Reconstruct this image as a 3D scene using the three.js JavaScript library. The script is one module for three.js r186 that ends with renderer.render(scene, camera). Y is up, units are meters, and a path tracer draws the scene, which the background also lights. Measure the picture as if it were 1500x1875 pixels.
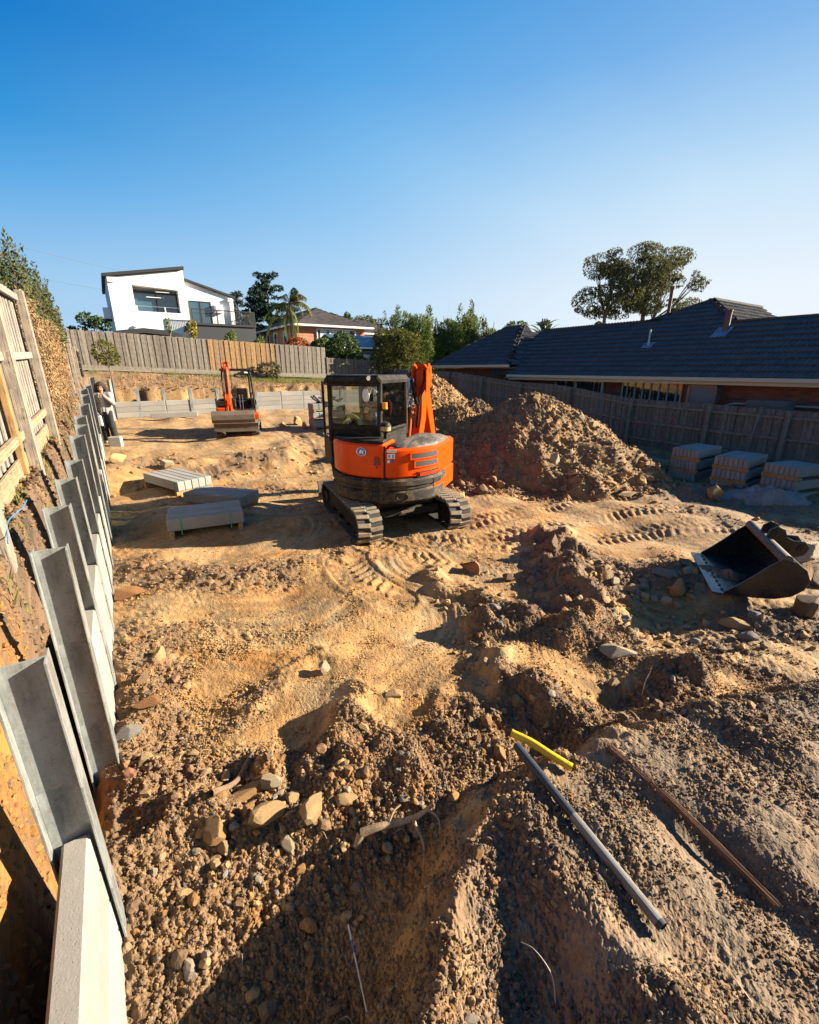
import * as THREE from 'three';
import { mergeGeometries, mergeVertices, toCreasedNormals } from 'three/addons/utils/BufferGeometryUtils.js';
import { MarchingCubes } from 'three/addons/objects/MarchingCubes.js';
import { createNoise2D, createNoise3D } from 'simplex-noise';

// ------------------------------------------------------------------ camera, sky, sun, exposure
const scene = new THREE.Scene();
const camera = new THREE.PerspectiveCamera(99.05, 819 / 1024, 0.05, 2000);
camera.position.set(0, 2.6, 0);
camera.rotation.set(-18.166 * Math.PI / 180, 0, 0);
const renderer = new THREE.WebGLRenderer({ antialias: true });
renderer.toneMapping = THREE.LinearToneMapping;
renderer.shadowMap.enabled = true;
const EXPOSURE = 4.25;
renderer.toneMappingExposure = EXPOSURE;

const SUN_AZ = 80, SUN_EL = 21.5;              // degrees; azimuth measured from straight ahead towards the right
const sunDir = new THREE.Vector3(
  Math.sin(SUN_AZ * Math.PI / 180) * Math.cos(SUN_EL * Math.PI / 180), Math.sin(SUN_EL * Math.PI / 180),
  -Math.cos(SUN_AZ * Math.PI / 180) * Math.cos(SUN_EL * Math.PI / 180));
const sun = new THREE.DirectionalLight(new THREE.Color().setRGB(1, 0.87, 0.68), 5);
sun.position.copy(sunDir).multiplyScalar(90);
sun.castShadow = true;
sun.shadow.mapSize.set(4096, 4096);
Object.assign(sun.shadow.camera, { left: -45, right: 45, top: 45, bottom: -45, near: 1, far: 220 });
sun.name = 'sun';
scene.add(sun, sun.target);

{ // clear afternoon sky: deep blue overhead and away from the sun, pale towards the sun and the horizon
  const W = 1024, H = 512, data = new Float32Array(W * H * 4), veil = createNoise3D(() => 0.37);
  const lin = (r, g, b) => [r, g, b].map((c) => Math.pow(c / 255, 2.2));
  // columns: side away from the sun, across, side of the sun; rows: elevation
  const rows = [
    [0, [lin(185, 215, 243), lin(205, 230, 250), lin(245, 250, 254)]],
    [8, [lin(158, 203, 240), lin(186, 220, 248), lin(233, 244, 254)]],
    [16, [lin(90, 168, 230), lin(147, 199, 242), lin(200, 228, 250)]],
    [20, [lin(50, 146, 217), lin(128, 189, 238), lin(172, 211, 245)]],
    [26.5, [lin(6, 118, 200), lin(86, 164, 229), lin(126, 180, 235)]],
    [32, [lin(4, 100, 182), lin(58, 149, 221), lin(100, 163, 225)]],
    [60, [lin(4, 72, 152), lin(20, 95, 175), lin(50, 115, 185)]],
    [90, [lin(8, 75, 152), lin(10, 76, 153), lin(14, 78, 154)]],
  ];
  for (let j = 0; j < H; j++) {
    const up = ((j + 0.5) / H - 0.5) * Math.PI, e = Math.max(0, up * 180 / Math.PI);
    let k = 0; while (k < rows.length - 2 && e > rows[k + 1][0]) k++;
    const t0 = THREE.MathUtils.clamp((e - rows[k][0]) / (rows[k + 1][0] - rows[k][0]), 0, 1), t = t0;
    for (let i = 0; i < W; i++) {
      const a = ((i + 0.5) / W - 0.5) * 2 * Math.PI, x = Math.cos(a), z = Math.sin(a);
      const s = (x * sunDir.x + z * sunDir.z) / Math.hypot(sunDir.x, sunDir.z);   // -1 away .. 1 towards the sun
      const q = THREE.MathUtils.clamp((s + 0.5) / 1.13, 0, 1) * 2, c = Math.min(1, Math.floor(q)), f = q - c;
      const wisp = e > 4 && e < 70 ? 0.16 * Math.max(0, veil(x * 2.2 + e * 0.02, z * 2.2 + e * 0.055, 1.5) * 0.7 + veil(x * 5, z * 5 + e * 0.14, 4) * 0.3) * Math.min(1, (e - 4) / 10) : 0;   // thin high cirrus
      for (let m = 0; m < 3; m++) {
        const lo = rows[k][1][c][m] * (1 - f) + rows[k][1][c + 1][m] * f, hi = rows[k + 1][1][c][m] * (1 - f) + rows[k + 1][1][c + 1][m] * f;
        let v = (lo * (1 - t) + hi * t) * (1 + wisp * [0.5, 0.28, 0.1][m]);
        if (up < 0) v *= 0.6;
        data[(j * W + i) * 4 + m] = v / EXPOSURE;
      }
      data[(j * W + i) * 4 + 3] = 1;
    }
  }
  const tex = new THREE.DataTexture(data, W, H, THREE.RGBAFormat, THREE.FloatType);
  tex.mapping = THREE.EquirectangularReflectionMapping;
  tex.magFilter = THREE.LinearFilter; tex.minFilter = THREE.LinearFilter;
  tex.needsUpdate = true;
  scene.background = tex;
  scene.environment = tex;
}

// ------------------------------------------------------------------ helpers
const V3 = THREE.Vector3, PI = Math.PI;
function RNG(a) { return () => { a |= 0; a = a + 0x6D2B79F5 | 0; let t = Math.imul(a ^ a >>> 15, 1 | a); t = t + Math.imul(t ^ t >>> 7, 61 | t) ^ t; return ((t ^ t >>> 14) >>> 0) / 4294967296; }; }
const N2 = createNoise2D(RNG(11)), N2b = createNoise2D(RNG(23)), N3 = createNoise3D(RNG(37));
const clamp = THREE.MathUtils.clamp, lerp = THREE.MathUtils.lerp;
const ss = (a, b, x) => { const t = clamp((x - a) / (b - a), 0, 1); return t * t * (3 - 2 * t); };
const fbm = (x, y, o = 4, g = 0.5, n = N2) => { let s = 0, a = 1, w = 0; for (let i = 0; i < o; i++) { s += a * n(x, y); w += a; a *= g; x = x * 2.03 + 11.7; y = y * 2.03 - 5.3; } return s / w; };
// the building plot: u runs along the plot away from the camera, v across it to the right
const UX = -0.5508, UZ = -0.8346, PHI = Math.asin(0.5508);
const P = (u, v, y = 0) => new V3(UX * u - UZ * v, y, UZ * u + UX * v);
const uOf = (x, z) => UX * x + UZ * z, vOf = (x, z) => -UZ * x + UX * z;

const used = new Map();
function numbered(n) { const k = used.get(n) ?? 0; used.set(n, k + 1); return k ? n + '_' + String(k).padStart(3, '0') : n; }
function shade(o) { o.castShadow = true; o.receiveShadow = true; return o; }
function mesh(name, geo, mat, parent) { const m = shade(new THREE.Mesh(geo, mat)); m.name = parent === scene || !parent ? numbered(name) : name; (parent ?? scene).add(m); return m; }
function thing(name, label, category, pos = [0, 0, 0], turn = 0, group) {
  const o = new THREE.Group(); o.name = numbered(name); o.position.set(...pos); o.rotation.y = turn; o.userData = { label, category };
  if (group) o.userData.group = group; scene.add(o); return o;
}
function tag(o, label, category, group) { o.userData.label = label; o.userData.category = category; if (group) o.userData.group = group; return o; }
const kind = (o, k) => { o.userData.kind = k; return o; };

const E_ = new THREE.Euler(), Q_ = new THREE.Quaternion(), M_ = new THREE.Matrix4();
function at(g, x = 0, y = 0, z = 0, rx = 0, ry = 0, rz = 0, order = 'XYZ') { g.applyMatrix4(M_.compose(new V3(x, y, z), Q_.setFromEuler(E_.set(rx, ry, rz, order)), new V3(1, 1, 1))); return g; }
// uv in metres from the dominant direction of each face
function boxUV(g, ox = 0, oy = 0) {
  if (g.index) g = g.toNonIndexed();
  const p = g.attributes.position.array, uv = new Float32Array(p.length / 3 * 2);
  for (let i = 0; i < p.length; i += 9) {
    const ax = p[i + 3] - p[i], ay = p[i + 4] - p[i + 1], az = p[i + 5] - p[i + 2], bx = p[i + 6] - p[i], by = p[i + 7] - p[i + 1], bz = p[i + 8] - p[i + 2];
    const nx = Math.abs(ay * bz - az * by), ny = Math.abs(az * bx - ax * bz), nz = Math.abs(ax * by - ay * bx);
    for (let k = 0; k < 3; k++) {
      const x = p[i + k * 3], y = p[i + k * 3 + 1], z = p[i + k * 3 + 2], o = (i / 3 + k) * 2;
      if (ny >= nx && ny >= nz) { uv[o] = x + ox; uv[o + 1] = z + oy; } else if (nx >= nz) { uv[o] = z + ox; uv[o + 1] = y + oy; } else { uv[o] = x + ox; uv[o + 1] = y + oy; }
    }
  }
  g.setAttribute('uv', new THREE.BufferAttribute(uv, 2));
  return g;
}
// box with chamfered edges, centred on the origin, 44 triangles
function cb(w, h, d, c = 0.004) {
  c = Math.min(c, w * 0.3, h * 0.3, d * 0.3);
  const X = w / 2, Y = h / 2, Z = d / 2, pos = [];
  const v = (s, a) => { const q = [s[0] * (X - (a === 0 ? 0 : c)), s[1] * (Y - (a === 1 ? 0 : c)), s[2] * (Z - (a === 2 ? 0 : c))]; return q; };
  const tri = (a, b, e, n) => { const f = (b[1] - a[1]) * (e[2] - a[2]) - (b[2] - a[2]) * (e[1] - a[1]), g = (b[2] - a[2]) * (e[0] - a[0]) - (b[0] - a[0]) * (e[2] - a[2]), k = (b[0] - a[0]) * (e[1] - a[1]) - (b[1] - a[1]) * (e[0] - a[0]); if (f * n[0] + g * n[1] + k * n[2] < 0) pos.push(...a, ...e, ...b); else pos.push(...a, ...b, ...e); };
  for (let ax = 0; ax < 3; ax++) {
    const b = (ax + 1) % 3, e = (ax + 2) % 3;
    for (const s of [-1, 1]) {
      const S = (p, q) => { const r = []; r[ax] = s; r[b] = p; r[e] = q; return r; }, n = [0, 0, 0]; n[ax] = s;
      const k = [S(-1, -1), S(1, -1), S(1, 1), S(-1, 1)].map((m) => v(m, ax));
      tri(k[0], k[1], k[2], n); tri(k[0], k[2], k[3], n);
      for (const t of [-1, 1]) { // edge between face ax (s) and face b (t)
        const m0 = [], m1 = []; m0[ax] = m1[ax] = s; m0[b] = m1[b] = t; m0[e] = -1; m1[e] = 1; const nn = [0, 0, 0]; nn[ax] = s; nn[b] = t;
        const A = v(m0, ax), B = v(m1, ax), C = v(m1, b), D = v(m0, b); tri(A, B, C, nn); tri(A, C, D, nn);
      }
    }
  }
  for (const x of [-1, 1]) for (const y of [-1, 1]) for (const z of [-1, 1]) { const s = [x, y, z]; tri(v(s, 0), v(s, 1), v(s, 2), s); }
  const g = new THREE.BufferGeometry(); g.setAttribute('position', new THREE.BufferAttribute(new Float32Array(pos), 3)); g.computeVertexNormals();
  return boxUV(g);
}
const box = (w, h, d, x = 0, y = 0, z = 0, rx = 0, ry = 0, rz = 0, c = 0.004) => at(cb(w, h, d, c), x, y, z, rx, ry, rz);
function clean(g) { if (g.index) g = g.toNonIndexed(); for (const k of Object.keys(g.attributes)) if (!['position', 'normal', 'uv'].includes(k)) g.deleteAttribute(k); if (!g.attributes.uv) g = boxUV(g); g.morphAttributes = {}; return g; }
const join = (...gs) => mergeGeometries(gs.flat().map(clean), false);
const cyl = (r0, r1, h, n = 16, x = 0, y = 0, z = 0, rx = 0, ry = 0, rz = 0) => at(toCreasedNormals(new THREE.CylinderGeometry(r1, r0, h, n), 0.7), x, y, z, rx, ry, rz);
// straight bar between two points (round)
function rod(a, b, r, n = 8, r1 = r) { a = new V3(...a); b = new V3(...b); const d = b.clone().sub(a), L = d.length(), g = toCreasedNormals(new THREE.CylinderGeometry(r1, r, L, n), 0.7); g.translate(0, L / 2, 0); g.applyQuaternion(new THREE.Quaternion().setFromUnitVectors(new V3(0, 1, 0), d.normalize())); g.translate(a.x, a.y, a.z); return g; }
function tube(pts, r, n = 8, seg = pts.length * 6) { return new THREE.TubeGeometry(new THREE.CatmullRomCurve3(pts.map((p) => p.isVector3 ? p : new V3(...p))), seg, r, n, false); }
// polygon in the (x,y) plane, extruded along z and centred on z = 0
function prism(pts, depth, bevel = 0.004, holes = []) {
  const s = new THREE.Shape(pts.map((p) => new THREE.Vector2(...p)));
  for (const h of holes) s.holes.push(new THREE.Path(h.map((p) => new THREE.Vector2(...p))));
  const g = new THREE.ExtrudeGeometry(s, { depth: depth - 2 * bevel, bevelEnabled: bevel > 0, bevelThickness: bevel, bevelSize: bevel, bevelOffset: -bevel, bevelSegments: 1, curveSegments: 6 });
  g.translate(0, 0, -depth / 2 + bevel); return boxUV(g);
}
const poly = (...pts) => { // flat fan of a convex polygon in space
  const pos = []; for (let i = 1; i + 1 < pts.length; i++) pos.push(...pts[0].toArray(), ...pts[i].toArray(), ...pts[i + 1].toArray());
  const g = new THREE.BufferGeometry(); g.setAttribute('position', new THREE.BufferAttribute(new Float32Array(pos), 3)); g.computeVertexNormals(); return boxUV(g);
};

// ------------------------------------------------------------------ textures (tileable) and materials
function lattice(seed, n) { const r = RNG(seed), a = new Float32Array(n * n); for (let i = 0; i < n * n; i++) a[i] = r(); return (x, y) => { x = ((x % 1) + 1) % 1 * n; y = ((y % 1) + 1) % 1 * n; const i = Math.floor(x), j = Math.floor(y); let f = x - i, g = y - j; f = f * f * (3 - 2 * f); g = g * g * (3 - 2 * g); const i0 = i % n, i1 = (i + 1) % n, j0 = j % n * n, j1 = (j + 1) % n * n; return (a[j0 + i0] * (1 - f) + a[j0 + i1] * f) * (1 - g) + (a[j1 + i0] * (1 - f) + a[j1 + i1] * f) * g; }; }
function texture(size, f, size_m = 1, srgb = false) {
  const d = new Uint8Array(size * size * 4);
  for (let j = 0; j < size; j++) for (let i = 0; i < size; i++) { const c = f((i + 0.5) / size, (j + 0.5) / size), o = (j * size + i) * 4; if (typeof c === 'number') d[o] = d[o + 1] = d[o + 2] = clamp(c, 0, 1) * 255; else for (let k = 0; k < 3; k++) d[o + k] = clamp(c[k], 0, 1) * 255; d[o + 3] = 255; }
  const t = new THREE.DataTexture(d, size, size); t.wrapS = t.wrapT = THREE.RepeatWrapping; t.magFilter = THREE.LinearFilter; t.minFilter = THREE.LinearMipmapLinearFilter; t.generateMipmaps = true;
  if (srgb) t.colorSpace = THREE.SRGBColorSpace; t.repeat.set(1 / size_m, 1 / size_m); t.needsUpdate = true; return t;
}
const L4 = lattice(1, 4), L8 = lattice(2, 8), L16 = lattice(3, 16), L32 = lattice(4, 32), L64 = lattice(5, 64), L128 = lattice(6, 128), L256 = lattice(7, 256);
const T = {};
T.soil = texture(1024, (x, y) => { const n = 0.30 * L16(x, y) + 0.2 * L32(x, y) + 0.25 * L64(x, y) + 0.25 * L256(x, y); const s = L128(x + 0.3, y) > 0.86 ? -0.18 : 0; const b = 0.62 + 0.55 * (n - 0.5) * 1.6 + s + 0.18; const w = (L8(x, y + 0.4) - 0.5) * 0.12; return [b + w, b, b - w * 0.8]; }, 1.3);
T.soilB = texture(1024, (x, y) => { const n = 0.25 * L16(x, y) + 0.3 * L64(x, y) + 0.25 * L128(x, y) + 0.2 * L256(x, y); const r = 1 - Math.abs(L64(x + 0.5, y + 0.2) * 2 - 1); return n * 0.75 + r * 0.25; }, 0.9);
T.wood = texture(512, (x, y) => { const w = x + 0.03 * L4(x, y * 1) + 0.01 * L8(x, y); const a = L64(w, y * 0.02), b = L128(w + 0.2, y * 0.05), c = L256(w, y * 0.12), l = L8(x * 0.5, y); let v = 0.62 + 0.32 * (a - 0.5) + 0.3 * (b - 0.5) + 0.25 * (c - 0.5) + 0.22 * (l - 0.5); if (b < 0.12) v -= 0.3; const k = Math.hypot((x - 0.31) * 1.0, (y - 0.62) * 0.5), k2 = Math.hypot(x - 0.77, (y - 0.21) * 0.5); if (k < 0.022 || k2 < 0.016) v -= 0.3; return [v + 0.02, v, v - 0.03 - 0.05 * (l - 0.5)]; }, 0.55);
T.woodB = texture(512, (x, y) => { const a = L64(x, y * 0.02), b = L128(x + 0.2, y * 0.05); return 0.5 * a + 0.5 * b - (b < 0.15 ? 0.35 : 0); }, 0.55);
T.conc = texture(512, (x, y) => { const n = 0.4 * L4(x, y) + 0.3 * L16(x, y) + 0.2 * L64(x, y) + 0.1 * L256(x, y); let v = 0.9 + (n - 0.5) * 0.3; if (L256(x + 0.1, y + 0.7) > 0.95) v -= 0.14; return [v, v - 0.006, v - 0.02]; }, 1.1);
T.concB = texture(512, (x, y) => 0.6 + 0.2 * (L32(x, y) - 0.5) + 0.2 * (L256(x, y) - 0.5) - (L256(x + 0.1, y + 0.7) > 0.95 ? 0.4 : 0), 1.1);
T.rough = texture(512, (x, y) => 0.45 + 0.6 * (0.5 * L8(x, y) + 0.3 * L32(x, y) + 0.2 * L128(x, y) - 0.22), 0.8);
T.galv = texture(512, (x, y) => { const s = Math.floor(L64(x + 0.02 * L32(x, y), y) * 6) / 6; let v = 0.74 + 0.14 * (s - 0.5) + 0.4 * (L8(x, y * 0.5) - 0.5) + 0.16 * (L128(x, y * 0.12) - 0.5) + 0.12 * (L32(x, y * 0.3) - 0.5); const m = ss(0.74, 0.9, 0.6 * L32(x + 0.37, y) + 0.4 * L128(x, y + 0.2)); return [lerp(v, 0.72, m), lerp(v + 0.008, 0.56, m), lerp(v + 0.006, 0.36, m)]; }, 0.6);
T.dust = texture(512, (x, y) => { const n = 0.45 * L8(x, y) + 0.3 * L32(x, y) + 0.25 * L128(x, y), k = ss(0.42, 0.72, n); return [lerp(0.92, 0.80, k), lerp(0.92, 0.70, k), lerp(0.92, 0.55, k)]; }, 0.9);
T.grime = texture(512, (x, y) => { const n = 0.4 * L8(x, y) + 0.3 * L32(x, y) + 0.3 * L128(x, y), st = L64(x, y * 0.06) * 0.5 + L128(x + 0.3, y * 0.1) * 0.5, k = ss(0.45, 0.68, n) * 0.75 + ss(0.55, 0.8, st) * 0.4; return [lerp(0.16, 1.0, k), lerp(0.17, 0.82, k), lerp(0.185, 0.6, k)]; }, 1.1);
T.paint = texture(512, (x, y) => { const n = 0.4 * L8(x, y) + 0.3 * L32(x, y) + 0.3 * L256(x, y), st = L64(x, y * 0.05) * 0.6 + L128(x + 0.3, y * 0.1) * 0.4, k = ss(0.5, 0.75, n) * 0.6 + ss(0.6, 0.85, st) * 0.35, sc = L256(x * 0.2 + y * 0.7, y * 0.03 - x * 0.5) > 0.965 ? 0.35 : 0; return [lerp(1.0, 0.72, k) - sc * 0.3, lerp(0.95, 1.0, k) - sc * 0.2, lerp(0.9, 1.0, k)]; }, 1.3);
T.leaf = texture(128, (x, y) => { const v = 0.75 + 0.5 * (L16(x, y) - 0.5); return [v, v, v * 0.9]; }, 0.5);
T.stone = texture(512, (x, y) => { const n = 0.35 * L8(x, y) + 0.3 * L32(x, y) + 0.2 * L64(x, y) + 0.15 * L256(x, y); const v = 0.8 + (n - 0.5) * 0.7; const k = L16(x + 0.4, y) - 0.5; return [v, v * (1 - 0.16 * Math.max(0, k)), v * (1 - 0.5 * Math.max(0, k))]; }, 0.35);

const rgb = (r, g, b) => new THREE.Color().setRGB(r, g, b);
function mat(color, roughness = 0.8, o = {}) { const C = o.phys ? THREE.MeshPhysicalMaterial : THREE.MeshStandardMaterial; const { phys, ...rest } = o; return new C({ color: Array.isArray(color) ? rgb(...color) : color, roughness, ...rest }); }
const M = {
  galv: mat([0.32, 0.34, 0.335], 0.45, { metalness: 0.25, map: T.galv, roughnessMap: T.rough }),
  conc: mat([0.235, 0.223, 0.202], 0.9, { map: T.conc, bumpMap: T.concB, bumpScale: 0.003 }),
  concB: mat([0.215, 0.203, 0.186], 0.9, { map: T.conc, bumpMap: T.concB, bumpScale: 0.004 }),
  concC: mat([0.265, 0.252, 0.23], 0.9, { map: T.conc, bumpMap: T.concB, bumpScale: 0.002 }),
  black: mat([0.016, 0.017, 0.018], 0.5, { map: T.dust, roughnessMap: T.rough }),
  rubber: mat([0.03, 0.029, 0.028], 0.85, { map: T.dust }),
  glass: mat([0.9, 0.96, 0.94], 0.03, { phys: true, transmission: 1, thickness: 0, ior: 1.5 }),
  chrome: mat([0.6, 0.6, 0.6], 0.2, { metalness: 1 }),
  white: mat([0.72, 0.72, 0.7], 0.6),
  pine: mat([0.42, 0.25, 0.1], 0.8, { map: T.wood, bumpMap: T.woodB, bumpScale: 0.001 }),
  strapGreen: mat([0.03, 0.22, 0.1], 0.45),
};
const woods = (list) => list.map((c) => mat(c, 0.85, { map: T.wood, bumpMap: T.woodB, bumpScale: 0.0016 }));
const pick = (r, a) => a[Math.floor(r() * a.length) % a.length];

// ------------------------------------------------------------------ the ground
function distPoly(x, z, pts) { let best = 1e9, side = 0, along = 0, run = 0; for (let i = 0; i + 1 < pts.length; i++) { const ax = pts[i][0], az = pts[i][1], bx = pts[i + 1][0] - ax, bz = pts[i + 1][1] - az, L = bx * bx + bz * bz; const t = clamp(((x - ax) * bx + (z - az) * bz) / L, 0, 1), dx = x - ax - bx * t, dz = z - az - bz * t, d = Math.hypot(dx, dz); if (d < best) { best = d; side = bx * (z - az) - bz * (x - ax); along = run + t * Math.sqrt(L); } run += Math.sqrt(L); } return [best, side, along]; }
// banks and windrows left by the machines: [points, half width, height, stoniness]
const WINDROWS = [
  [[[2.3, -6.58], [2.13, -5.13], [2.03, -4.1]], 0.34, 0.30, 1], [[[0.36, -5.13], [0.92, -4.32], [1.47, -3.9], [1.8, -3.66]], 0.25, 0.15, 1],
  [[[0.75, -4.0], [0.81, -3.54], [0.87, -3.12]], 0.2, 0.16, 0.9], [[[1.0, -2.95], [1.43, -2.59], [1.76, -2.59], [2.15, -2.83], [2.45, -3.22]], 0.2, 0.2, 0.8],
  [[[-0.88, -2.22], [-0.62, -2.41], [-0.52, -2.72], [-0.4, -2.95]], 0.16, 0.15, 0.8], [[[-2.6, -3.4], [-2.15, -2.78], [-1.95, -2.3], [-1.6, -1.6]], 0.3, 0.14, 1],
  [[[-1.25, -1.9], [-0.92, -2.01], [-0.5, -2.06], [-0.1, -2.24]], 0.26, 0.14, 1], [[[-3.6, -5.6], [-2.35, -5.13], [-1.72, -5.46], [-1.2, -5.75]], 0.3, 0.10, 0.8],
  [[[-1.33, -2.89], [-0.97, -3.45], [-0.69, -3.62]], 0.13, 0.07, 0.6], [[[0.40, -2.8], [0.5, -2.45]], 0.2, 0.16, 1],
  [[[2.5, -5.3], [3.3, -5.3], [4.0, -5.0]], 0.3, 0.16, 1], [[[2.9, -3.9], [3.6, -4.1], [4.5, -4.0]], 0.3, 0.08, 1], [[[-7.2, -10.5], [-6.3, -10.9], [-4.8, -10.9], [-3.9, -12], [-2.5, -13]], 0.5, 0.12, 0.9],
  [[[0.9, -9.3], [2.4, -9.6], [4.2, -9.5], [5.9, -9.3], [7.5, -8.4]], 0.5, 0.1, 1],
];
const CREST = [[-0.1, -0.3], [0.0, -0.85], [0.12, -1.2], [0.24, -1.5], [0.42, -1.76], [0.9, -2.05], [1.79, -2.4], [3.0, -2.75], [5.5, -3.2]];
const SPUR = [[0.62, -1.6], [0.66, -1.35], [0.78, -1.12], [1.0, -0.9]];
const TRACKS = [[[-0.62, -6.45], [-0.3, -6.05], [0.15, -5.8], [0.7, -5.75], [1.3, -5.95]], [[1.0, -7.2], [1.5, -7.45], [2.2, -7.9], [3.2, -8.5], [4.6, -9.0]], [[1.1, -6.45], [1.8, -6.8], [2.8, -7.35], [4.0, -7.8], [5.4, -8.0]], [[0.4, -6.6], [0.9, -6.35], [1.6, -6.3]], [[-0.9, -6.2], [-0.9, -5.6], [-0.6, -5.0], [-0.2, -4.6]], [[3.0, -6.6], [4.2, -7.0], [5.6, -7.0]], [[-5.2, -17], [-3.5, -14], [-2.6, -11.5]], [[-3.2, -17.5], [-1.9, -14.5], [-1.2, -12]]];
const bankTop = (u) => 1.4 + 0.028 * clamp(u - 2, 0, 30) + 0.35 * ss(13, 20, u);
function plan(x, z) { const u = uOf(x, z), v = vOf(x, z); return { u, v, inPit: v > -0.55 && v < 15.1 && u < 20.9 }; }
// 0 = scraped smooth clay, 1 = broken stony soil
function stony(x, z) {
  const { u, v } = plan(x, z); let s = 0.36 + 0.55 * fbm(x * 0.55 + 3, z * 0.55, 3) + 0.25 * N2b(x * 2.1, z * 2.1);
  for (const w of WINDROWS) { const d = distPoly(x, z, w[0])[0]; s += w[3] * 0.9 * Math.exp(-((d / (w[1] * 1.3)) ** 2)); }
  const r = Math.hypot(x, z);
  s += 0.5 * ss(3.2, 1.6, r) * ss(0.6, -0.4, x);
  s += 0.75 * ss(0.9, -0.1, v + 0.47) * ss(9, 3, u);
  const pads = [[0.1, -4.0, 0.9, 0.7], [-0.2, -3.3, 0.8, 0.4], [2.9, -4.0, 0.85, 0.45], [-2.4, -6.0, 1.3, 0.6], [-0.2, -5.6, 0.9, 0.4], [0.1, -5.0, 0.8, 0.5], [1.3, -3.35, 0.4, 0.2], [-0.75, -2.55, 0.4, 0.25], [-1.7, -4.4, 0.7, 0.3], [-6, -16, 6, 4], [2.2, -8.0, 2, 1], [0.2, -3.0, 0.6, 0.35], [3.6, -6.8, 1.4, 0.7]];
  for (const [a, b, c, d] of pads) s -= 0.85 * Math.exp(-(((x - a) / c) ** 2) - ((z - b) / d) ** 2);
  s -= 0.22 * ss(9, 14, u);
  return clamp(s, 0, 1);
}
function base(u, v) { const w = ss(11.2, 12.5, u + 0.5 * N2(v * 0.5, 3) - 0.2 * v * ss(3, 8, v)); return 0.33 * w + 0.055 * clamp(u - 12, 0, 9) + 0.05 * ss(3, 8, u) * 0; }
function H(x, z, fine = true) {
  const u = uOf(x, z), v = vOf(x, z), r = Math.hypot(x, z);
  let y = base(u, v);
  const onPlot = v > -0.6 && v < 15.3 && u < 21.2 && u > -12;
  if (onPlot) {
    y += 0.09 * fbm(x * 0.35, z * 0.35, 2) + 0.03 * N2b(x * 0.9, z * 0.9);
    for (const w of WINDROWS) { const d = distPoly(x, z, w[0])[0] + 0.08 * N2(x * 3, z * 3); if (d < w[1] * 3) y += w[2] * (0.7 + 0.5 * N2b(x * 1.7, z * 1.7)) * Math.exp(-((d / w[1]) ** 2)); }
    // mound in the foreground on the right, with a hollow behind its left lip and a spur under the pipe
    { const [d, side, al] = distPoly(x, z, CREST); const sd = (side > 0 ? 1 : -1) * d + 0.05 * N2(x * 4, z * 4); const fade = ss(9, 3, r);
      const top = 0.42 - 0.1 * ss(0.6, 2.6, sd) + 0.05 * N2b(x * 1.3 + 5, z * 1.3);
      y = lerp(y, top, ss(-0.34, 0.10, sd) * fade);
      y -= 0.13 * Math.exp(-(((x - 0.42) / 0.26) ** 2) - ((z + 1.05) / 0.5) ** 2) * ss(0.0, 0.14, sd);
      const [ds] = distPoly(x, z, SPUR); y += 0.085 * Math.exp(-((ds / 0.13) ** 2)) * ss(0, 0.1, sd);
      y -= 0.045 * Math.exp(-((distPoly(x, z, [[1.25, -1.75], [1.55, -1.35], [1.7, -1.05]])[0] / 0.11) ** 2)) * ss(0, 0.1, sd);
      y -= 0.22 * Math.exp(-(((x + 0.5) / 0.5) ** 2) - ((z + 1.1) / 0.55) ** 2) * ss(0.1, -0.3, sd);
      y -= 0.14 * Math.exp(-(((x - 1.75) / 0.35) ** 2) - ((z + 3.0) / 0.28) ** 2);   // ring of the small hole
      y -= 0.16 * Math.exp(-(((x - 2.85) / 0.8) ** 2) - ((z + 4.15) / 0.5) ** 2);
      y -= 0.1 * Math.exp(-(((x - 0.1) / 0.8) ** 2) - ((z + 4.0) / 0.5) ** 2);
      y -= 0.12 * Math.exp(-(((x + 0.8) / 0.35) ** 2) - ((z + 2.55) / 0.28) ** 2);
    }
    // tread prints
    for (let i = 0; i < TRACKS.length; i++) { const t = TRACKS[i], [d, side, al] = distPoly(x, z, t); if (d < 0.3) { const f = ss(0.24, 0.19, d), k = Math.sin((al / (i < 6 ? 0.155 : 0.12) + d * 2.4 + (side > 0 ? 0.5 : 0)) * 2 * PI); y += f * (0.014 * clamp(k * 1.8, -1, 1) * clamp(0.75 + 0.9 * N2b(x * 0.8 + 3, z * 0.8), 0.1, 1) - 0.008); } else if (d < 0.42) y += 0.014 * ss(0.42, 0.33, d); }
    y += 0.05 * Math.exp(-(((u - 6.5) / 3) ** 2)) * 0;
  }
  // the left bank behind the retaining wall: a cut clay face, then the strip along the fence
  if (v < -0.4) { const e = -0.70 + 0.03 * N2(u * 1.6, 9) + 0.012 * fbm(u * 6, 2, 2); const k = ss(e + 0.12, e - 0.12, v); y = lerp(y - 0.12 * ss(-0.45, -0.55, v), bankTop(u) + 0.10 * fbm(u * 1.5, v * 2, 3) + 0.08 * fbm(x * 7, z * 7, 4) + 0.15 * ss(-0.8, -1.2, v), k); }
  // the bank behind the back wall
  if (u > 20.6) { const e = 21.15 + 0.12 * N2(v * 1.3, 4); const k = ss(e - 0.15, e + 0.15, u); const top = 1.78 + (u - 21.2) * 0.165 * ss(33, 24, u) - 0.05 * clamp(v, 0, 13) * ss(21.4, 25, u) + 0.05 * fbm(x, z, 3); const yy = lerp(y - 0.1 * ss(20.7, 20.8, u), Math.min(top, 2.95), k); y = v > -0.7 ? yy : Math.max(y, yy); }
  // neighbours
  if (v > 15.3) y = lerp(y, -0.25 + 0.06 * clamp(u - 8, -8, 20), ss(15.3, 16.5, v));
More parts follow.
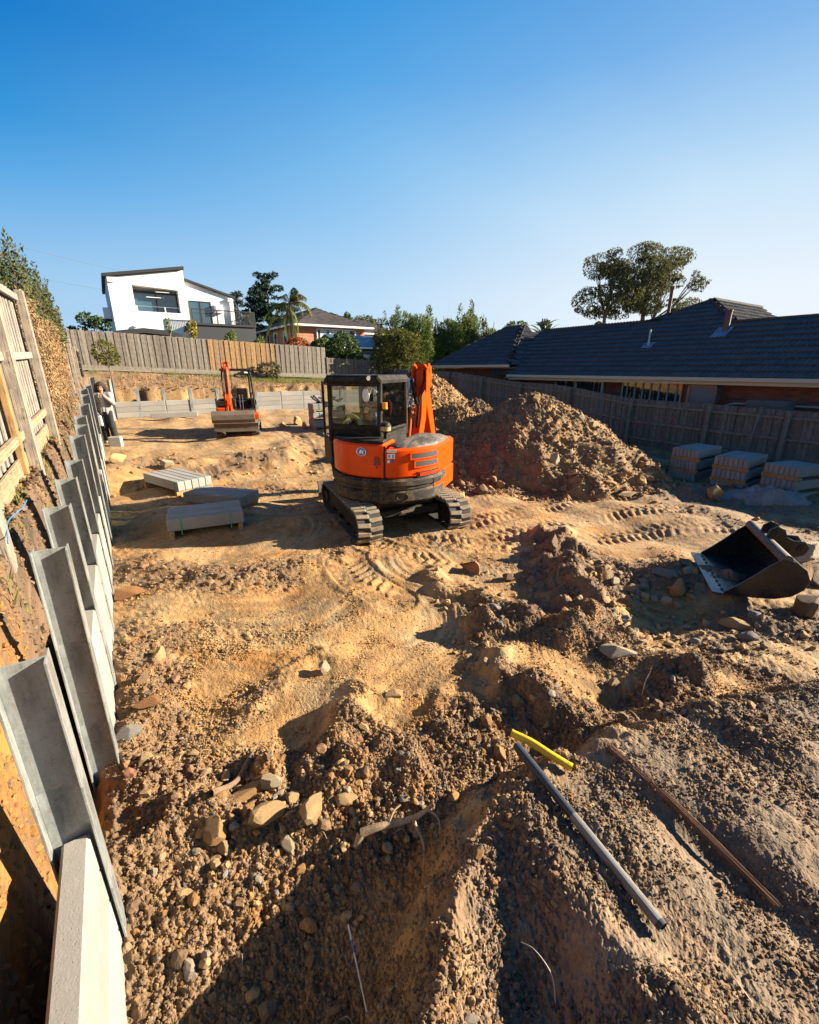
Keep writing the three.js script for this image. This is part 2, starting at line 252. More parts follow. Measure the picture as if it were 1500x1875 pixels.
  if (u > 30) y = lerp(y, 3.0 + 0.02 * clamp(u - 30, 0, 60), ss(28, 34, u));
  if (u < -6) y = lerp(y, 0.3, ss(-6, -12, u));
  if (fine && r < 60) {
    const s = onPlot ? stony(x, z) : 0.6, near = 1 / (1 + r * 0.1);
    const rid = 1 - Math.abs(N2(x * 3.1, z * 3.1)), rid2 = 1 - Math.abs(N2b(x * 7.3, z * 7.3));
    y += s * (0.034 * (rid - 0.6) + 0.018 * (rid2 - 0.55)) + (0.002 + 0.011 * s) * N2(x * 15, z * 15) + s * 0.012 * N2b(x * 33, z * 33) * near + 0.004 * N2(x * 60, z * 60) * near + s * 0.007 * N2(x * 90, z * 90) * near;
    // drag marks on the scraped clay
    { const w = 0.9 + 0.7 * N2(x * 0.23, z * 0.23), ca = Math.cos(w), sa = Math.sin(w); y += (1 - s) * 0.009 * N2b((x * ca + z * sa) * 0.6, (x * sa - z * ca) * 7) * ss(-0.2, 0.5, N2b(x * 0.5 + 7, z * 0.5)); }
  }
  return y;
}
const CLAY = [0.355, 0.197, 0.068], PALE = [0.39, 0.25, 0.112], OCHRE = [0.31, 0.14, 0.026], BROWN = [0.21, 0.126, 0.062], GREY = [0.205, 0.138, 0.083], DARK = [0.09, 0.055, 0.034], TURF = [0.09, 0.105, 0.022];
const mix3 = (a, b, t) => [a[0] + (b[0] - a[0]) * t, a[1] + (b[1] - a[1]) * t, a[2] + (b[2] - a[2]) * t];
function soilColour(x, z) {
  const u = uOf(x, z), v = vOf(x, z), s = stony(x, z); let c = mix3(CLAY, PALE, ss(-0.2, 0.5, fbm(x * 0.8 + 9, z * 0.8, 3)));
  c = mix3(c, OCHRE, 0.75 * ss(0.2, 0.6, fbm(x * 0.6 - 4, z * 1.1 + 2, 3, 0.5, N2b)));
  c = mix3(c, BROWN, ss(0.35, 0.85, s + 0.12 * N2(x * 5, z * 5)));
  c = mix3(c, OCHRE, 0.5 * ss(0.45, 0.75, N2b(x * 1.9, z * 1.9)) * s);
  // grey-brown topsoil of the mound
  const [d, side] = distPoly(x, z, CREST), sd = (side > 0 ? 1 : -1) * d + 0.1 * N2(x * 2, z * 2);
  c = mix3(c, GREY, ss(-0.15, 0.25, sd) * ss(10, 5, Math.hypot(x, z)) * 0.95);
  c = mix3(c, CLAY, 0.7 * ss(-0.36, -0.22, sd) * ss(0.05, -0.06, sd) * ss(0.3, 0.1, x) * ss(-1.95, -1.6, z));   // clay bared in the cut face of the mound
  c = mix3(c, GREY, 0.5 * ss(3.5, 6, x) * ss(-14, -8, z));
  c = mix3(c, PALE, 0.35 * ss(10, 14, u) * (1 - s));
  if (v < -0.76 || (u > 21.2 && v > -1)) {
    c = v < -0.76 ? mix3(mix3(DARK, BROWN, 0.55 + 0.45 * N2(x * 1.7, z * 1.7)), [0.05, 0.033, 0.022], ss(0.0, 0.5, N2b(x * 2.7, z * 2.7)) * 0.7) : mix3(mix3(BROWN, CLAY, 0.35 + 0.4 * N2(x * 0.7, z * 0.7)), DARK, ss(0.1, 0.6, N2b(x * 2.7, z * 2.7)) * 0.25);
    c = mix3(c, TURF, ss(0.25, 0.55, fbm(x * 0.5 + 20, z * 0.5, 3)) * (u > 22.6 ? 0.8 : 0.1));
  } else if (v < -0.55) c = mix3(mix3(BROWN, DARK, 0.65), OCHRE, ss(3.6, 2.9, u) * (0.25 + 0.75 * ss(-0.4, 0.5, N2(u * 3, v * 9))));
  { const w = 0.9 + 0.7 * N2(x * 0.23, z * 0.23), ca = Math.cos(w), sa = Math.sin(w), k = 1 + (1 - s) * 0.3 * N2b((x * ca + z * sa) * 0.7, (x * sa - z * ca) * 4.5) + 0.12 * N2(x * 2.3 + 8, z * 2.3); c = c.map((m) => m * k); }   // smears of damper and drier clay
  if (v > 15.3 || u > 27 || u < -8) c = mix3(TURF, DARK, 0.4);
  return c;
}
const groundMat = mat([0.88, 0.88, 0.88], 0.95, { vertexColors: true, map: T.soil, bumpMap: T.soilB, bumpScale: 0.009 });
{
  const rows = [], cols = [];
  for (let r = 0.25; r < 46; r *= r < 20 ? 1.0068 : 1.02) rows.push(r);
  for (const r of [55, 70, 95, 140, 220, 400, 900]) rows.push(r);
  for (let a = -66; a <= 66.001; a += 0.18) cols.push(a * PI / 180);
  for (let a = 72; a < 293; a += 6) cols.push(a * PI / 180);
  const nr = rows.length, nc = cols.length, pos = new Float32Array((nr * nc + 1) * 3), col = new Float32Array((nr * nc + 1) * 3), uv = new Float32Array((nr * nc + 1) * 2), idx = [];
  for (let i = 0; i < nr; i++) for (let j = 0; j < nc; j++) {
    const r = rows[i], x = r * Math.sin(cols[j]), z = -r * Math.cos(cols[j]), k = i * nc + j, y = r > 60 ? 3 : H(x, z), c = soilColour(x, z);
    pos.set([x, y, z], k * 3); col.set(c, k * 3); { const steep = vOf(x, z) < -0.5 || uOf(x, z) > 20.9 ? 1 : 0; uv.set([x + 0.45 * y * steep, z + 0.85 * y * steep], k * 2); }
    if (i + 1 < nr) { const j1 = (j + 1) % nc, a = k, b = i * nc + j1, d = (i + 1) * nc + j, e = (i + 1) * nc + j1; idx.push(a, b, d, b, e, d); }
  }
  const c0 = nr * nc; pos.set([0, H(0, 0), 0], c0 * 3); col.set(soilColour(0, 0), c0 * 3);
  for (let j = 0; j < nc; j++) idx.push(c0, (j + 1) % nc, j);
  const g = new THREE.BufferGeometry(); g.setAttribute('position', new THREE.BufferAttribute(pos, 3)); g.setAttribute('color', new THREE.BufferAttribute(col, 3)); g.setAttribute('uv', new THREE.BufferAttribute(uv, 2));
  g.setIndex(new THREE.BufferAttribute(new Uint32Array(idx), 1)); g.computeVertexNormals();
  const o = mesh('ground', g, groundMat, scene); o.userData = { kind: 'structure', label: 'excavated yellow and brown clay ground of the building plot' };
}

// spoil heaps: their own rounded cones of loose soil standing on the ground
const HEAPS = [];
function heap(name, label, cx, cz, rx, rz, h, turn, cols, lump, seed) {
  const c = Math.cos(turn), s = Math.sin(turn), n = RNG(seed)() * 50;
  const f = (x, z) => { const dx = (x - cx) * c + (z - cz) * s, dz = -(x - cx) * s + (z - cz) * c, a = Math.hypot(dx / rx, dz / rz); const w = 1 + 0.16 * fbm(x * 0.45 + n, z * 0.45, 2) + 0.05 * N2b(x * 1.4 + n, z * 1.4); const q = a / w; let y = q < 1.25 ? h * (Math.sqrt((1 - Math.min(q, 1.3)) ** 2 + 0.016) * Math.sign(1 - q) * (q < 1 ? 1 : 1) - 0.03) : -1; if (q >= 1) y = -h * (q - 1) - 0.03 * h + 0.126 * h * 0; else y = h * (1.2 - Math.sqrt(q * q + 0.04) - 0.18 * q) ; return y; };
  const g0 = base(uOf(cx, cz), vOf(cx, cz));
  const HH = (x, z) => { const y = f(x, z), rid = 1 - Math.abs(N2(x * 1.9 + n, z * 1.9)), rid2 = 1 - Math.abs(N2b(x * 4.3 + n, z * 4.3)); return g0 + y + lump * (0.16 * (rid - 0.6) + 0.09 * (rid2 - 0.55) + 0.05 * N2(x * 9, z * 9) + 0.028 * N2b(x * 19, z * 19) + 0.012 * N2(x * 45, z * 45)); };
  const nr = 130, na = 260, pos = [], col = [], uv = [], idx = [];
  for (let i = 0; i <= nr; i++) for (let j = 0; j < na; j++) {
    const q = i / nr * 1.28, a = j / na * 2 * PI, ex = Math.cos(a) * rx * q, ez = Math.sin(a) * rz * q, x = cx + ex * c - ez * s, z = cz + ex * s + ez * c, y = i === nr ? Math.min(HH(x, z), H(x, z, false) - 0.25) : HH(x, z);
    pos.push(x, y, z); uv.push(x + y * 0.4, z + y * 0.7); const k = fbm(x * 0.9 + n, z * 0.9 + y, 3), k2 = N2b(x * 2.3, z * 2.3 + y * 2); let cc = mix3(cols[0], cols[1], ss(-0.35, 0.4, k)); cc = mix3(cc, cols[2], ss(0.3, 0.7, k2) * 0.7); col.push(...cc);
    if (i < nr) { const j1 = (j + 1) % na, A = i * na + j, B = i * na + j1, C = (i + 1) * na + j, D = (i + 1) * na + j1; idx.push(A, B, C, B, D, C); }
  }
  const g = new THREE.BufferGeometry(); g.setAttribute('position', new THREE.BufferAttribute(new Float32Array(pos), 3)); g.setAttribute('color', new THREE.BufferAttribute(new Float32Array(col), 3)); g.setAttribute('uv', new THREE.BufferAttribute(new Float32Array(uv), 2)); g.setIndex(idx); g.computeVertexNormals();
  HEAPS.push({ cx, cz, rx, rz, turn, y: HH, cols });
  return tag(mesh(name, g, groundMat, scene), label, 'dirt heap', 'heaps of dug soil');
}
heap('spoil_heap', 'large cone of stony brown soil behind the orange excavator', 3.35, -12.1, 3.45, 3.2, 1.95, 0.3, [mix3(BROWN, CLAY, 0.25), mix3(BROWN, CLAY, 0.65), PALE], 0.62, 5);
heap('spoil_heap', 'tallest yellow soil heap behind the boom of the excavator', 0.55, -16.6, 2.8, 3.4, 2.12, 0.5, [CLAY, PALE, BROWN], 0.7, 8);
heap('spoil_heap', 'small rounded brown heap between the yellow heap and the fence', 2.25, -15.3, 2.0, 1.9, 1.55, 0.2, [BROWN, GREY, CLAY], 0.8, 9);
heap('spoil_heap', 'low bank of crumbling yellow soil joining the taller heaps', 1.35, -13.1, 2.3, 2.4, 1.62, 0.2, [mix3(BROWN, CLAY, 0.6), CLAY, BROWN], 0.9, 13);
function topAt(x, z) { let y = H(x, z); for (const h of HEAPS) { const dx = x - h.cx, dz = z - h.cz; if (Math.abs(dx) < h.rx * 1.4 && Math.abs(dz) < h.rz * 1.4) y = Math.max(y, h.y(x, z)); } return y; }

// clods and stones
function clod(seed, detail = 1, rough = 0.28, flat = 0.75, facets = 0) {
  const g = mergeVertices(new THREE.IcosahedronGeometry(1, detail).deleteAttribute('normal').deleteAttribute('uv')), p = g.attributes.position, r = RNG(seed), o = [r() * 50, r() * 50, r() * 50];
  const planes = []; for (let i = 0; i < facets; i++) planes.push([new V3(r() - 0.5, r() - 0.5, r() - 0.5).normalize(), 0.5 + 0.28 * r()]);
  const sx = 0.8 + 0.5 * r(), sz = 0.7 + 0.4 * r();
  for (let i = 0; i < p.count; i++) { const v = new V3().fromBufferAttribute(p, i); v.multiplyScalar(1 + rough * N3(v.x * 1.1 + o[0], v.y * 1.1 + o[1], v.z * 1.1 + o[2]) + rough * 0.45 * N3(v.x * 2.7 + o[2], v.y * 2.7, v.z * 2.7)); for (const [n, d] of planes) { const k = v.dot(n) - d; if (k > 0) v.addScaledVector(n, -k); } p.setXYZ(i, v.x * sx, v.y * flat, v.z * sz); }
  g.computeVertexNormals();
  return g;
}
const clodShapes = [clod(3, 1, 0.3, 0.7, 6), clod(5, 1, 0.34, 0.62, 8), clod(7, 1, 0.28, 0.8, 9), clod(9, 1, 0.42, 0.7, 5), clod(19, 1, 0.3, 0.5, 8)].map((g) => boxUV(g));
const clodMat = mat([0.92, 0.92, 0.92], 0.95, { map: T.stone, bumpMap: T.stone, bumpScale: 0.003, flatShading: true });
// no loose stones inside the bucket or under the packs
const FOOT = [[4.28, -4.95, 0.62, 0.78, -0.378], [-3.5, -7.12, 0.6, 0.42, 0.43], [-3.82, -8.55, 0.7, 0.34, -0.26], [-5.25, -9.62, 0.78, 0.42, -0.62]];
function underThings(x, z) { for (const [cx, cz, a, b, t] of FOOT) { const c = Math.cos(t), s = Math.sin(t), dx = (x - cx) * c - (z - cz) * s, dz = (x - cx) * s + (z - cz) * c; if (Math.abs(dx) < a && Math.abs(dz) < b) return true; } return false; }
function scatter(name, label, n, seed, where, sizeOf, tint, lift = 0.25) {
  const r = RNG(seed), lists = clodShapes.map(() => []);
  for (let i = 0; i < n; i++) {
    const q = where(r); if (!q || underThings(...q)) continue; const [x, z] = q, s = sizeOf(r, x, z), y = topAt(x, z);
    const m = new THREE.Matrix4().compose(new V3(x, y + s * lift, z), new THREE.Quaternion().setFromEuler(new THREE.Euler((r() - 0.5) * 1.6, r() * 6.3, (r() - 0.5) * 1.6)), new V3(s, s * (0.75 + 0.4 * r()), s));
    lists[i % lists.length].push([m, tint(r, x, z)]);
  }
  const root = new THREE.Group(); root.name = numbered(name); root.userData = { kind: 'stuff', label, category: 'rubble' }; scene.add(root);
  lists.forEach((l, k) => { const im = new THREE.InstancedMesh(clodShapes[k], clodMat, l.length); im.name = 'rubble'; im.userData.kind = 'stuff'; l.forEach(([m, c], i) => { im.setMatrixAt(i, m); im.setColorAt(i, rgb(...c)); }); shade(im); root.add(im); });
}
const soilTint = (r, x, z) => { let c = soilColour(x, z); const q = r(); if (q < 0.22) c = mix3(c, PALE, 0.6); else if (q < 0.36) c = mix3(c, OCHRE, 0.6); else if (q < 0.62) c = mix3(c, DARK, 0.35); else if (q < 0.68) c = mix3(c, [0.2, 0.18, 0.16], 0.7); const k = 0.85 + 0.45 * r(); return c.map((m) => m * k); };
const inPlot = (x, z) => { const u = uOf(x, z), v = vOf(x, z); return v > -0.36 && v < 14.7 && u < 20.4; };
const polar = (r, r0, r1, p) => { const d = r0 + (r1 - r0) * Math.pow(r(), p), a = (r() - 0.5) * 2.3; return [d * Math.sin(a), -d * Math.cos(a)]; };
const stonyAt = (r, r0, r1, p, thr) => { const [x, z] = polar(r, r0, r1, p); if (!inPlot(x, z)) return null; return stony(x, z) - 0.08 + 0.4 * N2(x * 1.6 + 40, z * 1.6) + 0.25 * N2b(x * 4.1, z * 4.1 + 9) > thr + 0.45 * r() ? [x, z] : null; };
scatter('gravel', 'fine crumbs of broken clay strewn over the near ground', 190000, 101, (r) => stonyAt(r, 0.5, 4.6, 0.7, 0.02), (r) => 0.003 + 0.008 * r() ** 2, soilTint);
scatter('rubble', 'loose clods and small stones over the dug ground', 120000, 102, (r) => stonyAt(r, 0.7, 10, 0.8, 0.2), (r) => 0.004 + 0.016 * r() ** 4, soilTint);
scatter('rubble', 'fist-sized clods along the banks of pushed soil', 5500, 103, (r) => stonyAt(r, 0.9, 13, 0.95, 0.42), (r) => 0.016 + 0.034 * r() ** 4, soilTint, 0.15);
scatter('rubble', 'scattered clods on the upper terrace', 9000, 104, (r) => { const q = polar(r, 9, 22, 0.9); return inPlot(...q) && stony(...q) > 0.3 * r() ? q : null; }, (r) => 0.015 + 0.05 * r() ** 4, soilTint);
const onHeap = (r) => { const h = HEAPS[Math.floor(r() * 2.6) % 4], a = r() * 6.3, q = Math.sqrt(r()) * 1.12, ex = Math.cos(a) * h.rx * q, ez = Math.sin(a) * h.rz * q; return [h.cx + ex, h.cz + ez]; };
const heapTint = (r, x, z) => { let h = HEAPS[0], b = 9; for (const k of HEAPS) { const d = Math.hypot(x - k.cx, z - k.cz) / k.rx; if (d < b) { b = d; h = k; } } const c = mix3(h.cols[0], h.cols[1], r()); const k = 0.8 + 0.6 * r(); return (r() < 0.15 ? mix3(c, PALE, 0.7) : r() < 0.2 ? mix3(c, DARK, 0.5) : c).map((m) => m * k); };
scatter('rubble', 'stones and clods lying on the slopes of the soil heaps', 60000, 105, onHeap, (r) => 0.009 + 0.045 * r() ** 5, heapTint, 0.2);
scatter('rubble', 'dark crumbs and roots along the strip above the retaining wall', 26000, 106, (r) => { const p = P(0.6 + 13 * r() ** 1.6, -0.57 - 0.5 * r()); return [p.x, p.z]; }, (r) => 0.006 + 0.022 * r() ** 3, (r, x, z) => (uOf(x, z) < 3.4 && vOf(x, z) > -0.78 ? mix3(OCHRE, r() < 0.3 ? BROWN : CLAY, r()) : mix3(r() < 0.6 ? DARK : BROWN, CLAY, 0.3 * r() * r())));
scatter('rubble', 'clods along the cut bank behind the back wall', 5000, 107, (r) => { const p = P(21 + 4.6 * r(), 0 + 14 * r()); return [p.x, p.z]; }, (r) => 0.012 + 0.04 * r() ** 3, (r) => mix3(BROWN, CLAY, r()));
scatter('rubble', 'larger lumps rolled to the foot of the stony heap', 420, 113, (r) => { const a = r() * 2.9 + 0.1, q = 0.86 + 0.3 * r() * r(); return [3.35 + Math.cos(a) * 3.5 * q, -12.1 + Math.sin(a) * 3.25 * q]; }, (r) => 0.03 + 0.1 * r() ** 3, heapTint, 0.2);

scatter('gravel', 'sparse crumbs on the scraped clay pads', 50000, 108, (r) => { const q = polar(r, 1.6, 9, 0.9); return inPlot(...q) ? q : null; }, (r) => 0.002 + 0.007 * r() ** 3, soilTint);
const tanTint = (r) => { const c = pick(r, [PALE, [0.34, 0.225, 0.105], CLAY, [0.30, 0.2, 0.11], [0.22, 0.19, 0.15]]), k = 0.8 + 0.4 * r(); return c.map((m) => m * k); };
scatter('rubble', 'angular tan stones round the rock cluster in the foreground', 260, 109, (r) => [-1.35 + 1.5 * r(), -2.25 + 0.75 * r()], (r) => 0.012 + 0.026 * r() ** 2, tanTint, 0.3);
scatter('rubble', 'broken pale stones in front of the loose bucket', 420, 110, (r) => [2.2 + 2.6 * r(), -5.5 + 1.9 * r()], (r) => 0.016 + 0.05 * r() ** 3, tanTint, 0.3);
scatter('rubble', 'tan stones spilling along the stony ridge', 300, 111, (r) => [0.3 + 2.2 * r(), -5.4 + 3.0 * r()], (r) => 0.012 + 0.035 * r() ** 3, tanTint, 0.3);
scatter('clods', 'torn lumps of clay along the pushed banks', 800, 112, (r) => { const q = polar(r, 2.4, 11, 0.9); return inPlot(...q) && stony(...q) > 0.72 ? q : null; }, (r) => 0.025 + 0.05 * r() ** 2, (r, x, z) => soilColour(x, z).map((m) => m * (0.85 + 0.35 * r())), 0.1);
// rocks that can be told apart, each a thing: [x, z, size, [stretch], turn, colour, label]
const rockMat = {};
const ROCKC = { tan: [0.41, 0.27, 0.125], ochre: [0.37, 0.21, 0.075], grey: [0.22, 0.20, 0.175], brown: [0.19, 0.115, 0.06], pale: [0.40, 0.32, 0.21], rust: [0.24, 0.11, 0.035] };
for (const k in ROCKC) rockMat[k] = mat(ROCKC[k], 0.92, { map: T.stone, bumpMap: T.stone, bumpScale: 0.014 });
let rockSeed = 300;
function rock(x, z, size, st, turn, colour, label, tilt = 0.2, sink = 0.42) {
  const g = boxUV(toCreasedNormals(clod(rockSeed++, 4, 0.10, 1, 16), 0.32), rockSeed * 0.37); g.scale(size * st[0], size * st[1], size * st[2]); g.rotateX(tilt); g.rotateY(turn); g.computeBoundingBox();
  const y = topAt(x, z); const o = mesh('rock', g, rockMat[colour], scene); o.position.set(x, y - g.boundingBox.min.y - sink * size * st[1], z);
  return tag(o, label, 'rock', 'larger rocks lying on the plot');
}
[
  [-0.84, -1.88, 0.1, [0.9, 1.25, 0.8], 0.5, 'tan', 'pointed tan wedge standing in the middle of the rock cluster', 0.3],
  [-0.56, -1.87, 0.11, [1.2, 0.9, 0.8], 1.1, 'tan', 'broad tan block at the excavator end of the rock cluster', 0.3],
  [-0.99, -2.05, 0.1, [1.5, 0.7, 0.8], 0.7, 'ochre', 'long slanting ochre wedge at the back of the rock cluster', 0.5],
  [-0.87, -2.09, 0.075, [0.8, 1.2, 0.7], 0.2, 'pale', 'upright pale block behind the pointed wedge in the cluster', 0.1],
  [-1.11, -1.8, 0.09, [1.1, 0.95, 0.9], 2.0, 'ochre', 'rounded ochre rock of the cluster closest to the retaining wall', 0.2],
  [-1.04, -1.74, 0.052, [1, 1, 0.9], 0.4, 'tan', 'small tan stone leaning on the rounded ochre rock', 0.2],
  [-0.92, -2.18, 0.042, [1, 0.9, 1], 0.4, 'brown', 'small brown stone behind the rock cluster beside the stick', 0.2],
  [-0.76, -3.29, 0.08, [1, 0.8, 0.8], 0.7, 'pale', 'lone squared pale stone on the scraped clay', 0.4],
  [-2.31, -3.44, 0.09, [1, 0.9, 0.9], 1.7, 'tan', 'lone rounded tan stone between the wall and the drag marks', 0.2],
  [-3.35, -4.68, 0.155, [1.1, 0.7, 0.8], 0.5, 'rust', 'large rust brown clod against the retaining wall', 0.1],
  [1.94, -3.47, 0.135, [1.35, 0.5, 0.85], -0.1, 'pale', 'flat pale slab in the middle of the stony ridge', 0.12],
  [3.29, -4.79, 0.15, [1.15, 0.85, 0.9], 0.9, 'ochre', 'large faceted ochre rock in front of the loose bucket', 0.2],
  [3.07, -4.64, 0.095, [1, 0.9, 0.8], 0.2, 'pale', 'squat pale rock touching the faceted ochre rock', 0.2],
  [4.38, -4.26, 0.2, [1.15, 0.75, 0.85], 0.65, 'brown', 'big brown block at the foot of the loose bucket', 0.35],
  [3.48, -4.05, 0.125, [1.5, 0.55, 0.6], -0.35, 'tan', 'long tan slab below the lip of the loose bucket', 0.1],
  [3.72, -4.12, 0.1, [1.25, 0.6, 0.8], 0.3, 'grey', 'grey stone between the tan slab and the bucket', 0.1],
  [3.46, -3.82, 0.115, [1.2, 0.65, 0.7], -0.4, 'grey', 'flat grey stone farthest out from the bucket lip', 0.1],
  [6.34, -8.75, 0.23, [1.1, 0.85, 0.9], 1.5, 'ochre', 'round ochre boulder beside the grey sand heap', 0.1],
  [3.31, -5.11, 0.13, [1.4, 0.45, 0.6], -0.2, 'grey', 'flat grey stone beside the far end of the bucket lip', 0.1],
  [3.6, -5.13, 0.125, [1.3, 0.5, 0.7], 0.3, 'pale', 'flat pale stone touching the bucket lip', 0.1],
  [3.02, -5.06, 0.09, [1.2, 0.6, 0.8], 0.8, 'grey', 'small grey stone left of the flat stones by the bucket', 0.1],
  [2.76, -4.85, 0.1, [1, 0.9, 0.8], 0.3, 'tan', 'blocky tan stone at the end of the stony ridge', 0.2],
  [2.6, -5.0, 0.09, [1.2, 0.7, 0.8], 1.3, 'pale', 'pale stone near the top of the stony ridge', 0.2],
  [1.3, -5.16, 0.1, [1, 0.8, 0.9], 0.3, 'brown', 'brown stone beside the broken clay pipe', 0.2],
  [1.58, -5.11, 0.085, [0.8, 0.9, 0.8], 1.9, 'tan', 'small pale brown stone between the clay pipe and the ridge', 0.3],
  [1.85, -4.27, 0.09, [0.8, 1.0, 0.6], 0.6, 'pale', 'thin pale stone on the flank of the stony ridge', 0.5],
  [0.94, -4.27, 0.08, [1, 0.7, 0.8], 0.1, 'grey', 'low grey stone at the edge of the scraped pad', 0.2],
  [1.81, -3.19, 0.07, [1.2, 0.7, 0.8], 0.1, 'tan', 'oval tan stone below the flat pale slab', 0.2],
  [1.36, -2.44, 0.042, [1.2, 0.8, 0.8], 0.1, 'pale', 'small pale stone on the rim of the little hole', 0.2],
  [0.57, -2.61, 0.065, [0.8, 1.1, 0.8], 0.7, 'ochre', 'upright ochre clod behind the end of the black pipe', 0.2],
  [0.62, -2.36, 0.072, [1, 0.9, 0.9], 2.1, 'ochre', 'lumpy ochre clod at the upper end of the black pipe', 0.2],
  [0.48, -2.46, 0.06, [1, 1, 0.9], 1.2, 'rust', 'dark rust clod left of the end of the black pipe', 0.2],
  [5.64, -5.76, 0.26, [1.3, 0.7, 0.9], 0.3, 'pale', 'wide pale boulder behind the ears of the loose bucket', 0.1],
  [5.2, -5.0, 0.17, [1.2, 0.6, 0.8], 0.9, 'brown', 'brown boulder between the bucket and the picture edge', 0.2],
  [-2.05, -2.78, 0.085, [1.2, 0.7, 0.8], 0.6, 'rust', 'rust coloured clod below the second steel post', 0.2],
  [-2.26, -3.06, 0.08, [1, 0.8, 0.9], 1.6, 'brown', 'brown clod beside the concrete panel of the wall', 0.2],
  [-1.98, -2.46, 0.085, [1.1, 0.7, 0.9], 0.6, 'grey', 'crumbling grey lump below the rust clods', 0.2],
  [4.62, -8.95, 0.19, [1.3, 0.6, 0.8], 0.2, 'tan', 'flat tan rock at the foot of the stony heap', 0.2],
  [1.07, -8.65, 0.14, [0.9, 0.9, 0.8], 0.9, 'tan', 'tan rock beside the right track of the excavator', 0.3],
  [1.53, -8.95, 0.17, [1.1, 0.8, 0.8], 0.3, 'brown', 'brown block where the heap meets the track prints', 0.2],
  [3.3, -9.77, 0.18, [0.7, 1.3, 0.5], 0.4, 'pale', 'tall pale slab embedded in the face of the heap', 0.1],
  [3.25, -11.5, 0.17, [1.2, 0.8, 0.8], 0.9, 'tan', 'tan rock near the crest of the stony heap', 0.2],
  [4.3, -11.2, 0.13, [1, 1, 0.9], 1.9, 'pale', 'pale cobble on the shoulder of the stony heap', 0.2],
  [4.6, -11.1, 0.15, [1.2, 0.9, 0.9], 0.3, 'tan', 'tan boulder on the right shoulder of the heap', 0.2],
  [-4.3, -17.0, 0.24, [1, 1.1, 0.9], 0.4, 'tan', 'upright yellow boulder beside the pale sleeper stack', 0.1],
  [-4.7, -16.4, 0.17, [1.2, 0.8, 0.9], 1.2, 'ochre', 'yellow rock in front of the upright boulder', 0.2],
  [-3.85, -16.2, 0.18, [1, 0.9, 0.9], 2.2, 'tan', 'tan rock at the corner of the pale sleeper stack', 0.2],
  [-0.11, -2.94, 0.068, [1.2, 0.7, 0.8], 0.4, 'tan', 'tan stone on the near edge of the scraped pad', 0.2],
  [2.06, -5.88, 0.15, [0.9, 1.0, 0.9], 0.9, 'brown', 'upright brown lump at the head of the stony ridge', 0.1],
  [-6.0, -10.6, 0.18, [1.2, 0.9, 0.9], 0.6, 'pale', 'pale rock behind the rear sleeper pack', 0.3],
  [-7.0, -10.4, 0.2, [1.1, 0.8, 0.9], 1.6, 'tan', 'tan boulder in the broken step near the wall', 0.2],
  [2.34, -2.3, 0.05, [1, 0.9, 0.9], 1.1, 'brown', 'single brown stone on the smooth mound', 0.2],
  [-0.72, -2.0, 0.065, [1.1, 0.8, 0.8], 0.9, 'tan', 'blocky tan stone wedged behind the broad block in the cluster', 0.3],
  [-0.68, -1.76, 0.055, [1, 0.8, 0.9], 2.3, 'pale', 'pale chip in front of the broad tan block', 0.2],
  [-0.96, -1.92, 0.06, [0.9, 1.1, 0.8], 1.4, 'ochre', 'ochre stone wedged left of the pointed wedge', 0.4],
  [-0.38, -1.98, 0.06, [1.2, 0.7, 0.8], 0.2, 'tan', 'tan stone at the end of the cluster near the dead root', 0.2],
  [-0.28, -2.12, 0.05, [1, 0.8, 0.8], 1.0, 'ochre', 'small ochre stone behind the dead root', 0.2],
].forEach((a) => rock(...a));

// ------------------------------------------------------------------ retaining walls: galvanised posts with concrete sleepers
function hPost(len) { const W = 0.165, F = 0.115, t = 0.009; return join(box(W - 2 * t, len, t, 0, len / 2, 0, 0, 0, 0, 0.001), box(t, len, F, W / 2 - t / 2, len / 2, 0, 0, 0, 0, 0.0015), box(t, len, F, -W / 2 + t / 2, len / 2, 0, 0, 0, 0, 0.0015)); }
const postGeo = hPost(2.4);
const concs = [M.conc, M.concB, M.concC, M.conc];
const sleeperGeo = new Map();
function sleeper(L, t = 0.1, h = 0.198) { const k = L.toFixed(2) + t; if (!sleeperGeo.has(k)) sleeperGeo.set(k, [0, 1].map((i) => boxUV(box(L, h, t, 0, 0, 0, 0, 0, 0, 0.012), i * 0.37, i * 0.61))); return sleeperGeo.get(k); }
{
  const r = RNG(71);
  const wall = thing('retaining_wall', 'unfinished retaining wall of galvanised posts and concrete sleepers beside the timber fence', 'wall', [0, 0, 0], 0);
  const us = [0.2, 1.92, 3.0, 4.0, 5.0, 6.0, 6.9, 7.9, 8.9, 10.1, 11.3, 12.5, 13.8, 18.4], tops = [1.58, 1.57, 1.63, 1.63, 1.64, 1.64, 1.8, 1.83, 1.88, 2.0, 2.1, 2.18, 2.2, 2.35];
  us.forEach((u, i) => { if (!i) return; const m = mesh('post', postGeo, M.galv, wall); const p = P(u, -0.47); m.position.set(p.x, tops[i] - 2.4, p.z); m.rotation.y = PHI + (r() - 0.5) * 0.07; m.rotation.z = (r() - 0.5) * 0.025; m.rotation.x = (r() - 0.5) * 0.02; m.position.y += (r() - 0.5) * 0.03; });
  for (let b = 0; b + 2 < us.length; b++) {
    if (b === 1) continue;
    const u0 = us[b], u1 = us[b + 1], L = u1 - u0 - 0.03, top = b === 0 ? 0.70 : Math.max(0.78, base((u0 + u1) / 2, 0) + 0.62);
    for (let k = 0; k < 5; k++) { const m = mesh('sleeper', sleeper(L)[k % 2], concs[(b + k) % 4], wall); const p = P((u0 + u1) / 2, -0.452); m.position.set(p.x, top - 0.1 - 0.2 * k, p.z); m.rotation.y = PHI + PI / 2; m.rotation.z = (r() - 0.5) * 0.006; }
  }
}
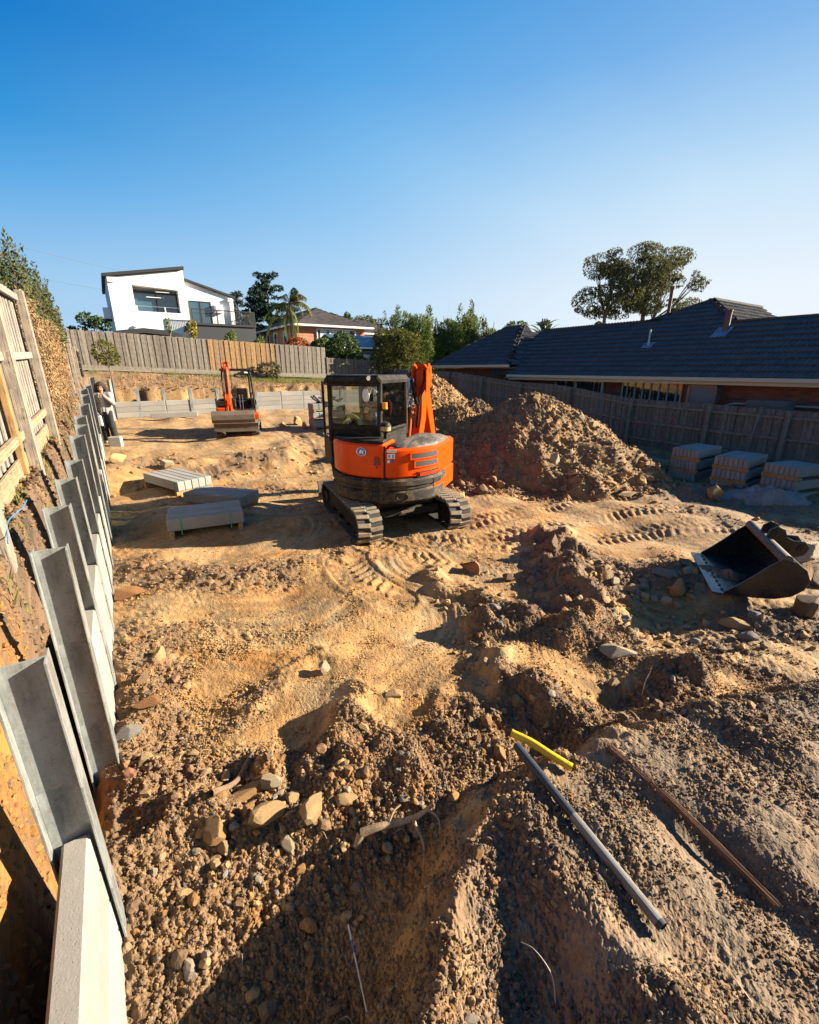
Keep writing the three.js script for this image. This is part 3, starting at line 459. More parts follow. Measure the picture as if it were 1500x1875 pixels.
{
  const r = RNG(72);
  const wall = thing('retaining_wall', 'finished low retaining wall of pale concrete sleepers below the bank at the back', 'wall', [0, 0, 0], 0);
  const vs = [0.02, 0.85, 1.76, 2.72, 3.76, 5.37, 6.48, 7.53, 8.5, 9.5, 10.5], tops = [2.2, 1.86, 1.86, 1.86, 1.8, 1.64, 1.64, 1.64, 1.64, 1.64, 1.64];
  vs.forEach((v, i) => { const m = mesh('post', postGeo, M.galv, wall); const p = P(20.6, v); m.position.set(p.x, tops[i] - 2.4, p.z); m.rotation.y = PHI + PI / 2 + (i ? (r() - 0.5) * 0.05 : -0.9); m.rotation.z = (r() - 0.5) * 0.03; });
  for (let b = 0; b + 1 < vs.length; b++) {
    if (b === 4) continue; const L = vs[b + 1] - vs[b] - 0.03, n = b < 4 ? 4 : 5, top = b < 4 ? 1.38 : 1.6;
    for (let k = 0; k < n; k++) { const m = mesh('sleeper', sleeper(L)[k % 2], concs[(b * 3 + k) % 4], wall); const p = P(20.58, (vs[b] + vs[b + 1]) / 2); m.position.set(p.x, top - 0.1 - 0.2 * k, p.z); m.rotation.y = PHI; }
  }
}

// ------------------------------------------------------------------ timber fences
const greyW = woods([[0.25, 0.225, 0.19], [0.21, 0.185, 0.155], [0.285, 0.255, 0.215], [0.235, 0.20, 0.16], [0.19, 0.165, 0.14]]);
const honeyW = woods([[0.37, 0.215, 0.085], [0.33, 0.19, 0.08], [0.40, 0.25, 0.11], [0.30, 0.18, 0.085]]);
const darkW = woods([[0.225, 0.195, 0.16], [0.2, 0.17, 0.14], [0.25, 0.215, 0.175], [0.19, 0.16, 0.13], [0.235, 0.2, 0.165]]);
const silverW = woods([[0.32, 0.298, 0.27], [0.28, 0.262, 0.24], [0.36, 0.338, 0.305], [0.3, 0.272, 0.24]]);
const newW = woods([[0.38, 0.27, 0.165], [0.35, 0.245, 0.145]]), oldPostW = woods([[0.32, 0.27, 0.225], [0.29, 0.245, 0.2]]);
// a paling with a slightly ragged top
const palingGeos = [0, 1, 2, 3].map((k) => { const h = 1.65, c = [0, 0.012, -0.01, 0.006][k]; return boxUV(prism([[-0.052, 0], [0.052, 0], [0.052, h - 0.004 + c], [0.02, h], [-0.052, h - 0.008 - c]], 0.015, 0.002), k * 0.23, k * 0.71); });
function palingRun(f, r, a, b, baseY, topY, woodOf, offset, step = 0.1) { // a, b: [u, v]
  const L = Math.hypot(b[0] - a[0], b[1] - a[1]), n = Math.round(L / step), yaw = Math.atan2(-(P(...b).z - P(...a).z), P(...b).x - P(...a).x);
  for (let i = 0; i < n; i++) {
    const t = (i + 0.5) / n, p = P(a[0] + (b[0] - a[0]) * t, a[1] + (b[1] - a[1]) * t), y0 = baseY(t), y1 = topY(t) + (r() - 0.5) * 0.02;
    const m = mesh('paling', palingGeos[i % 4], pick(r, woodOf(t)), f), lap = (i % 2 ? 0.019 : 0) + (r() - 0.5) * 0.005;
    m.position.set(p.x + Math.sin(yaw) * (offset + lap), y0, p.z + Math.cos(yaw) * (offset + lap)); m.rotation.set((r() - 0.5) * 0.015, yaw, (r() - 0.5) * 0.012); m.scale.set(step / 0.1 * 0.94, (y1 - y0) / 1.65, 1);
  }
}
function bar(f, name, a, b, ya, yb, w, h, m, off) { // beam from plot point a to b
  const A = P(...a), B = P(...b), L = Math.hypot(B.x - A.x, B.z - A.z), yaw = Math.atan2(-(B.z - A.z), B.x - A.x), g = mesh(name, boxUV(box(h, L, w, 0, 0, 0, 0, 0, 0, 0.006), ya, yb), m, f);
  g.position.set((A.x + B.x) / 2 + Math.sin(yaw) * off, (ya + yb) / 2, (A.z + B.z) / 2 + Math.cos(yaw) * off); g.rotation.order = 'YXZ'; g.rotation.set(0, yaw, -PI / 2 + Math.atan2(yb - ya, L)); return g;
}
function fpost(f, u, v, y0, y1, w, d, m, turn = 0) { const p = P(u, v), g = mesh('post', boxUV(box(w, y1 - y0, d, 0, (y1 - y0) / 2, 0, 0, 0, 0, 0.006), u), m, f); g.position.set(p.x, y0, p.z); g.rotation.y = PHI + turn; return g; }
{ // near fence on the left
  const r = RNG(81), f = thing('timber_fence', 'tall weathered paling fence with square posts above the retaining wall', 'fence');
  const g = (u) => bankTop(u) + 0.08;
  palingRun(f, r, [1.2, -0.93], [8.6, -0.93], (t) => g(1.2 + 7.4 * t) + 0.16, (t) => 3.52 + 0.1 * t, () => silverW, 0, 0.105);
  [1.6, 3.9, 6.2, 8.5].forEach((u, i) => fpost(f, u, -0.82, g(u) - 0.3, 3.56 + 0.02 * i, 0.10, 0.15, oldPostW[i % 2]));
  for (const [u0, u1] of [[1.6, 3.9], [3.9, 6.2], [6.2, 8.5]]) for (const h of [0.34, 1.12, 1.86]) bar(f, 'rail', [u0 + 0.04, -0.865], [u1 - 0.04, -0.865], g(u0) + h, g(u1) + h, 0.05, 0.085, h < 1 ? newW[0] : silverW[0], 0);
  for (const [u0, u1] of [[1.6, 3.9], [3.9, 6.2], [6.2, 8.5]]) bar(f, 'plinth_board', [u0, -0.885], [u1, -0.885], g(u0) + 0.06, g(u1) + 0.06, 0.03, 0.2, newW[1], 0);
  fpost(f, 5.75, -0.86, g(5.7), 3.1, 0.06, 0.09, honeyW[0]);
}
{ // overgrown old fence beyond it
  const r = RNG(82), f = thing('timber_fence', 'old grey paling fence half buried under dry creeper', 'fence'), g = (u) => bankTop(u) + 0.08;
  palingRun(f, r, [8.75, -0.98], [14.2, -1.0], (t) => g(8.7 + 5.5 * t), (t) => 3.3 - 0.05 * t, () => greyW, 0, 0.13);
  for (const u of [10.8, 13]) fpost(f, u, -0.9, g(u) - 0.2, 3.3, 0.1, 0.1, greyW[3]);
}
{
  const r = RNG(83), f = thing('timber_fence', 'leaning old paling fence running on to the back corner', 'fence'), g = (u) => bankTop(u) + 0.08;
  palingRun(f, r, [14.3, -0.95], [25.8, -1.15], (t) => g(14.3 + 11.5 * t) - 0.05, (t) => 3.25 + 0.65 * t, () => greyW.concat(honeyW[3]), 0, 0.12);
  for (const u of [15.5, 18, 20.5, 23]) fpost(f, u, -0.86, g(u) - 0.2, 3.35, 0.1, 0.1, oldPostW[0]);
}
{ // back fence
  const r = RNG(84), f = thing('timber_fence', 'sunlit paling fence across the back, part grey and part honey coloured', 'fence');
  palingRun(f, r, [26, -1.2], [26, 11.1], (t) => 2.78 - 0.5 * t, (t) => 4.28 - 0.48 * t, (t) => (t > 0.47 && t < 0.76 ? (r() < 0.85 ? honeyW : greyW) : greyW), 0, 0.135);
  for (const k of [0, 1, 2, 3]) bar(f, 'plinth_board', [25.97, -1.2 + 3.07 * k], [25.97, 1.85 + 3.07 * k], 2.66 - 0.125 * k, 2.54 - 0.125 * k, 0.03, 0.22, k === 2 ? newW[0] : greyW[2], 0);
}
{
  const r = RNG(85), f = thing('timber_fence', 'low dark paling fence under the bushes in the back corner', 'fence');
  palingRun(f, r, [26.1, 11.2], [26.1, 15.1], (t) => 1.5, (t) => 3.22 - 0.12 * t, () => darkW, 0, 0.11);
  for (const v of [11.2, 13.1, 15]) fpost(f, 26.0, v, 1.4, 3.25, 0.1, 0.1, darkW[0]); for (const h of [1.9, 2.9]) bar(f, 'rail', [26.05, 11.2], [26.05, 15], h, h - 0.08, 0.04, 0.08, darkW[2], 0);
}
{ // right boundary fence, in shade
  const r = RNG(86), f = thing('timber_fence', 'long dark paling fence in shade below the tiled roof', 'fence');
  const top = (u) => 1.53 + 0.06 * ss(4, 8, u) + 0.42 * ss(8, 13, u) + 0.45 * ss(13, 20, u) + 0.15 * ss(20, 26, u), bot = (u) => top(u) - 1.62;
  palingRun(f, r, [26, 15.2], [-1, 15.2], (t) => bot(26 - 27 * t), (t) => top(26 - 27 * t), () => darkW, 0, 0.112);
  const pu = [24.5, 21.8, 19.1, 16.5, 14, 11.4, 8.8, 6.3, 4.35, 1.7, -0.8];
  pu.forEach((u) => fpost(f, u, 15.07, bot(u) - 0.3, top(u) - 0.05, 0.12, 0.1, darkW[0]));
  for (let i = 0; i + 1 < pu.length; i++) for (const h of [0.3, 0.85, 1.42]) bar(f, 'rail', [pu[i], 15.135], [pu[i + 1], 15.135], bot(pu[i]) + h, bot(pu[i + 1]) + h, 0.04, 0.075, darkW[2], 0);
  const stake = tag(mesh('timber_stake', box(0.075, 1.75, 0.035), mat([0.2, 0.185, 0.165], 0.85, { map: T.wood }), scene), 'pale upright plank leaning against the dark fence behind the sleeper packs', 'plank');
  const p = P(5.05, 14.95); stake.position.set(p.x, 0.72, p.z); stake.rotation.set(0.06, PHI + 1.5, 0.05);
}

// ------------------------------------------------------------------ packs of sleepers
function pack(label, x, z, turn, { L = 1.15, n = 5, w = 0.15, h = 0.2, layers = 1, mats = concs, straps = [0.32, -0.32], seed = 1, group, y }) {
  const r = RNG(seed), y0 = y ?? H(x, z, false), o = thing('sleeper_pack', label, 'sleeper pack', [x, y0, z], turn, group), W = n * w;
  const bear = 0.085; let yy = 0;
  for (let l = 0; l < layers; l++) {
    for (const sx of [-1, 1]) { const b = mesh('bearer', boxUV(box(0.07, bear + (l ? 0 : 0.1), W + 0.05, 0, 0, 0, 0, 0, 0, 0.004), sx, l), M.pine, o); b.position.set(sx * (L / 2 - 0.06), yy + bear / 2 - (l ? 0 : 0.05), 0); }
    yy += bear;
    for (let i = 0; i < n; i++) { const s = mesh('sleeper', sleeper(L, w - 0.004, h)[(i + l) % 2], mats[Math.floor(r() * mats.length)], o); s.position.set((r() - 0.5) * 0.015, yy + h / 2, (i - (n - 1) / 2) * w); }
    yy += h;
  }
  for (const q of straps) { const s = mesh('strap', join(box(0.016, 0.003, W + 0.014, q * L, yy + 0.002, 0, 0, 0, 0, 0.001), box(0.016, yy - 0.02, 0.003, q * L, yy / 2 + 0.012, W / 2 + 0.005, 0, 0, 0, 0.001), box(0.016, yy - 0.02, 0.003, q * L, yy / 2 + 0.012, -W / 2 - 0.005, 0, 0, 0, 0.001)), M.strapGreen, o); }
  return o;
}
const lp = 'sleeper packs left of the excavator', rp = 'sleeper packs by the dark fence';
pack('strapped pack of pale sleepers closest to the camera, half in the excavator shadow', -3.5, -7.12, 0.43, { L: 1.16, n: 5, w: 0.155, seed: 1, group: lp });
pack('middle pack of rough pale sleepers overlapping the pack behind it', -3.82, -8.55, -0.26, { L: 1.35, n: 4, w: 0.15, seed: 2, group: lp, straps: [0.4, -0.42] });
pack('rear pack of smooth cream sleepers, farthest from the excavator', -5.25, -9.62, -0.62, { L: 1.5, n: 5, w: 0.155, seed: 3, mats: [M.concC, M.conc], group: lp, straps: [0.42] });
const greys = [M.conc, M.concB, M.concB];
pack('grey sleeper pack standing farthest along the fence, two layers showing', 7.25, -10.95, PHI, { L: 1.2, n: 7, w: 0.088, layers: 3, mats: greys, straps: [], seed: 4, group: rp, y: -0.12 });
pack('middle grey sleeper pack of the three by the dark fence', 7.72, -10.05, PHI + 0.04, { L: 1.2, n: 7, w: 0.094, layers: 3, mats: greys, straps: [], seed: 5, group: rp, y: -0.16 });
pack('grey sleeper pack with a sunlit top beside the sand heap', 8.35, -9.3, PHI - 0.1, { L: 1.2, n: 7, w: 0.094, layers: 3, mats: greys, straps: [], seed: 6, group: rp, y: -0.22 }).rotation.z = -0.05;
pack('pale stack of three sleeper layers behind the open cab door', -3.0, -16.2, 0.5, { L: 1.2, n: 6, w: 0.1, layers: 3, seed: 7, mats: [M.concC, M.conc], straps: [-0.3] });
{ const o = tag(mesh('concrete_sleeper', sleeper(1.6, 0.1, 0.2)[0], M.concC, scene), 'single loose sleeper lying in front of the back wall', 'sleeper'); const p = P(19.3, 1.9); o.position.set(p.x, H(p.x, p.z, false) + 0.09, p.z); o.rotation.y = PHI - 0.15; }
{ const p = P(14.7, -0.12), o = tag(mesh('concrete_block', box(0.3, 0.3, 0.22, 0, 0, 0, 0, 0, 0, 0.015), M.concC, scene), 'small white block on the ground at the feet of the person', 'block'); o.position.set(p.x, H(p.x, p.z, false) + 0.12, p.z); o.rotation.y = 0.3; }

// ------------------------------------------------------------------ loose excavator bucket
{
  const steel = mat([0.02, 0.021, 0.024], 0.42, { metalness: 0.25, map: T.dust, roughnessMap: T.rough }), worn = mat([0.12, 0.125, 0.135], 0.35, { metalness: 0.7, roughnessMap: T.rough }), dusty = mat([0.085, 0.075, 0.065], 0.7, { map: T.dust });
  const W = 1.34, far = new V3(4.12, 0, -5.72), dir = Math.atan2(1.26, -0.5);
  const o = thing('excavator_bucket', 'wide black digging bucket lying open on the ground by the right edge', 'bucket', [3.88, 0.02, -5.1], 0);
  o.position.y = H(4.2, -5.0, false) + 0.0; o.rotation.y = -Math.atan2(0.37, 0.93); o.rotation.z = 0.02; o.scale.setScalar(0.9);
  // profile in local x (towards the back) and y; lip along local z
  const prof = [[0, 0.0], [0.3, 0.0], [0.52, 0.02], [0.68, 0.08], [0.79, 0.19], [0.82, 0.32], [0.77, 0.44], [0.66, 0.53], [0.52, 0.56]], t = 0.02;
  const inner = prof.map(([x, y], i) => { const a = prof[Math.max(0, i - 1)], b = prof[Math.min(prof.length - 1, i + 1)], dx = b[0] - a[0], dy = b[1] - a[1], l = Math.hypot(dx, dy); return [x - dy / l * t, y + dx / l * t]; });
  mesh('shell', toCreasedNormals(prism([...prof, ...inner.reverse()], W, 0.002), 0.6), steel, o);
  const open = [[0.52, 0.56], [0.40, 0.45], [0.27, 0.30], [0.13, 0.15], [0, 0.03]];
  for (const s of [-1, 1]) { const g = prism([...prof, ...open.slice(1)], 0.022, 0.003); g.translate(0, 0, s * (W / 2 + 0.012)); mesh('side_plate', g, steel, o); }
  mesh('cutting_edge', join(box(0.16, 0.022, W + 0.05, -0.055, 0.0, 0, 0, 0, -0.02, 0.003)), worn, o);
  for (let i = 0; i < 10; i++) mesh('bolt', cyl(0.018, 0.015, 0.016, 6, 0.0, 0.02, -W / 2 + 0.1 + i * (W - 0.2) / 9), steel, o);
  mesh('torque_tube', cyl(0.062, 0.062, W + 0.04, 20, 0.55, 0.55, 0, PI / 2), dusty, o);
  const earP = [[0.56, 0.50], [0.74, 0.42], [0.86, 0.34], [0.98, 0.40], [1.02, 0.50], [0.96, 0.58], [0.84, 0.58], [0.76, 0.62], [0.72, 0.72], [0.63, 0.76], [0.55, 0.70], [0.53, 0.6]];
  for (const s of [-1, 1]) { const g = prism(earP, 0.03, 0.004); g.translate(0, 0, s * 0.115 - 0.12); const e = mesh('ear', g, steel, o); for (const [x, y] of [[0.64, 0.67], [0.94, 0.48]]) mesh('pin_boss', join(cyl(0.058, 0.058, 0.06, 18, x, y, s * 0.115 - 0.12, PI / 2), cyl(0.03, 0.03, 0.09, 14, x, y, s * 0.115 - 0.12, PI / 2)), steel, e); }
}

// ------------------------------------------------------------------ excavators
const orange = mat([0.62, 0.058, 0.002], 0.5, { phys: true, clearcoat: 0.04, clearcoatRoughness: 0.4, specularIntensity: 0.3, map: T.paint, roughnessMap: T.rough });
const orangeB = mat([0.55, 0.06, 0.003], 0.5, { phys: true, specularIntensity: 0.3, map: T.paint });
const mech = mat([0.036, 0.032, 0.027], 0.65, { phys: true, specularIntensity: 0.45, map: T.grime }), charcoal = mat([0.105, 0.088, 0.068], 0.7, { phys: true, specularIntensity: 0.5, map: T.grime }), greyTop = mat([0.17, 0.15, 0.125], 0.7, { map: T.grime });
const mudRubber = mat([0.24, 0.19, 0.128], 0.95, { map: T.soil, bumpMap: T.soilB, bumpScale: 0.004 }), mudSteel = mat([0.115, 0.088, 0.065], 0.8, { map: T.dust, bumpMap: T.soilB, bumpScale: 0.003 });
const tinted = mat([0.6, 0.63, 0.61], 0.03, { phys: true, transmission: 1, thickness: 0, ior: 1.5 });
const decalMat = (draw, w = 128, h = 128) => { const c = document.createElement('canvas'); c.width = w; c.height = h; const x = c.getContext('2d'); draw(x, w, h); const t = new THREE.CanvasTexture(c); t.colorSpace = THREE.SRGBColorSpace; return mat([0.9, 0.9, 0.9], 0.5, { map: t }); };
// hand a group's children to its parent, keeping their places
function release(g) { const q = g.parent; g.updateMatrix(); for (const c of [...g.children]) { c.updateMatrix(); c.applyMatrix4(g.matrix); q.add(c); } q.remove(g); }
function raise(c) { const g = c.parent; g.updateMatrix(); c.applyMatrix4(g.matrix); g.parent.add(c); }
// endless track round two wheels: local z along the track, centred on x = 0, resting on y = 0
function crawler(parent, cx, len, ht, w, n, lugH) {
  const R = ht / 2 - lugH, S = len / 2 - ht / 2, per = 4 * S + 2 * PI * R;
  const path = (s) => { s = ((s % per) + per) % per; if (s < 2 * S) return [-S + s, ht / 2 + R, 0]; s -= 2 * S; if (s < PI * R) { const a = s / R; return [S + Math.sin(a) * R, ht / 2 + Math.cos(a) * R, a]; } s -= PI * R; if (s < 2 * S) return [S - s, ht / 2 - R, PI]; s -= 2 * S; const a = s / R + PI; return [-S + Math.sin(a) * R, ht / 2 + Math.cos(a) * R, a]; };
  const outer = [], inner = []; for (let i = 0; i < 84; i++) { const [z, y, a] = path(i / 84 * per); outer.push([z, y]); inner.push([z - Math.sin(a) * 0.03, y - Math.cos(a) * 0.03]); }
  const belt = toCreasedNormals(prism(outer, w, 0.006, [inner.reverse()]), 0.7); belt.rotateY(-PI / 2);
  const root = mesh('track', belt.translate(cx, 0, 0), M.rubber, parent);
  const lugG = [0, 1].map((k) => { const s = k ? 1 : -1; const g = prism([[-0.5 * w, -0.032], [-0.06 * w, -0.052], [0.02 * w, -0.02], [0.02 * w, 0.03], [-0.08 * w, 0.022], [-0.5 * w, 0.036]].map(([x, y]) => [x * s, y]), lugH, 0.006); g.rotateX(-PI / 2); return boxUV(g, k * 0.3); });
  for (let i = 0; i < 2 * n; i++) { const [z, y, a] = path((i / (2 * n)) * per), g = mesh('lug', lugG[i % 2], mudRubber, root); g.position.set(cx, y + Math.cos(a) * lugH * 0.45, z + Math.sin(a) * lugH * 0.45); g.rotation.x = a; const k = per / (2 * n) / 0.067; g.scale.z = k * 0.98; }
  mesh('track_frame', box(w * 0.62, ht * 0.42, 2 * S + 0.1, cx, ht * 0.5, 0, 0, 0, 0, 0.02), mech, parent);
  for (const s of [-1, 1]) mesh('drive_wheel', join(cyl(R - 0.035, R - 0.035, w * 0.55, 24, cx, ht / 2, s * S, 0, 0, PI / 2), cyl(R * 0.45, R * 0.4, w * 0.8, 16, cx, ht / 2, s * S, 0, 0, PI / 2)), mech, parent);
  for (let i = 0; i < 4; i++) mesh('roller', cyl(ht * 0.15, ht * 0.15, w * 0.6, 16, cx, lugH + 0.03 + ht * 0.15, -S * 0.72 + i * S * 0.48, 0, 0, PI / 2), mech, parent);
}
// upright shell following a plan outline given as [x, z] points
function planSlab(pts, y0, y1, bevel = 0.03, crease = 0.5) { const g = prism(pts.map(([x, z]) => [x, -z]), y1 - y0, bevel); g.rotateX(-PI / 2); g.translate(0, (y0 + y1) / 2, 0); return toCreasedNormals(g, crease); }
const arc = (r, a0, a1, n = 18) => Array.from({ length: n + 1 }, (_, i) => { const a = (a0 + (a1 - a0) * i / n) * PI / 180; return [Math.sin(a) * r, Math.cos(a) * r]; });
// curved plate on a cylinder of radius r
function curved(r, a0, a1, y0, y1, t = 0.012, n = 12, y0b = y0, y1b = y1) { const g = new THREE.BoxGeometry(1, 1, 1, n, 1, 1), p = g.attributes.position; for (let i = 0; i < p.count; i++) { const f = p.getX(i) + 0.5, a = (a0 + (a1 - a0) * f) * PI / 180, rr = r + (p.getZ(i)) * t, lo = y0 + (y0b - y0) * f, hi = y1 + (y1b - y1) * f; p.setXYZ(i, Math.sin(a) * rr, p.getY(i) > 0 ? hi : lo, Math.cos(a) * rr); } return toCreasedNormals(g, 0.5); }
{
  const X = thing('excavator', 'orange and black mid-size excavator with glazed cab, seen from behind', 'excavator', [-0.36, 0.0, -7.75], 0);
  X.position.y = H(-0.3, -7.75, false) - 0.03;
  const lower = new THREE.Group(); lower.name = 'undercarriage'; lower.rotation.y = 0.414; X.add(lower);
  for (const s of [-1, 1]) crawler(lower, s * 0.80, 2.5, 0.56, 0.40, 40, 0.032);
  mesh('frame', join(box(1.15, 0.3, 1.3, 0, 0.42, 0, 0, 0, 0, 0.05), box(1.3, 0.16, 0.5, 0, 0.33, 0.5, 0, 0, 0, 0.03), box(1.3, 0.16, 0.5, 0, 0.33, -0.5, 0, 0, 0, 0.03), cyl(0.42, 0.42, 0.18, 32, 0, 0.6, 0)), mech, lower);
  const bl = toCreasedNormals(prism([[0, 0], [0.07, 0.01], [0.03, 0.12], [0.03, 0.25], [0.08, 0.36], [0.02, 0.37], [-0.03, 0.24], [-0.03, 0.12]], 1.96, 0.004), 0.5); bl.rotateY(PI / 2);
  mesh('dozer_blade', join(at(bl, 0, 0.05, -1.62), box(0.08, 0.12, 0.9, 0.4, 0.3, -1.15, 0.1), box(0.08, 0.12, 0.9, -0.4, 0.3, -1.15, 0.1)), mudSteel, lower);
  mesh('tow_lug', prism([[-0.1, 0], [0.12, 0.02], [0.16, 0.1], [0.02, 0.06], [-0.1, 0.05]], 0.02), mudSteel, lower).position.set(-0.02, 0.33, 0.82);

  const up = new THREE.Group(); up.name = 'upper_body'; up.rotation.y = -0.35; X.add(up);
  // counterweight with a groove, recesses and a lifting eye
  const cw = mesh('counterweight', join(planSlab([...arc(1.0, -88, 88, 30), [0.98, -0.2], [-0.98, -0.2]], 0.55, 0.80, 0.05), planSlab([...arc(0.99, -88, 88, 30), [0.97, -0.2], [-0.97, -0.2]], 0.79, 0.83, 0.005), planSlab([...arc(1.02, -88, 88, 30), [1.0, -0.2], [-1.0, -0.2]], 0.825, 0.97, 0.035)), charcoal, up);
  for (const [a, y] of [[-63, 0.74], [-14, 0.76]]) { const g = cyl(0.035, 0.035, 0.05, 14, 0, 0, 0, PI / 2); const m = mesh('bolt_hole', g, mech, cw); m.position.set(Math.sin(a * PI / 180) * 0.985, y, Math.cos(a * PI / 180) * 0.985); m.rotation.y = a * PI / 180; }
  { const a = 34 * PI / 180, m = mesh('tow_eye', join(at(new THREE.TorusGeometry(0.075, 0.012, 8, 24), 0, 0, 0.008), cyl(0.07, 0.07, 0.02, 20, 0, 0, -0.01, PI / 2)), mech, cw); m.position.set(Math.sin(a) * 0.995, 0.68, Math.cos(a) * 0.995); m.rotation.y = a; m.scale.set(1.25, 0.8, 1); }
  { const a = 74 * PI / 180, m = mesh('side_recess', box(0.24, 0.1, 0.03, 0, 0, 0, 0, 0, 0, 0.01), mech, cw); m.position.set(Math.sin(a) * 1.008, 0.885, Math.cos(a) * 1.008); m.rotation.y = a; }
  // bonnet, side covers
  const A = 17.2, B = 19;
  const bon = mesh('bonnet', planSlab([...arc(0.975, -66, A, 24), [0.2, 0.25], [-0.86, 0.25]], 0.985, 1.525, 0.03), orange, up);
  mesh('left_cover', planSlab([...arc(0.975, -88, -67.2, 8), [-0.85, 0.2], [-0.9, -0.6], [-0.97, -0.6]], 0.985, 1.525, 0.02), orangeB, up);
  const rc = mesh('right_cover', join(planSlab([...arc(0.985, B, 78, 18), [0.985, -0.1], [0.97, -0.75], [0.30, -0.75], [0.26, 0.3]], 0.96, 1.47, 0.05), planSlab([...arc(0.99, 72, 86, 8), [0.985, -0.75], [0.8, -0.75], [0.8, 0.2]], 0.60, 0.98, 0.03)), orange, up);
  // domed dark top over the right cover
  { const g = new THREE.SphereGeometry(1, 28, 14, 0, 2 * PI, 0, PI / 2), p = g.attributes.position, rim = [...arc(0.95, B + 1, 78, 18), [0.95, -0.1], [0.92, -0.7], [0.34, -0.7], [0.3, 0.3]]; const sh = (a) => { const dx = Math.cos(a), dz = Math.sin(a); let best = 9; for (let i = 0; i < rim.length; i++) { const p0 = rim[i], p1 = rim[(i + 1) % rim.length], ax = p0[0] - 0.62, az = p0[1] - 0.1, bx = p1[0] - p0[0], bz = p1[1] - p0[1], det = dx * -bz + dz * bx; if (Math.abs(det) < 1e-9) continue; const t = (ax * -bz + az * bx) / det, s = (dx * az - dz * ax) / det; if (t > 0 && s >= 0 && s <= 1) best = Math.min(best, t); } return best === 9 ? 0.4 : best; };
    for (let i = 0; i < p.count; i++) { const x = p.getX(i), y = p.getY(i), z = p.getZ(i), a = Math.atan2(z, x), r = Math.hypot(x, z), R = sh(a); p.setXYZ(i, 0.62 + Math.cos(a) * r * R, 1.455 + 0.12 * y, 0.1 + Math.sin(a) * r * R); } g.computeVertexNormals(); mesh('hood_top', boxUV(g), greyTop, up); }
  mesh('top_trim', planSlab([...arc(0.95, -86, A, 24), [0.2, 0.2], [-0.9, 0.1]], 1.522, 1.575, 0.02), mech, up);
  mesh('bonnet_seam', curved(0.965, A - 0.2, B + 0.4, 0.985, 1.5, 0.01), mech, up);
  mesh('bonnet_edge', curved(0.982, A - 1.4, A - 0.3, 0.99, 1.515, 0.014, 3), orangeB, up);
  // grilles and reflector on the right cover
  const grM = mat([0.03, 0.03, 0.03], 0.7, { map: texture(128, (x, y) => ((x * 16) % 1 < 0.35 || (y * 16) % 1 < 0.35 ? 0.9 : 0.25), 0.16) });
  for (const [y0, y1, a] of [[1.285, 1.375, 43], [1.15, 1.245, 47]]) { const fr = mesh('grille', boxUV(curved(0.992, a, 76, y0, y1, 0.02, 12)), grM, rc); for (const [s0, s1] of [[y1 - 0.004, y1 + 0.014], [y0 - 0.014, y0 + 0.004]]) mesh('grille_rim', curved(0.996, a - 1, 77, s0, s1, 0.024, 12), orange, fr); mesh('grille_rim', curved(0.996, a - 1.2, a, y0, y1, 0.024, 2), orange, fr); }
  mesh('tail_lamp', curved(0.998, 52, 74, 1.0, 1.05, 0.02, 10, 1.0, 1.06), mat([0.65, 0.03, 0.01], 0.25), rc);
  mesh('lamp_surround', join(curved(0.996, 49, 78, 0.985, 1.0, 0.026, 12), curved(0.996, 49, 78, 1.05, 1.068, 0.026, 12)), mech, rc);
  // emblem: blue oval with silver ring and a white angular mark
  { const a = -4 * PI / 180, e = mesh('emblem', join(cyl(0.082, 0.082, 0.012, 28, 0, 0, 0, PI / 2)), mat([0.02, 0.09, 0.36], 0.3), bon); e.position.set(Math.sin(a) * 0.979, 1.40, Math.cos(a) * 0.979); e.rotation.y = a; e.scale.set(1, 0.78, 1); mesh('emblem_ring', at(new THREE.TorusGeometry(0.083, 0.009, 8, 32), 0, 0, 0.004), M.chrome, e); mesh('emblem_mark', join(at(prism([[-0.045, -0.04], [-0.012, -0.04], [0.012, 0.045], [-0.02, 0.045]], 0.006, 0.001), 0, 0, 0.009), at(prism([[-0.002, 0.0], [0.042, 0.04], [0.052, 0.02], [0.026, -0.002], [0.05, -0.04], [0.018, -0.04]], 0.006, 0.001), 0, 0, 0.009)), M.white, e); }
  { const a = 11 * PI / 180, l = mesh('latch', join(box(0.10, 0.11, 0.012, 0, 0, 0, 0, 0, 0, 0.004), box(0.075, 0.018, 0.016, 0, 0.075, 0, 0, 0, 0, 0.003), cyl(0.017, 0.017, 0.03, 12, 0, -0.085, 0, PI / 2)), mat([0.16, 0.012, 0.004], 0.5), bon); l.position.set(Math.sin(a) * 0.977, 1.25, Math.cos(a) * 0.977); l.rotation.y = a; }
  const sticker = (parent, a, y, w, h, draw, cw2, ch) => { const g = new THREE.BoxGeometry(w, h, 0.004), m = mesh('sticker', g, decalMat(draw, cw2, ch), parent); a *= PI / 180; m.position.set(Math.sin(a) * 0.99, y, Math.cos(a) * 0.99); m.rotation.y = a; return m; };
  const tri = (x, cx, cy, s) => { x.fillStyle = '#e0a800'; x.beginPath(); x.moveTo(cx, cy - s); x.lineTo(cx + s, cy + s * 0.8); x.lineTo(cx - s, cy + s * 0.8); x.fill(); x.fillStyle = '#222'; x.fillRect(cx - 2, cy - s * 0.3, 4, s * 0.7); };
  sticker(rc, 25, 1.425, 0.15, 0.045, (x, w, h) => { x.fillStyle = '#e8e6dc'; x.fillRect(0, 0, w, h); tri(x, 30, h / 2 + 2, 20); tri(x, w - 30, h / 2 + 2, 20); x.fillStyle = '#777'; for (let i = 0; i < 4; i++) x.fillRect(70, 12 + i * 11, w - 140, 4); }, 220, 64);
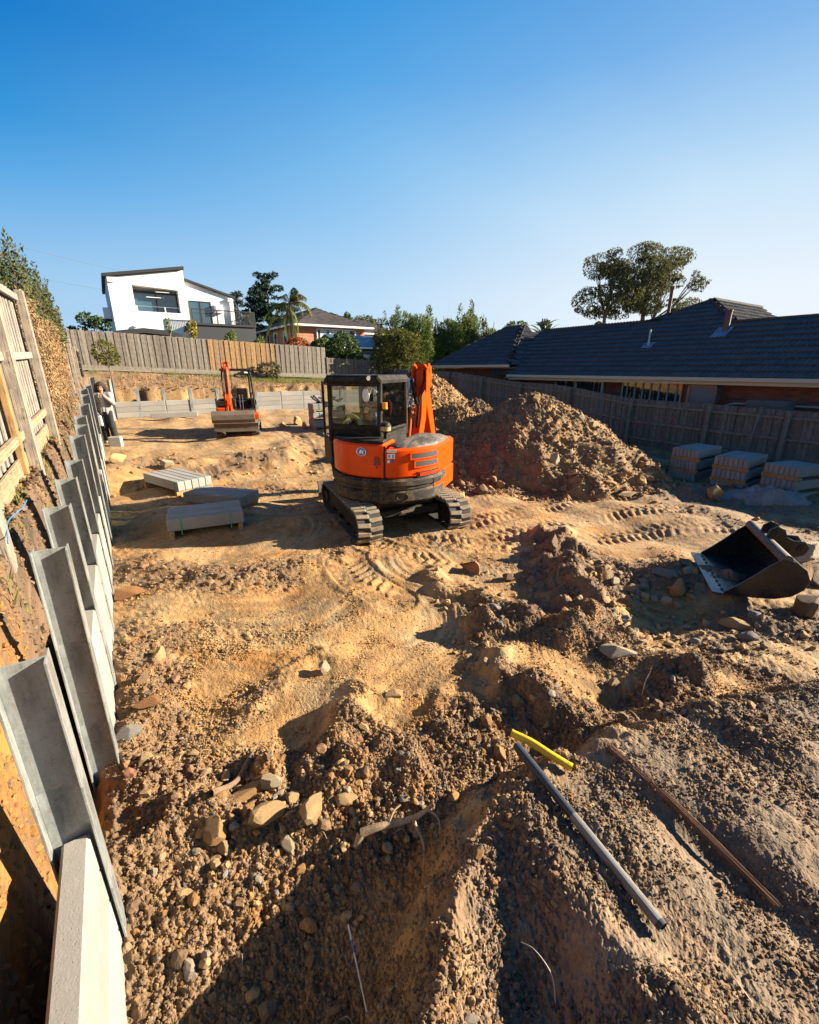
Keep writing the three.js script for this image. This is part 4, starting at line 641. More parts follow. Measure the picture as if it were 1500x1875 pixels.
  sticker(rc, 24.2, 1.345, 0.12, 0.072, (x, w, h) => { x.fillStyle = '#efeee8'; x.fillRect(0, 0, w, h); x.fillStyle = '#8a8a90'; x.fillRect(14, 18, 40, 50); x.fillStyle = '#3a62b5'; x.fillRect(80, 14, 34, 60); x.fillStyle = '#efeee8'; x.fillRect(90, 30, 14, 20); }, 128, 84);
  sticker(rc, 23.6, 1.265, 0.095, 0.05, (x, w, h) => { x.fillStyle = '#e8e8ec'; x.fillRect(0, 0, w, h); x.fillStyle = '#1d2a55'; x.fillRect(50, 0, w - 50, h); x.fillStyle = '#c23'; x.fillRect(8, 12, 30, 12); x.fillStyle = '#9ab'; for (let i = 0; i < 3; i++) x.fillRect(58, 12 + i * 16, 50, 5); }, 128, 64);
  { const s1 = sticker(up, -74, 1.49, 0.10, 0.05, (x, w, h) => { x.fillStyle = '#ddd'; x.fillRect(0, 0, w, h); x.fillStyle = '#333'; x.fillRect(10, 10, 40, h - 20); x.fillRect(70, 14, 44, 10); }, 128, 64), s2 = sticker(up, -71, 1.40, 0.075, 0.085, (x, w, h) => { x.fillStyle = '#eeeae2'; x.fillRect(0, 0, w, h); x.fillStyle = '#b66'; x.fillRect(20, 30, 88, 10); x.fillStyle = '#999'; for (let i = 0; i < 4; i++) x.fillRect(20, 55 + i * 16, 88, 5); }, 128, 128); }
  // pre-cleaner of the air intake
  mesh('air_intake', join(cyl(0.035, 0.035, 0.2, 14, 0.20, 1.62, 0.62)), mech, up);
  { const p = mesh('pre_cleaner', cyl(0.085, 0.085, 0.07, 24, 0.20, 1.735, 0.62), mat([0.42, 0.30, 0.14], 0.35, { map: T.dust }), up); mesh('cleaner_cap', join(cyl(0.095, 0.07, 0.05, 24, 0.20, 1.795, 0.62), cyl(0.07, 0.03, 0.02, 20, 0.20, 1.83, 0.62), cyl(0.075, 0.085, 0.03, 24, 0.20, 1.69, 0.62)), mech, p); }
  // cab
  const cab = new THREE.Group(); cab.name = 'cab'; up.add(cab);
  const x0 = -0.94, x1 = 0.05, z0 = -0.78, z1 = 0.45, yb = 1.5, yt = 2.42;
  for (const [x, z, l] of [[x0 + 0.035, z1 - 0.03], [x1 - 0.035, z1 - 0.03], [x0 + 0.035, z0], [x1 - 0.035, z0]]) mesh('pillar', box(0.075, yt - yb + 0.1, 0.075, x, (yt + yb) / 2, z, z > 0 ? -0.03 : 0.04, 0, 0, 0.015), mech, cab);
  mesh('floor_panel', join(box(x1 - x0, 0.7, 0.05, (x0 + x1) / 2, 1.35, z1 - 0.04, 0, 0, 0, 0.02), box(0.05, 0.7, z1 - z0, x1 - 0.03, 1.3, (z0 + z1) / 2, 0, 0, 0, 0.02), box(0.05, 0.5, z1 - z0, x0 + 0.03, 1.15, (z0 + z1) / 2, 0, 0, 0, 0.02), box(x1 - x0, 0.05, z1 - z0, (x0 + x1) / 2, 1.02, (z0 + z1) / 2, 0, 0, 0, 0.01)), mech, cab);
  mesh('window_surround', join(box(x1 - x0 - 0.12, 0.06, 0.05, (x0 + x1) / 2, yt - 0.02, z1 - 0.03, 0, 0, 0, 0.01), box(x1 - x0 - 0.12, 0.1, 0.05, (x0 + x1) / 2, 1.7, z1 - 0.03, 0, 0, 0, 0.01), box(0.05, 0.08, z1 - z0 - 0.1, x1 - 0.03, 1.62, (z0 + z1) / 2, 0, 0, 0, 0.01)), mech, cab);
  mesh('roof', toCreasedNormals(prism([[x0 - 0.02, 0], [x1 + 0.02, 0], [x1 + 0.03, 0.05], [x1 - 0.03, 0.125], [x0 + 0.03, 0.125], [x0 - 0.03, 0.05]], z1 - z0 + 0.12, 0.03), 0.4).translate(0, yt, (z0 + z1) / 2), mech, cab);
  mesh('rear_window', box(x1 - x0 - 0.13, yt - 1.77, 0.006, (x0 + x1) / 2, (yt + 1.73) / 2, z1 - 0.02, -0.03, 0, 0, 0.001), tinted, cab);
  mesh('right_window', box(0.006, yt - 1.68, z1 - z0 - 0.13, x1 - 0.02, (yt + 1.66) / 2, (z0 + z1) / 2, 0, 0, 0, 0.001), tinted, cab);
  mesh('windscreen', box(x1 - x0 - 0.13, yt - 1.3, 0.006, (x0 + x1) / 2, (yt + 1.3) / 2, z0, 0.04, 0, 0, 0.001), tinted, cab);
  // open door, hinged at the rear left pillar
  const door = mesh('door', join(box(0.05, 0.05, 0.86, 0, 1.40, -0.43, 0, 0, 0, 0.012), box(0.05, 0.05, 0.86, 0, 0, -0.43, 0, 0, 0, 0.012), box(0.05, 0.05, 0.86, 0, 0.42, -0.43, 0, 0, 0, 0.012), box(0.05, 1.4, 0.05, 0, 0.7, -0.025, 0, 0, 0, 0.012), box(0.05, 1.4, 0.05, 0, 0.7, -0.835, 0, 0, 0, 0.012), box(0.035, 0.4, 0.8, 0, 0.21, -0.43, 0, 0, 0, 0.01)), mech, cab);
  door.position.set(x0 - 0.03, 1.0, z1 - 0.12); door.rotation.y = 0.66;
  mesh('door_window', box(0.006, 0.94, 0.78, 0, 0.91, -0.43, 0, 0, 0, 0.001), tinted, door);
  mesh('door_handle', box(0.03, 0.03, 0.14, -0.04, 0.46, -0.7, 0, 0, 0, 0.008), M.chrome, door);
  // what can be seen inside
  mesh('seat', join(box(0.46, 0.12, 0.46, -0.45, 1.38, -0.1, 0, 0, 0, 0.05), box(0.44, 0.48, 0.12, -0.45, 1.68, 0.15, -0.12, 0, 0, 0.05), box(0.5, 0.25, 0.4, -0.45, 1.2, -0.1, 0, 0, 0, 0.03)), mat([0.03, 0.03, 0.032], 0.9), cab);
  for (const s of [-1, 1]) mesh('lever', join(rod([-0.45 + s * 0.32, 1.4, -0.2], [-0.45 + s * 0.3, 1.72, -0.3], 0.014), cyl(0.025, 0.03, 0.1, 12, -0.45 + s * 0.3, 1.74, -0.3)), mech, cab);
  { const h = mesh('hose_coil', join(...[0, 1, 2, 3].map((k) => at(new THREE.TorusGeometry(0.17 - 0.03 * (k % 2), 0.017, 8, 36), 0, 0.0, 0.016 * k, 0.25 + 0.04 * k, 0.1 * k, 0))), mat([0.38, 0.42, 0.04], 0.5), cab); h.position.set(-0.56, 1.74, 0.3); }
  mesh('red_cloth', at(new THREE.SphereGeometry(0.1, 14, 10), 0, 0, 0).scale(0.7, 1.5, 0.5), mat([0.32, 0.03, 0.03], 0.95), cab).position.set(-0.13, 1.98, -0.3);
  mesh('blue_bottle', join(cyl(0.09, 0.09, 0.2, 16), cyl(0.05, 0.03, 0.06, 12, 0, 0.13)), mat([0.03, 0.13, 0.25], 0.4), cab).position.set(-0.17, 1.78, 0.22);
  { const m = mesh('mirror', at(toCreasedNormals(new THREE.SphereGeometry(0.095, 24, 12), 0.6), 0, 0, 0).scale(1, 1.15, 0.22), mat([0.55, 0.56, 0.55], 0.25, { metalness: 0.1 }), cab); m.position.set(-0.16, 2.24, z1 + 0.12); m.rotation.y = -0.5; mesh('mirror_arm', tube([[0.02, -0.01, -0.02], [0.08, 0.02, -0.03], [0.12, 0.11, -0.05], [0.2, 0.05, -0.1]], 0.009, 6), M.chrome, m); }
  mesh('beacon', join(cyl(0.04, 0.04, 0.09, 16), cyl(0.045, 0.045, 0.02, 16, 0, -0.05)), mat([0.75, 0.22, 0.01], 0.25), cab).position.set(x1 + 0.06, 2.08, z1 - 0.03);
  mesh('beacon_bracket', box(0.08, 0.04, 0.05, x1 + 0.02, 2.02, z1 - 0.03), mech, cab);
  mesh('work_lamp', join(cyl(0.03, 0.035, 0.05, 14, 0, 0, 0, PI / 2), box(0.05, 0.02, 0.03, 0, 0.035, 0)), M.chrome, cab).position.set(-0.12, yt + 0.08, z1 + 0.06);
  // boom, arm, rams and hoses in front of the body
  const bx = -0.05;
  mesh('swing_post', join(box(0.26, 0.5, 0.3, bx, 0.85, -1.1, 0, 0, 0, 0.03), cyl(0.1, 0.1, 0.6, 18, bx, 0.85, -1.1)), orangeB, up);
  const boomP = [[-1.05, 0.9], [-1.3, 0.85], [-1.72, 1.65], [-1.80, 2.3], [-1.72, 2.62], [-1.52, 2.62], [-1.47, 2.25], [-1.45, 1.75], [-1.2, 1.15]];
  const side = (pts, w, x) => { const g = prism(pts.map(([z, y]) => [-z, y]), w, 0.008); g.rotateY(PI / 2); g.translate(x, 0, 0); return g; };
  const boom = mesh('boom', side(boomP, 0.145, bx + 0.1), orange, up);
  mesh('boom_bracket', join(side([[-1.45, 2.2], [-1.8, 2.3], [-1.78, 2.68], [-1.6, 2.76], [-1.46, 2.6]], 0.03, bx - 0.05), side([[-1.45, 2.2], [-1.8, 2.3], [-1.78, 2.68], [-1.6, 2.76], [-1.46, 2.6]], 0.03, bx + 0.25), rod([bx - 0.08, 2.62, -1.62], [bx + 0.28, 2.62, -1.62], 0.04, 14)), orange, up);
  mesh('arm', side([[-1.55, 2.74], [-1.72, 2.72], [-2.6, 0.9], [-2.55, 0.72], [-2.42, 0.75], [-1.62, 2.2]], 0.15, bx + 0.1), orange, up);
  mesh('digging_bucket', toCreasedNormals(side([[-2.6, 0.85], [-2.35, 0.9], [-2.1, 0.65], [-2.1, 0.35], [-2.3, 0.12], [-2.7, 0.1], [-2.55, 0.3], [-2.5, 0.6]], 0.55, bx + 0.1), 0.5), mudSteel, up);
  for (const [dx, c] of [[-0.10, 0], [-0.02, 1]]) { const rm = mesh('hydraulic_ram', rod([bx + dx, 1.15, -1.16], [bx + dx, 1.9, -1.34], 0.036, 14), c ? orangeB : mech, up); mesh('ram_rod', rod([bx + dx, 1.88, -1.335], [bx + dx, 2.45, -1.47], 0.02, 12), M.chrome, rm); }
  mesh('boom_guard', join(box(0.07, 0.5, 0.05, bx + 0.035, 2.2, -1.36, 0.1, 0, 0.22, 0.02)), mech, up);
  [[[0.03, 1.4, -1.35], [0.08, 2.1, -1.4], [0.15, 2.45, -1.5], [0.09, 2.62, -1.6], [0.01, 2.55, -1.68]], [[0.05, 1.5, -1.35], [0.12, 2.1, -1.38], [0.2, 2.35, -1.5], [0.13, 2.56, -1.62], [0.05, 2.5, -1.68]], [[-0.19, 1.5, -1.2], [-0.22, 2.0, -1.3], [-0.2, 2.4, -1.42], [-0.11, 2.6, -1.55]]].forEach((pts) => mesh('hose', tube(pts, 0.014, 7, 26), mech, up));
  for (const m of ['door_window', 'door_handle']) raise(door.getObjectByName(m)); for (const m of ['mirror_arm']) raise(cab.getObjectByName(m));
  raise(bon.getObjectByName('emblem')); for (const m of rc.children.filter((k) => k.name === 'grille')) raise(m);
  release(lower); release(up);
}
{
  const X = thing('excavator', 'small orange excavator with open canopy frame, facing the camera', 'excavator', [-5.75, 0, -15.0], 0);
  X.position.y = H(-5.75, -15, false) - 0.02; X.rotation.y = PI + 0.27; X.scale.setScalar(0.88);
  // local -z is the front of the machine; the camera looks at the front
  const low = new THREE.Group(); low.name = 'undercarriage'; X.add(low);
  for (const s of [-1, 1]) crawler(low, s * 0.60, 1.75, 0.42, 0.28, 26, 0.026);
  mesh('frame', join(box(0.9, 0.22, 0.9, 0, 0.33, 0, 0, 0, 0, 0.03), cyl(0.3, 0.3, 0.15, 24, 0, 0.48, 0)), mech, low);
  const bl = toCreasedNormals(prism([[0, 0], [0.06, 0.01], [0.03, 0.1], [0.03, 0.2], [0.07, 0.3], [0.02, 0.31], [-0.03, 0.2], [-0.03, 0.1]], 1.5, 0.004), 0.5); bl.rotateY(PI / 2);
  mesh('dozer_blade', join(at(bl, 0, 0.22, -1.22), box(0.07, 0.1, 0.7, 0.3, 0.32, -0.9), box(0.07, 0.1, 0.7, -0.3, 0.32, -0.9)), mudSteel, low);
  const up = new THREE.Group(); up.name = 'upper_body'; up.rotation.y = 0.06; X.add(up);
  mesh('deck', planSlab([...arc(0.74, -90, 90, 20), [0.72, -0.55], [-0.72, -0.55]], 0.56, 0.78, 0.03), orange, up);
  mesh('side_hood', planSlab([...arc(0.72, 35, 90, 10), [0.74, -0.4], [0.4, -0.4], [0.35, 0.45]], 0.78, 1.0, 0.03), orange, up);
  mesh('engine_cover', planSlab([...arc(0.7, -80, 88, 16), [0.72, -0.3], [0.38, -0.3], [0.3, 0.2], [-0.5, 0.2]], 0.98, 1.3, 0.08), mech, up);
  mesh('foot_plate', box(0.95, 0.05, 0.75, -0.12, 0.8, -0.28, 0, 0, 0, 0.01), charcoal, up);
  mesh('front_panel', box(0.62, 0.16, 0.05, -0.3, 0.88, -0.62, 0.2, 0, 0, 0.01), charcoal, up);
  mesh('seat', join(box(0.42, 0.14, 0.42, -0.22, 1.16, 0.05, 0, 0, 0, 0.05), box(0.4, 0.44, 0.12, -0.22, 1.45, 0.24, -0.1, 0, 0, 0.05), box(0.5, 0.3, 0.45, -0.22, 0.98, 0.1, 0, 0, 0, 0.03)), mech, up);
  for (const [x, z, h] of [[-0.10, -0.42, 1.42], [-0.2, -0.42, 1.42], [-0.52, -0.1, 1.48], [0.12, -0.1, 1.48]]) mesh('lever', join(rod([x, 0.82, z], [x - 0.02, h, z + 0.06], 0.012), cyl(0.022, 0.028, 0.09, 10, x - 0.02, h, z + 0.06)), z < -0.3 ? M.chrome : mech, up);
  for (const s of [-1, 1]) mesh('arm_rest', box(0.16, 0.3, 0.5, -0.22 + s * 0.34, 1.15, 0.0, 0, 0, 0, 0.03), mech, up);
  const can = mesh('canopy', join(tube([[-0.62, 0.85, -0.5], [-0.60, 1.6, -0.42], [-0.56, 2.22, -0.36], [-0.52, 2.32, -0.3], [-0.5, 2.34, 0.1], [-0.5, 2.3, 0.5], [-0.5, 1.3, 0.55]], 0.035, 10, 40), tube([[0.40, 0.85, -0.5], [0.40, 1.6, -0.42], [0.40, 2.22, -0.36], [0.38, 2.32, -0.3], [0.36, 2.34, 0.1], [0.36, 2.3, 0.5], [0.36, 1.3, 0.55]], 0.035, 10, 40)), mech, up);
  mesh('canopy_roof', box(1.1, 0.09, 0.95, -0.08, 2.34, 0.08, 0, 0, 0, 0.04), mech, can);
  mesh('canopy_lamp', box(0.12, 0.06, 0.05, -0.42, 2.24, -0.4, 0, 0, 0, 0.015), M.white, can);
  const side = (pts, w, x, b = 0.008) => { const g = prism(pts.map(([z, y]) => [-z, y]), w, b); g.rotateY(PI / 2); g.translate(x, 0, 0); return g; };
  const bx = 0.22;
  mesh('swing_post', join(box(0.22, 0.4, 0.25, bx, 0.72, -0.75, 0, 0, 0, 0.02), cyl(0.08, 0.08, 0.5, 14, bx, 0.72, -0.75)), orangeB, up);
  mesh('boom', side([[-0.7, 0.75], [-0.9, 0.7], [-1.15, 1.3], [-1.18, 2.0], [-1.08, 2.45], [-0.95, 2.45], [-0.93, 2.0], [-0.92, 1.4]], 0.14, bx), orange, up);
  mesh('boom_head', join(side([[-1.1, 2.3], [-0.92, 2.3], [-0.96, 2.62], [-1.06, 2.66]], 0.03, bx - 0.1), side([[-1.1, 2.3], [-0.92, 2.3], [-0.96, 2.62], [-1.06, 2.66]], 0.03, bx + 0.1), rod([bx - 0.13, 2.56, -1.02], [bx + 0.13, 2.56, -1.02], 0.035, 12)), orangeB, up);
  mesh('arm', side([[-1.02, 2.46], [-1.14, 2.42], [-1.5, 1.2], [-1.48, 1.0], [-1.38, 1.0], [-1.2, 1.7]], 0.12, bx), orange, up);
  mesh('arm_cover', side([[-1.16, 2.38], [-1.22, 2.3], [-1.45, 1.55], [-1.36, 1.55]], 0.07, bx), mech, up);
  for (const dx of [-0.05, 0.05]) mesh('link', side([[-1.42, 1.15], [-1.5, 1.15], [-1.6, 0.82], [-1.5, 0.78]], 0.03, bx + dx), orangeB, up);
  const ram = mesh('hydraulic_ram', rod([bx + 0.12, 1.0, -1.0], [bx + 0.12, 1.6, -1.22], 0.03, 12), orangeB, up); mesh('ram_rod', rod([bx + 0.12, 1.58, -1.21], [bx + 0.12, 2.0, -1.3], 0.016, 10), M.chrome, ram);
  const bk = [[-1.45, 0.98], [-1.62, 0.98], [-1.74, 0.86], [-1.76, 0.7], [-1.66, 0.58], [-1.42, 0.56], [-1.42, 0.60], [-1.62, 0.62], [-1.70, 0.72], [-1.68, 0.84], [-1.60, 0.93], [-1.45, 0.94]];
  const bu = mesh('ditching_bucket', toCreasedNormals(side(bk, 1.38, 0.12, 0.004), 0.5), mudSteel, up);
  for (const s of [-1, 1]) mesh('side_plate', side([[-1.45, 0.97], [-1.62, 0.97], [-1.74, 0.86], [-1.76, 0.7], [-1.66, 0.58], [-1.42, 0.57]], 0.02, 0.12 + s * 0.69), mudSteel, bu);
  [[[bx + 0.05, 2.5, -0.95], [bx + 0.16, 2.1, -0.92], [bx + 0.14, 1.5, -0.95]], [[bx - 0.06, 2.5, -0.95], [bx - 0.14, 2.1, -0.92], [bx - 0.1, 1.4, -0.95]]].forEach((p) => mesh('hose', tube(p, 0.012, 6, 20), mech, up));
  release(low); release(up);
}

// ------------------------------------------------------------------ houses
const brickTex = (a, b, m) => texture(512, (x, y) => { const rows = 24, row = Math.floor(y * rows), fy = y * rows - row, bx = x * 8 + (row % 2) * 0.5, fx = bx - Math.floor(bx), q = L64((Math.floor(bx) % 8 + 0.5) / 8 + row * 0.013, (row + 0.5) / rows); if (fy < 0.13 || fx < 0.045) return m; const k = 0.75 + 0.5 * (q - 0.5) + 0.2 * (L128(x, y) - 0.5); return [a[0] * k, a[1] * k, a[2] * k]; }, 2.06);
const redBrick = mat([1, 1, 1], 0.9, { map: brickTex([0.25, 0.075, 0.045], 0, [0.11, 0.085, 0.075]) }), orangeBrick = mat([1, 1, 1], 0.9, { map: brickTex([0.46, 0.17, 0.085], 0, [0.36, 0.29, 0.23]) });
const tileMs = [[0.06, 0.059, 0.061], [0.072, 0.066, 0.065], [0.05, 0.053, 0.055], [0.08, 0.067, 0.063]].map((c) => mat(c, 0.75, { map: T.conc, bumpMap: T.concB, bumpScale: 0.002 }));
const brownTileMs = [[0.16, 0.13, 0.115], [0.13, 0.11, 0.10], [0.18, 0.145, 0.125]].map((c) => mat(c, 0.8, { map: T.conc }));
const tileGeo = (() => { // double-roll tile: x across, z up the slope, y out of the roof; origin at the centre of its lower edge
  const pos = [], nx = 8, W = 0.305, Ln = 0.42, f = (x) => 0.017 * Math.cos(x / W * 4 * PI) + 0.012; const P0 = (i, k) => { const x = -W / 2 + W * i / nx, z = k === 2 ? Ln : 0, y = f(x) + (k === 2 ? -0.012 : k === 0 ? -0.012 : 0.045); return [x, y, z]; };
  for (let i = 0; i < nx; i++) for (const [a, b] of [[0, 1], [1, 2]]) { const A = P0(i, a), B = P0(i + 1, a), C = P0(i + 1, b), D = P0(i, b); pos.push(...A, ...C, ...B, ...A, ...D, ...C); }
  const g = new THREE.BufferGeometry(); g.setAttribute('position', new THREE.BufferAttribute(new Float32Array(pos), 3)); g.computeVertexNormals(); return boxUV(toCreasedNormals(g, 0.6)); })();
function inside(poly2, a, s) { let c = false; for (let i = 0, j = poly2.length - 1; i < poly2.length; j = i++) { const [xi, yi] = poly2[i], [xj, yj] = poly2[j]; if ((yi > s) !== (yj > s) && a < (xj - xi) * (s - yi) / (yj - yi) + xi) c = !c; } return c; }
// tiled roof face: polygon of plot points [u, v, y], first two give the eave; returns nothing, adds parts to house
function roofFace(house, pts, singles, mats, gauge = 0.36, cols = 0.30) {
  const p = pts.map(([u, v, y]) => P(u, v, y)), e = p[1].clone().sub(p[0]); e.y = 0; e.normalize(); let s = null; for (const q of p.slice(2)) { const d = q.clone().sub(p[0]); d.addScaledVector(e, -d.dot(e)); if (d.length() > 0.2) { s = d.normalize(); break; } } const n = e.clone().cross(s); if (n.y < 0) { n.negate(); }
  const flip = new V3().crossVectors(n, s).dot(e) < 0; const ex = flip ? e.clone().negate() : e;
  const q2 = p.map((q) => { const d = q.clone().sub(p[0]); return [d.dot(e), d.dot(s)]; });
  const under = p.map((q) => q.clone().addScaledVector(n, -0.03)), r = RNG(Math.round(pts[0][0] * 100) + 5), merged = [[], [], []];
  { const pos = []; for (const f of THREE.ShapeUtils.triangulateShape(q2.map((m) => new THREE.Vector2(...m)), [])) for (const i of f) pos.push(...under[i].toArray()); const g = new THREE.BufferGeometry(); g.setAttribute('position', new THREE.BufferAttribute(new Float32Array(pos), 3)); g.computeVertexNormals(); mesh('roof_base', boxUV(g), mats[0], house); }
  let a0 = 1e9, a1 = -1e9, s1 = 0; for (const [a, b] of q2) { a0 = Math.min(a0, a); a1 = Math.max(a1, a); s1 = Math.max(s1, b); }
  const list = [];
  for (let k = 0; k * gauge < s1; k++) for (let a = a0 + cols / 2; a < a1 + cols; a += cols) { if (!inside(q2, a, Math.max(0.03, k * gauge + gauge * 0.45))) continue; const o = p[0].clone().addScaledVector(e, a).addScaledVector(s, k * gauge - 0.04); list.push([o, o.length()]); }
  list.sort((m, b) => m[1] - b[1]);
  const basis = new THREE.Matrix4().makeBasis(ex, n, s);
  list.forEach(([o], i) => { const mt = basis.clone().setPosition(o.addScaledVector(n, (r() - 0.5) * 0.006)), m = Math.floor(r() * mats.length); if (i < singles) { const t = mesh('tile', tileGeo, mats[m], house); t.applyMatrix4(mt); } else merged[m % 3].push(tileGeo.clone().applyMatrix4(mt)); });
  merged.forEach((l, k) => { if (l.length) kind(mesh('tiles', join(...l), mats[k], house), 'stuff'); });
}
function ridgeCaps(house, a, b, m, step = 0.38) { const A = P(...a), B = P(...b), d = B.clone().sub(A), L = d.length(), n = Math.max(1, Math.round(L / step)); d.normalize(); const up = new V3(0, 1, 0), sx = d.clone().cross(up).normalize(), uy = sx.clone().cross(d); const g = toCreasedNormals(new THREE.CylinderGeometry(0.115, 0.10, step * 1.08, 10, 1, false, 0, PI), 0.6).rotateY(PI / 2).rotateX(-PI / 2); const gg = boxUV(g); for (let i = 0; i < n; i++) { const t = mesh('ridge_cap', gg, m, house); t.applyMatrix4(new THREE.Matrix4().makeBasis(sx, uy, d.clone().negate()).setPosition(A.clone().addScaledVector(d, (i + 0.5) * L / n).addScaledVector(uy, -0.02))); t.scale.y *= 1; } }
// box in plot coordinates
function pbox(parent, name, m, u0, u1, v0, v1, y0, y1, c = 0.006) { const g = box(Math.abs(v1 - v0), y1 - y0, Math.abs(u1 - u0), 0, 0, 0, 0, 0, 0, c), o = mesh(name, g, m, parent), p = P((u0 + u1) / 2, (v0 + v1) / 2); o.position.set(p.x, (y0 + y1) / 2, p.z); o.rotation.y = PHI; return o; }
const cream = mat([0.50, 0.40, 0.27], 0.6), paneDark = mat([0.02, 0.028, 0.035], 0.06, { phys: true, clearcoat: 1 }), whitePaint = mat([0.62, 0.62, 0.60], 0.6), darkTrim = mat([0.012, 0.013, 0.016], 0.65);
{ // brick house with the long tiled roof on the right
  const h = thing('brick_house', 'long low brick house with dark tiled hip roof behind the right fence', 'house');
  pbox(h, 'wall', redBrick, -10, 16.5, 17.0, 23.4, -0.9, 2.22); pbox(h, 'wall', redBrick, 16.5, 22.0, 17.0, 22.4, -0.5, 2.68);
  roofFace(h, [[-10, 16.4, 2.34], [17.2, 16.4, 2.34], [17.2, 20, 4.53], [11.6, 20.05, 4.56], [9.63, 21.24, 5.3], [7.94, 19.55, 4.26], [-10, 19.55, 4.26]], 300, tileMs);
  roofFace(h, [[6.0, 24.5, 3.1], [6.0, 19.5, 3.1], [7.94, 19.55, 4.26], [9.63, 21.24, 5.3], [9.63, 26, 5.3]], 0, tileMs);
  roofFace(h, [[-10, 23.4, 2.1], [8, 23.4, 2.1], [7.94, 19.55, 4.26], [-10, 19.55, 4.26]], 0, tileMs);
  roofFace(h, [[13.6, 20, 3.0], [13.6, 26, 3.0], [9.63, 26, 5.3], [9.63, 21.24, 5.3]], 0, tileMs);
  roofFace(h, [[17.2, 24, 2.3], [11, 24, 2.3], [11, 20.05, 4.53], [17.2, 20, 4.53]], 0, tileMs);
  // far wing with its own hip
  roofFace(h, [[16.1, 16.4, 2.8], [22.6, 16.4, 2.8], [19.6, 19.6, 4.85], [18.3, 19.6, 4.85]], 0, tileMs);
  roofFace(h, [[16.1, 22.8, 2.8], [16.1, 16.4, 2.8], [18.3, 19.6, 4.85]], 0, tileMs);
  roofFace(h, [[22.6, 16.4, 2.8], [22.6, 22.8, 2.8], [19.6, 19.6, 4.85]], 0, tileMs);
  for (const [a, b] of [[[-10, 19.55, 4.31], [7.94, 19.55, 4.31]], [[7.94, 19.55, 4.31], [9.63, 21.24, 5.36]], [[9.63, 21.24, 5.36], [11.6, 20.05, 4.62]], [[9.63, 21.24, 5.36], [9.63, 26, 5.36]], [[11.6, 20.05, 4.62], [17.2, 20, 4.59]], [[16.1, 16.4, 2.86], [18.3, 19.6, 4.91]], [[18.3, 19.6, 4.91], [19.6, 19.6, 4.91]], [[19.6, 19.6, 4.91], [22.6, 16.4, 2.86]]]) ridgeCaps(h, a, b, tileMs[3]);
  pbox(h, 'gutter', cream, -10, 16.1, 16.27, 16.39, 2.2, 2.33, 0.02); pbox(h, 'fascia', cream, -10, 16.05, 16.395, 16.43, 2.10, 2.29); pbox(h, 'gutter', cream, 16.0, 22.7, 16.27, 16.39, 2.66, 2.79, 0.02); pbox(h, 'soffit', mat([0.3, 0.27, 0.22], 0.8), -10, 16.4, 16.44, 17.0, 2.16, 2.19); pbox(h, 'soffit', mat([0.3, 0.27, 0.22], 0.8), 16.0, 22.6, 16.4, 17.0, 2.62, 2.65);
  // windows
  for (const [u0, u1, y0, y1, bl] of [[8.15, 10.35, 0.9, 2.12, 7], [11.25, 12.5, 0.9, 2.1, 0], [12.6, 13.6, 0.9, 2.1, 0]]) {
    const w = pbox(h, 'window', paneDark, u0, u1, 16.985, 17.02, y0, y1), pr = (name, m, a, b, c, d, e, f) => pbox(w.parent, name, m, a, b, c, d, e, f);
    pr('window_head', cream, u0 - 0.06, u1 + 0.06, 16.93, 16.98, y1 - 0.02, y1 + 0.06); pr('window_jamb', cream, u0 - 0.05, u0, 16.95, 16.985, y0, y1 - 0.02); pr('window_jamb', cream, u1, u1 + 0.05, 16.95, 16.985, y0, y1 - 0.02);
    for (let i = 0; i < bl; i++) { const a = u0 + (u1 - u0) * (i + 0.5) / bl; pr('blind', mat([0.24, 0.24, 0.22], 0.8), a - 0.05, a + 0.02, 16.965, 16.98, y0, y1 - 0.03); }
  }
  { const ac = pbox(h, 'air_conditioner', mat([0.13, 0.13, 0.14], 0.7), 6.85, 7.7, 16.55, 16.98, 1.48, 2.05, 0.02); pbox(h, 'conditioner_frame', mat([0.30, 0.13, 0.07], 0.7), 7.64, 7.73, 16.52, 16.97, 1.45, 2.07); pbox(h, 'conditioner_frame', mat([0.30, 0.13, 0.07], 0.7), 6.83, 7.63, 16.5, 16.545, 2.0, 2.08); pbox(h, 'conditioner_frame', mat([0.30, 0.13, 0.07], 0.7), 6.83, 7.63, 16.5, 16.545, 1.44, 1.51); pbox(h, 'conditioner_frame', mat([0.30, 0.13, 0.07], 0.7), 6.81, 6.85, 16.5, 16.545, 1.51, 2.0); }
  const pipeM = mat([0.28, 0.3, 0.33], 0.4);
  mesh('waste_pipe', join(rod(P(8.0, 16.75, 1.43).toArray(), P(6.75, 16.75, 1.38).toArray(), 0.035), rod(P(6.75, 16.75, 1.38).toArray(), P(6.4, 16.9, 1.52).toArray(), 0.035), rod(P(6.4, 16.9, 1.52).toArray(), P(-2, 16.9, 1.58).toArray(), 0.035)), pipeM, h);
  mesh('downpipe', rod(P(11.0, 16.55, 2.2).toArray(), P(11.0, 16.6, -0.6).toArray(), 0.04), pipeM, h);
  const flueM = mat([0.13, 0.06, 0.045], 0.7), lead = mat([0.16, 0.19, 0.23], 0.5, { metalness: 0.3 });
  { const p = P(11.0, 20.6), f = mesh('flue', join(cyl(0.07, 0.07, 1.35, 14), cyl(0.1, 0.1, 0.12, 14, 0, 0.7, 0)), flueM, h); f.position.set(p.x, 5.15, p.z); }
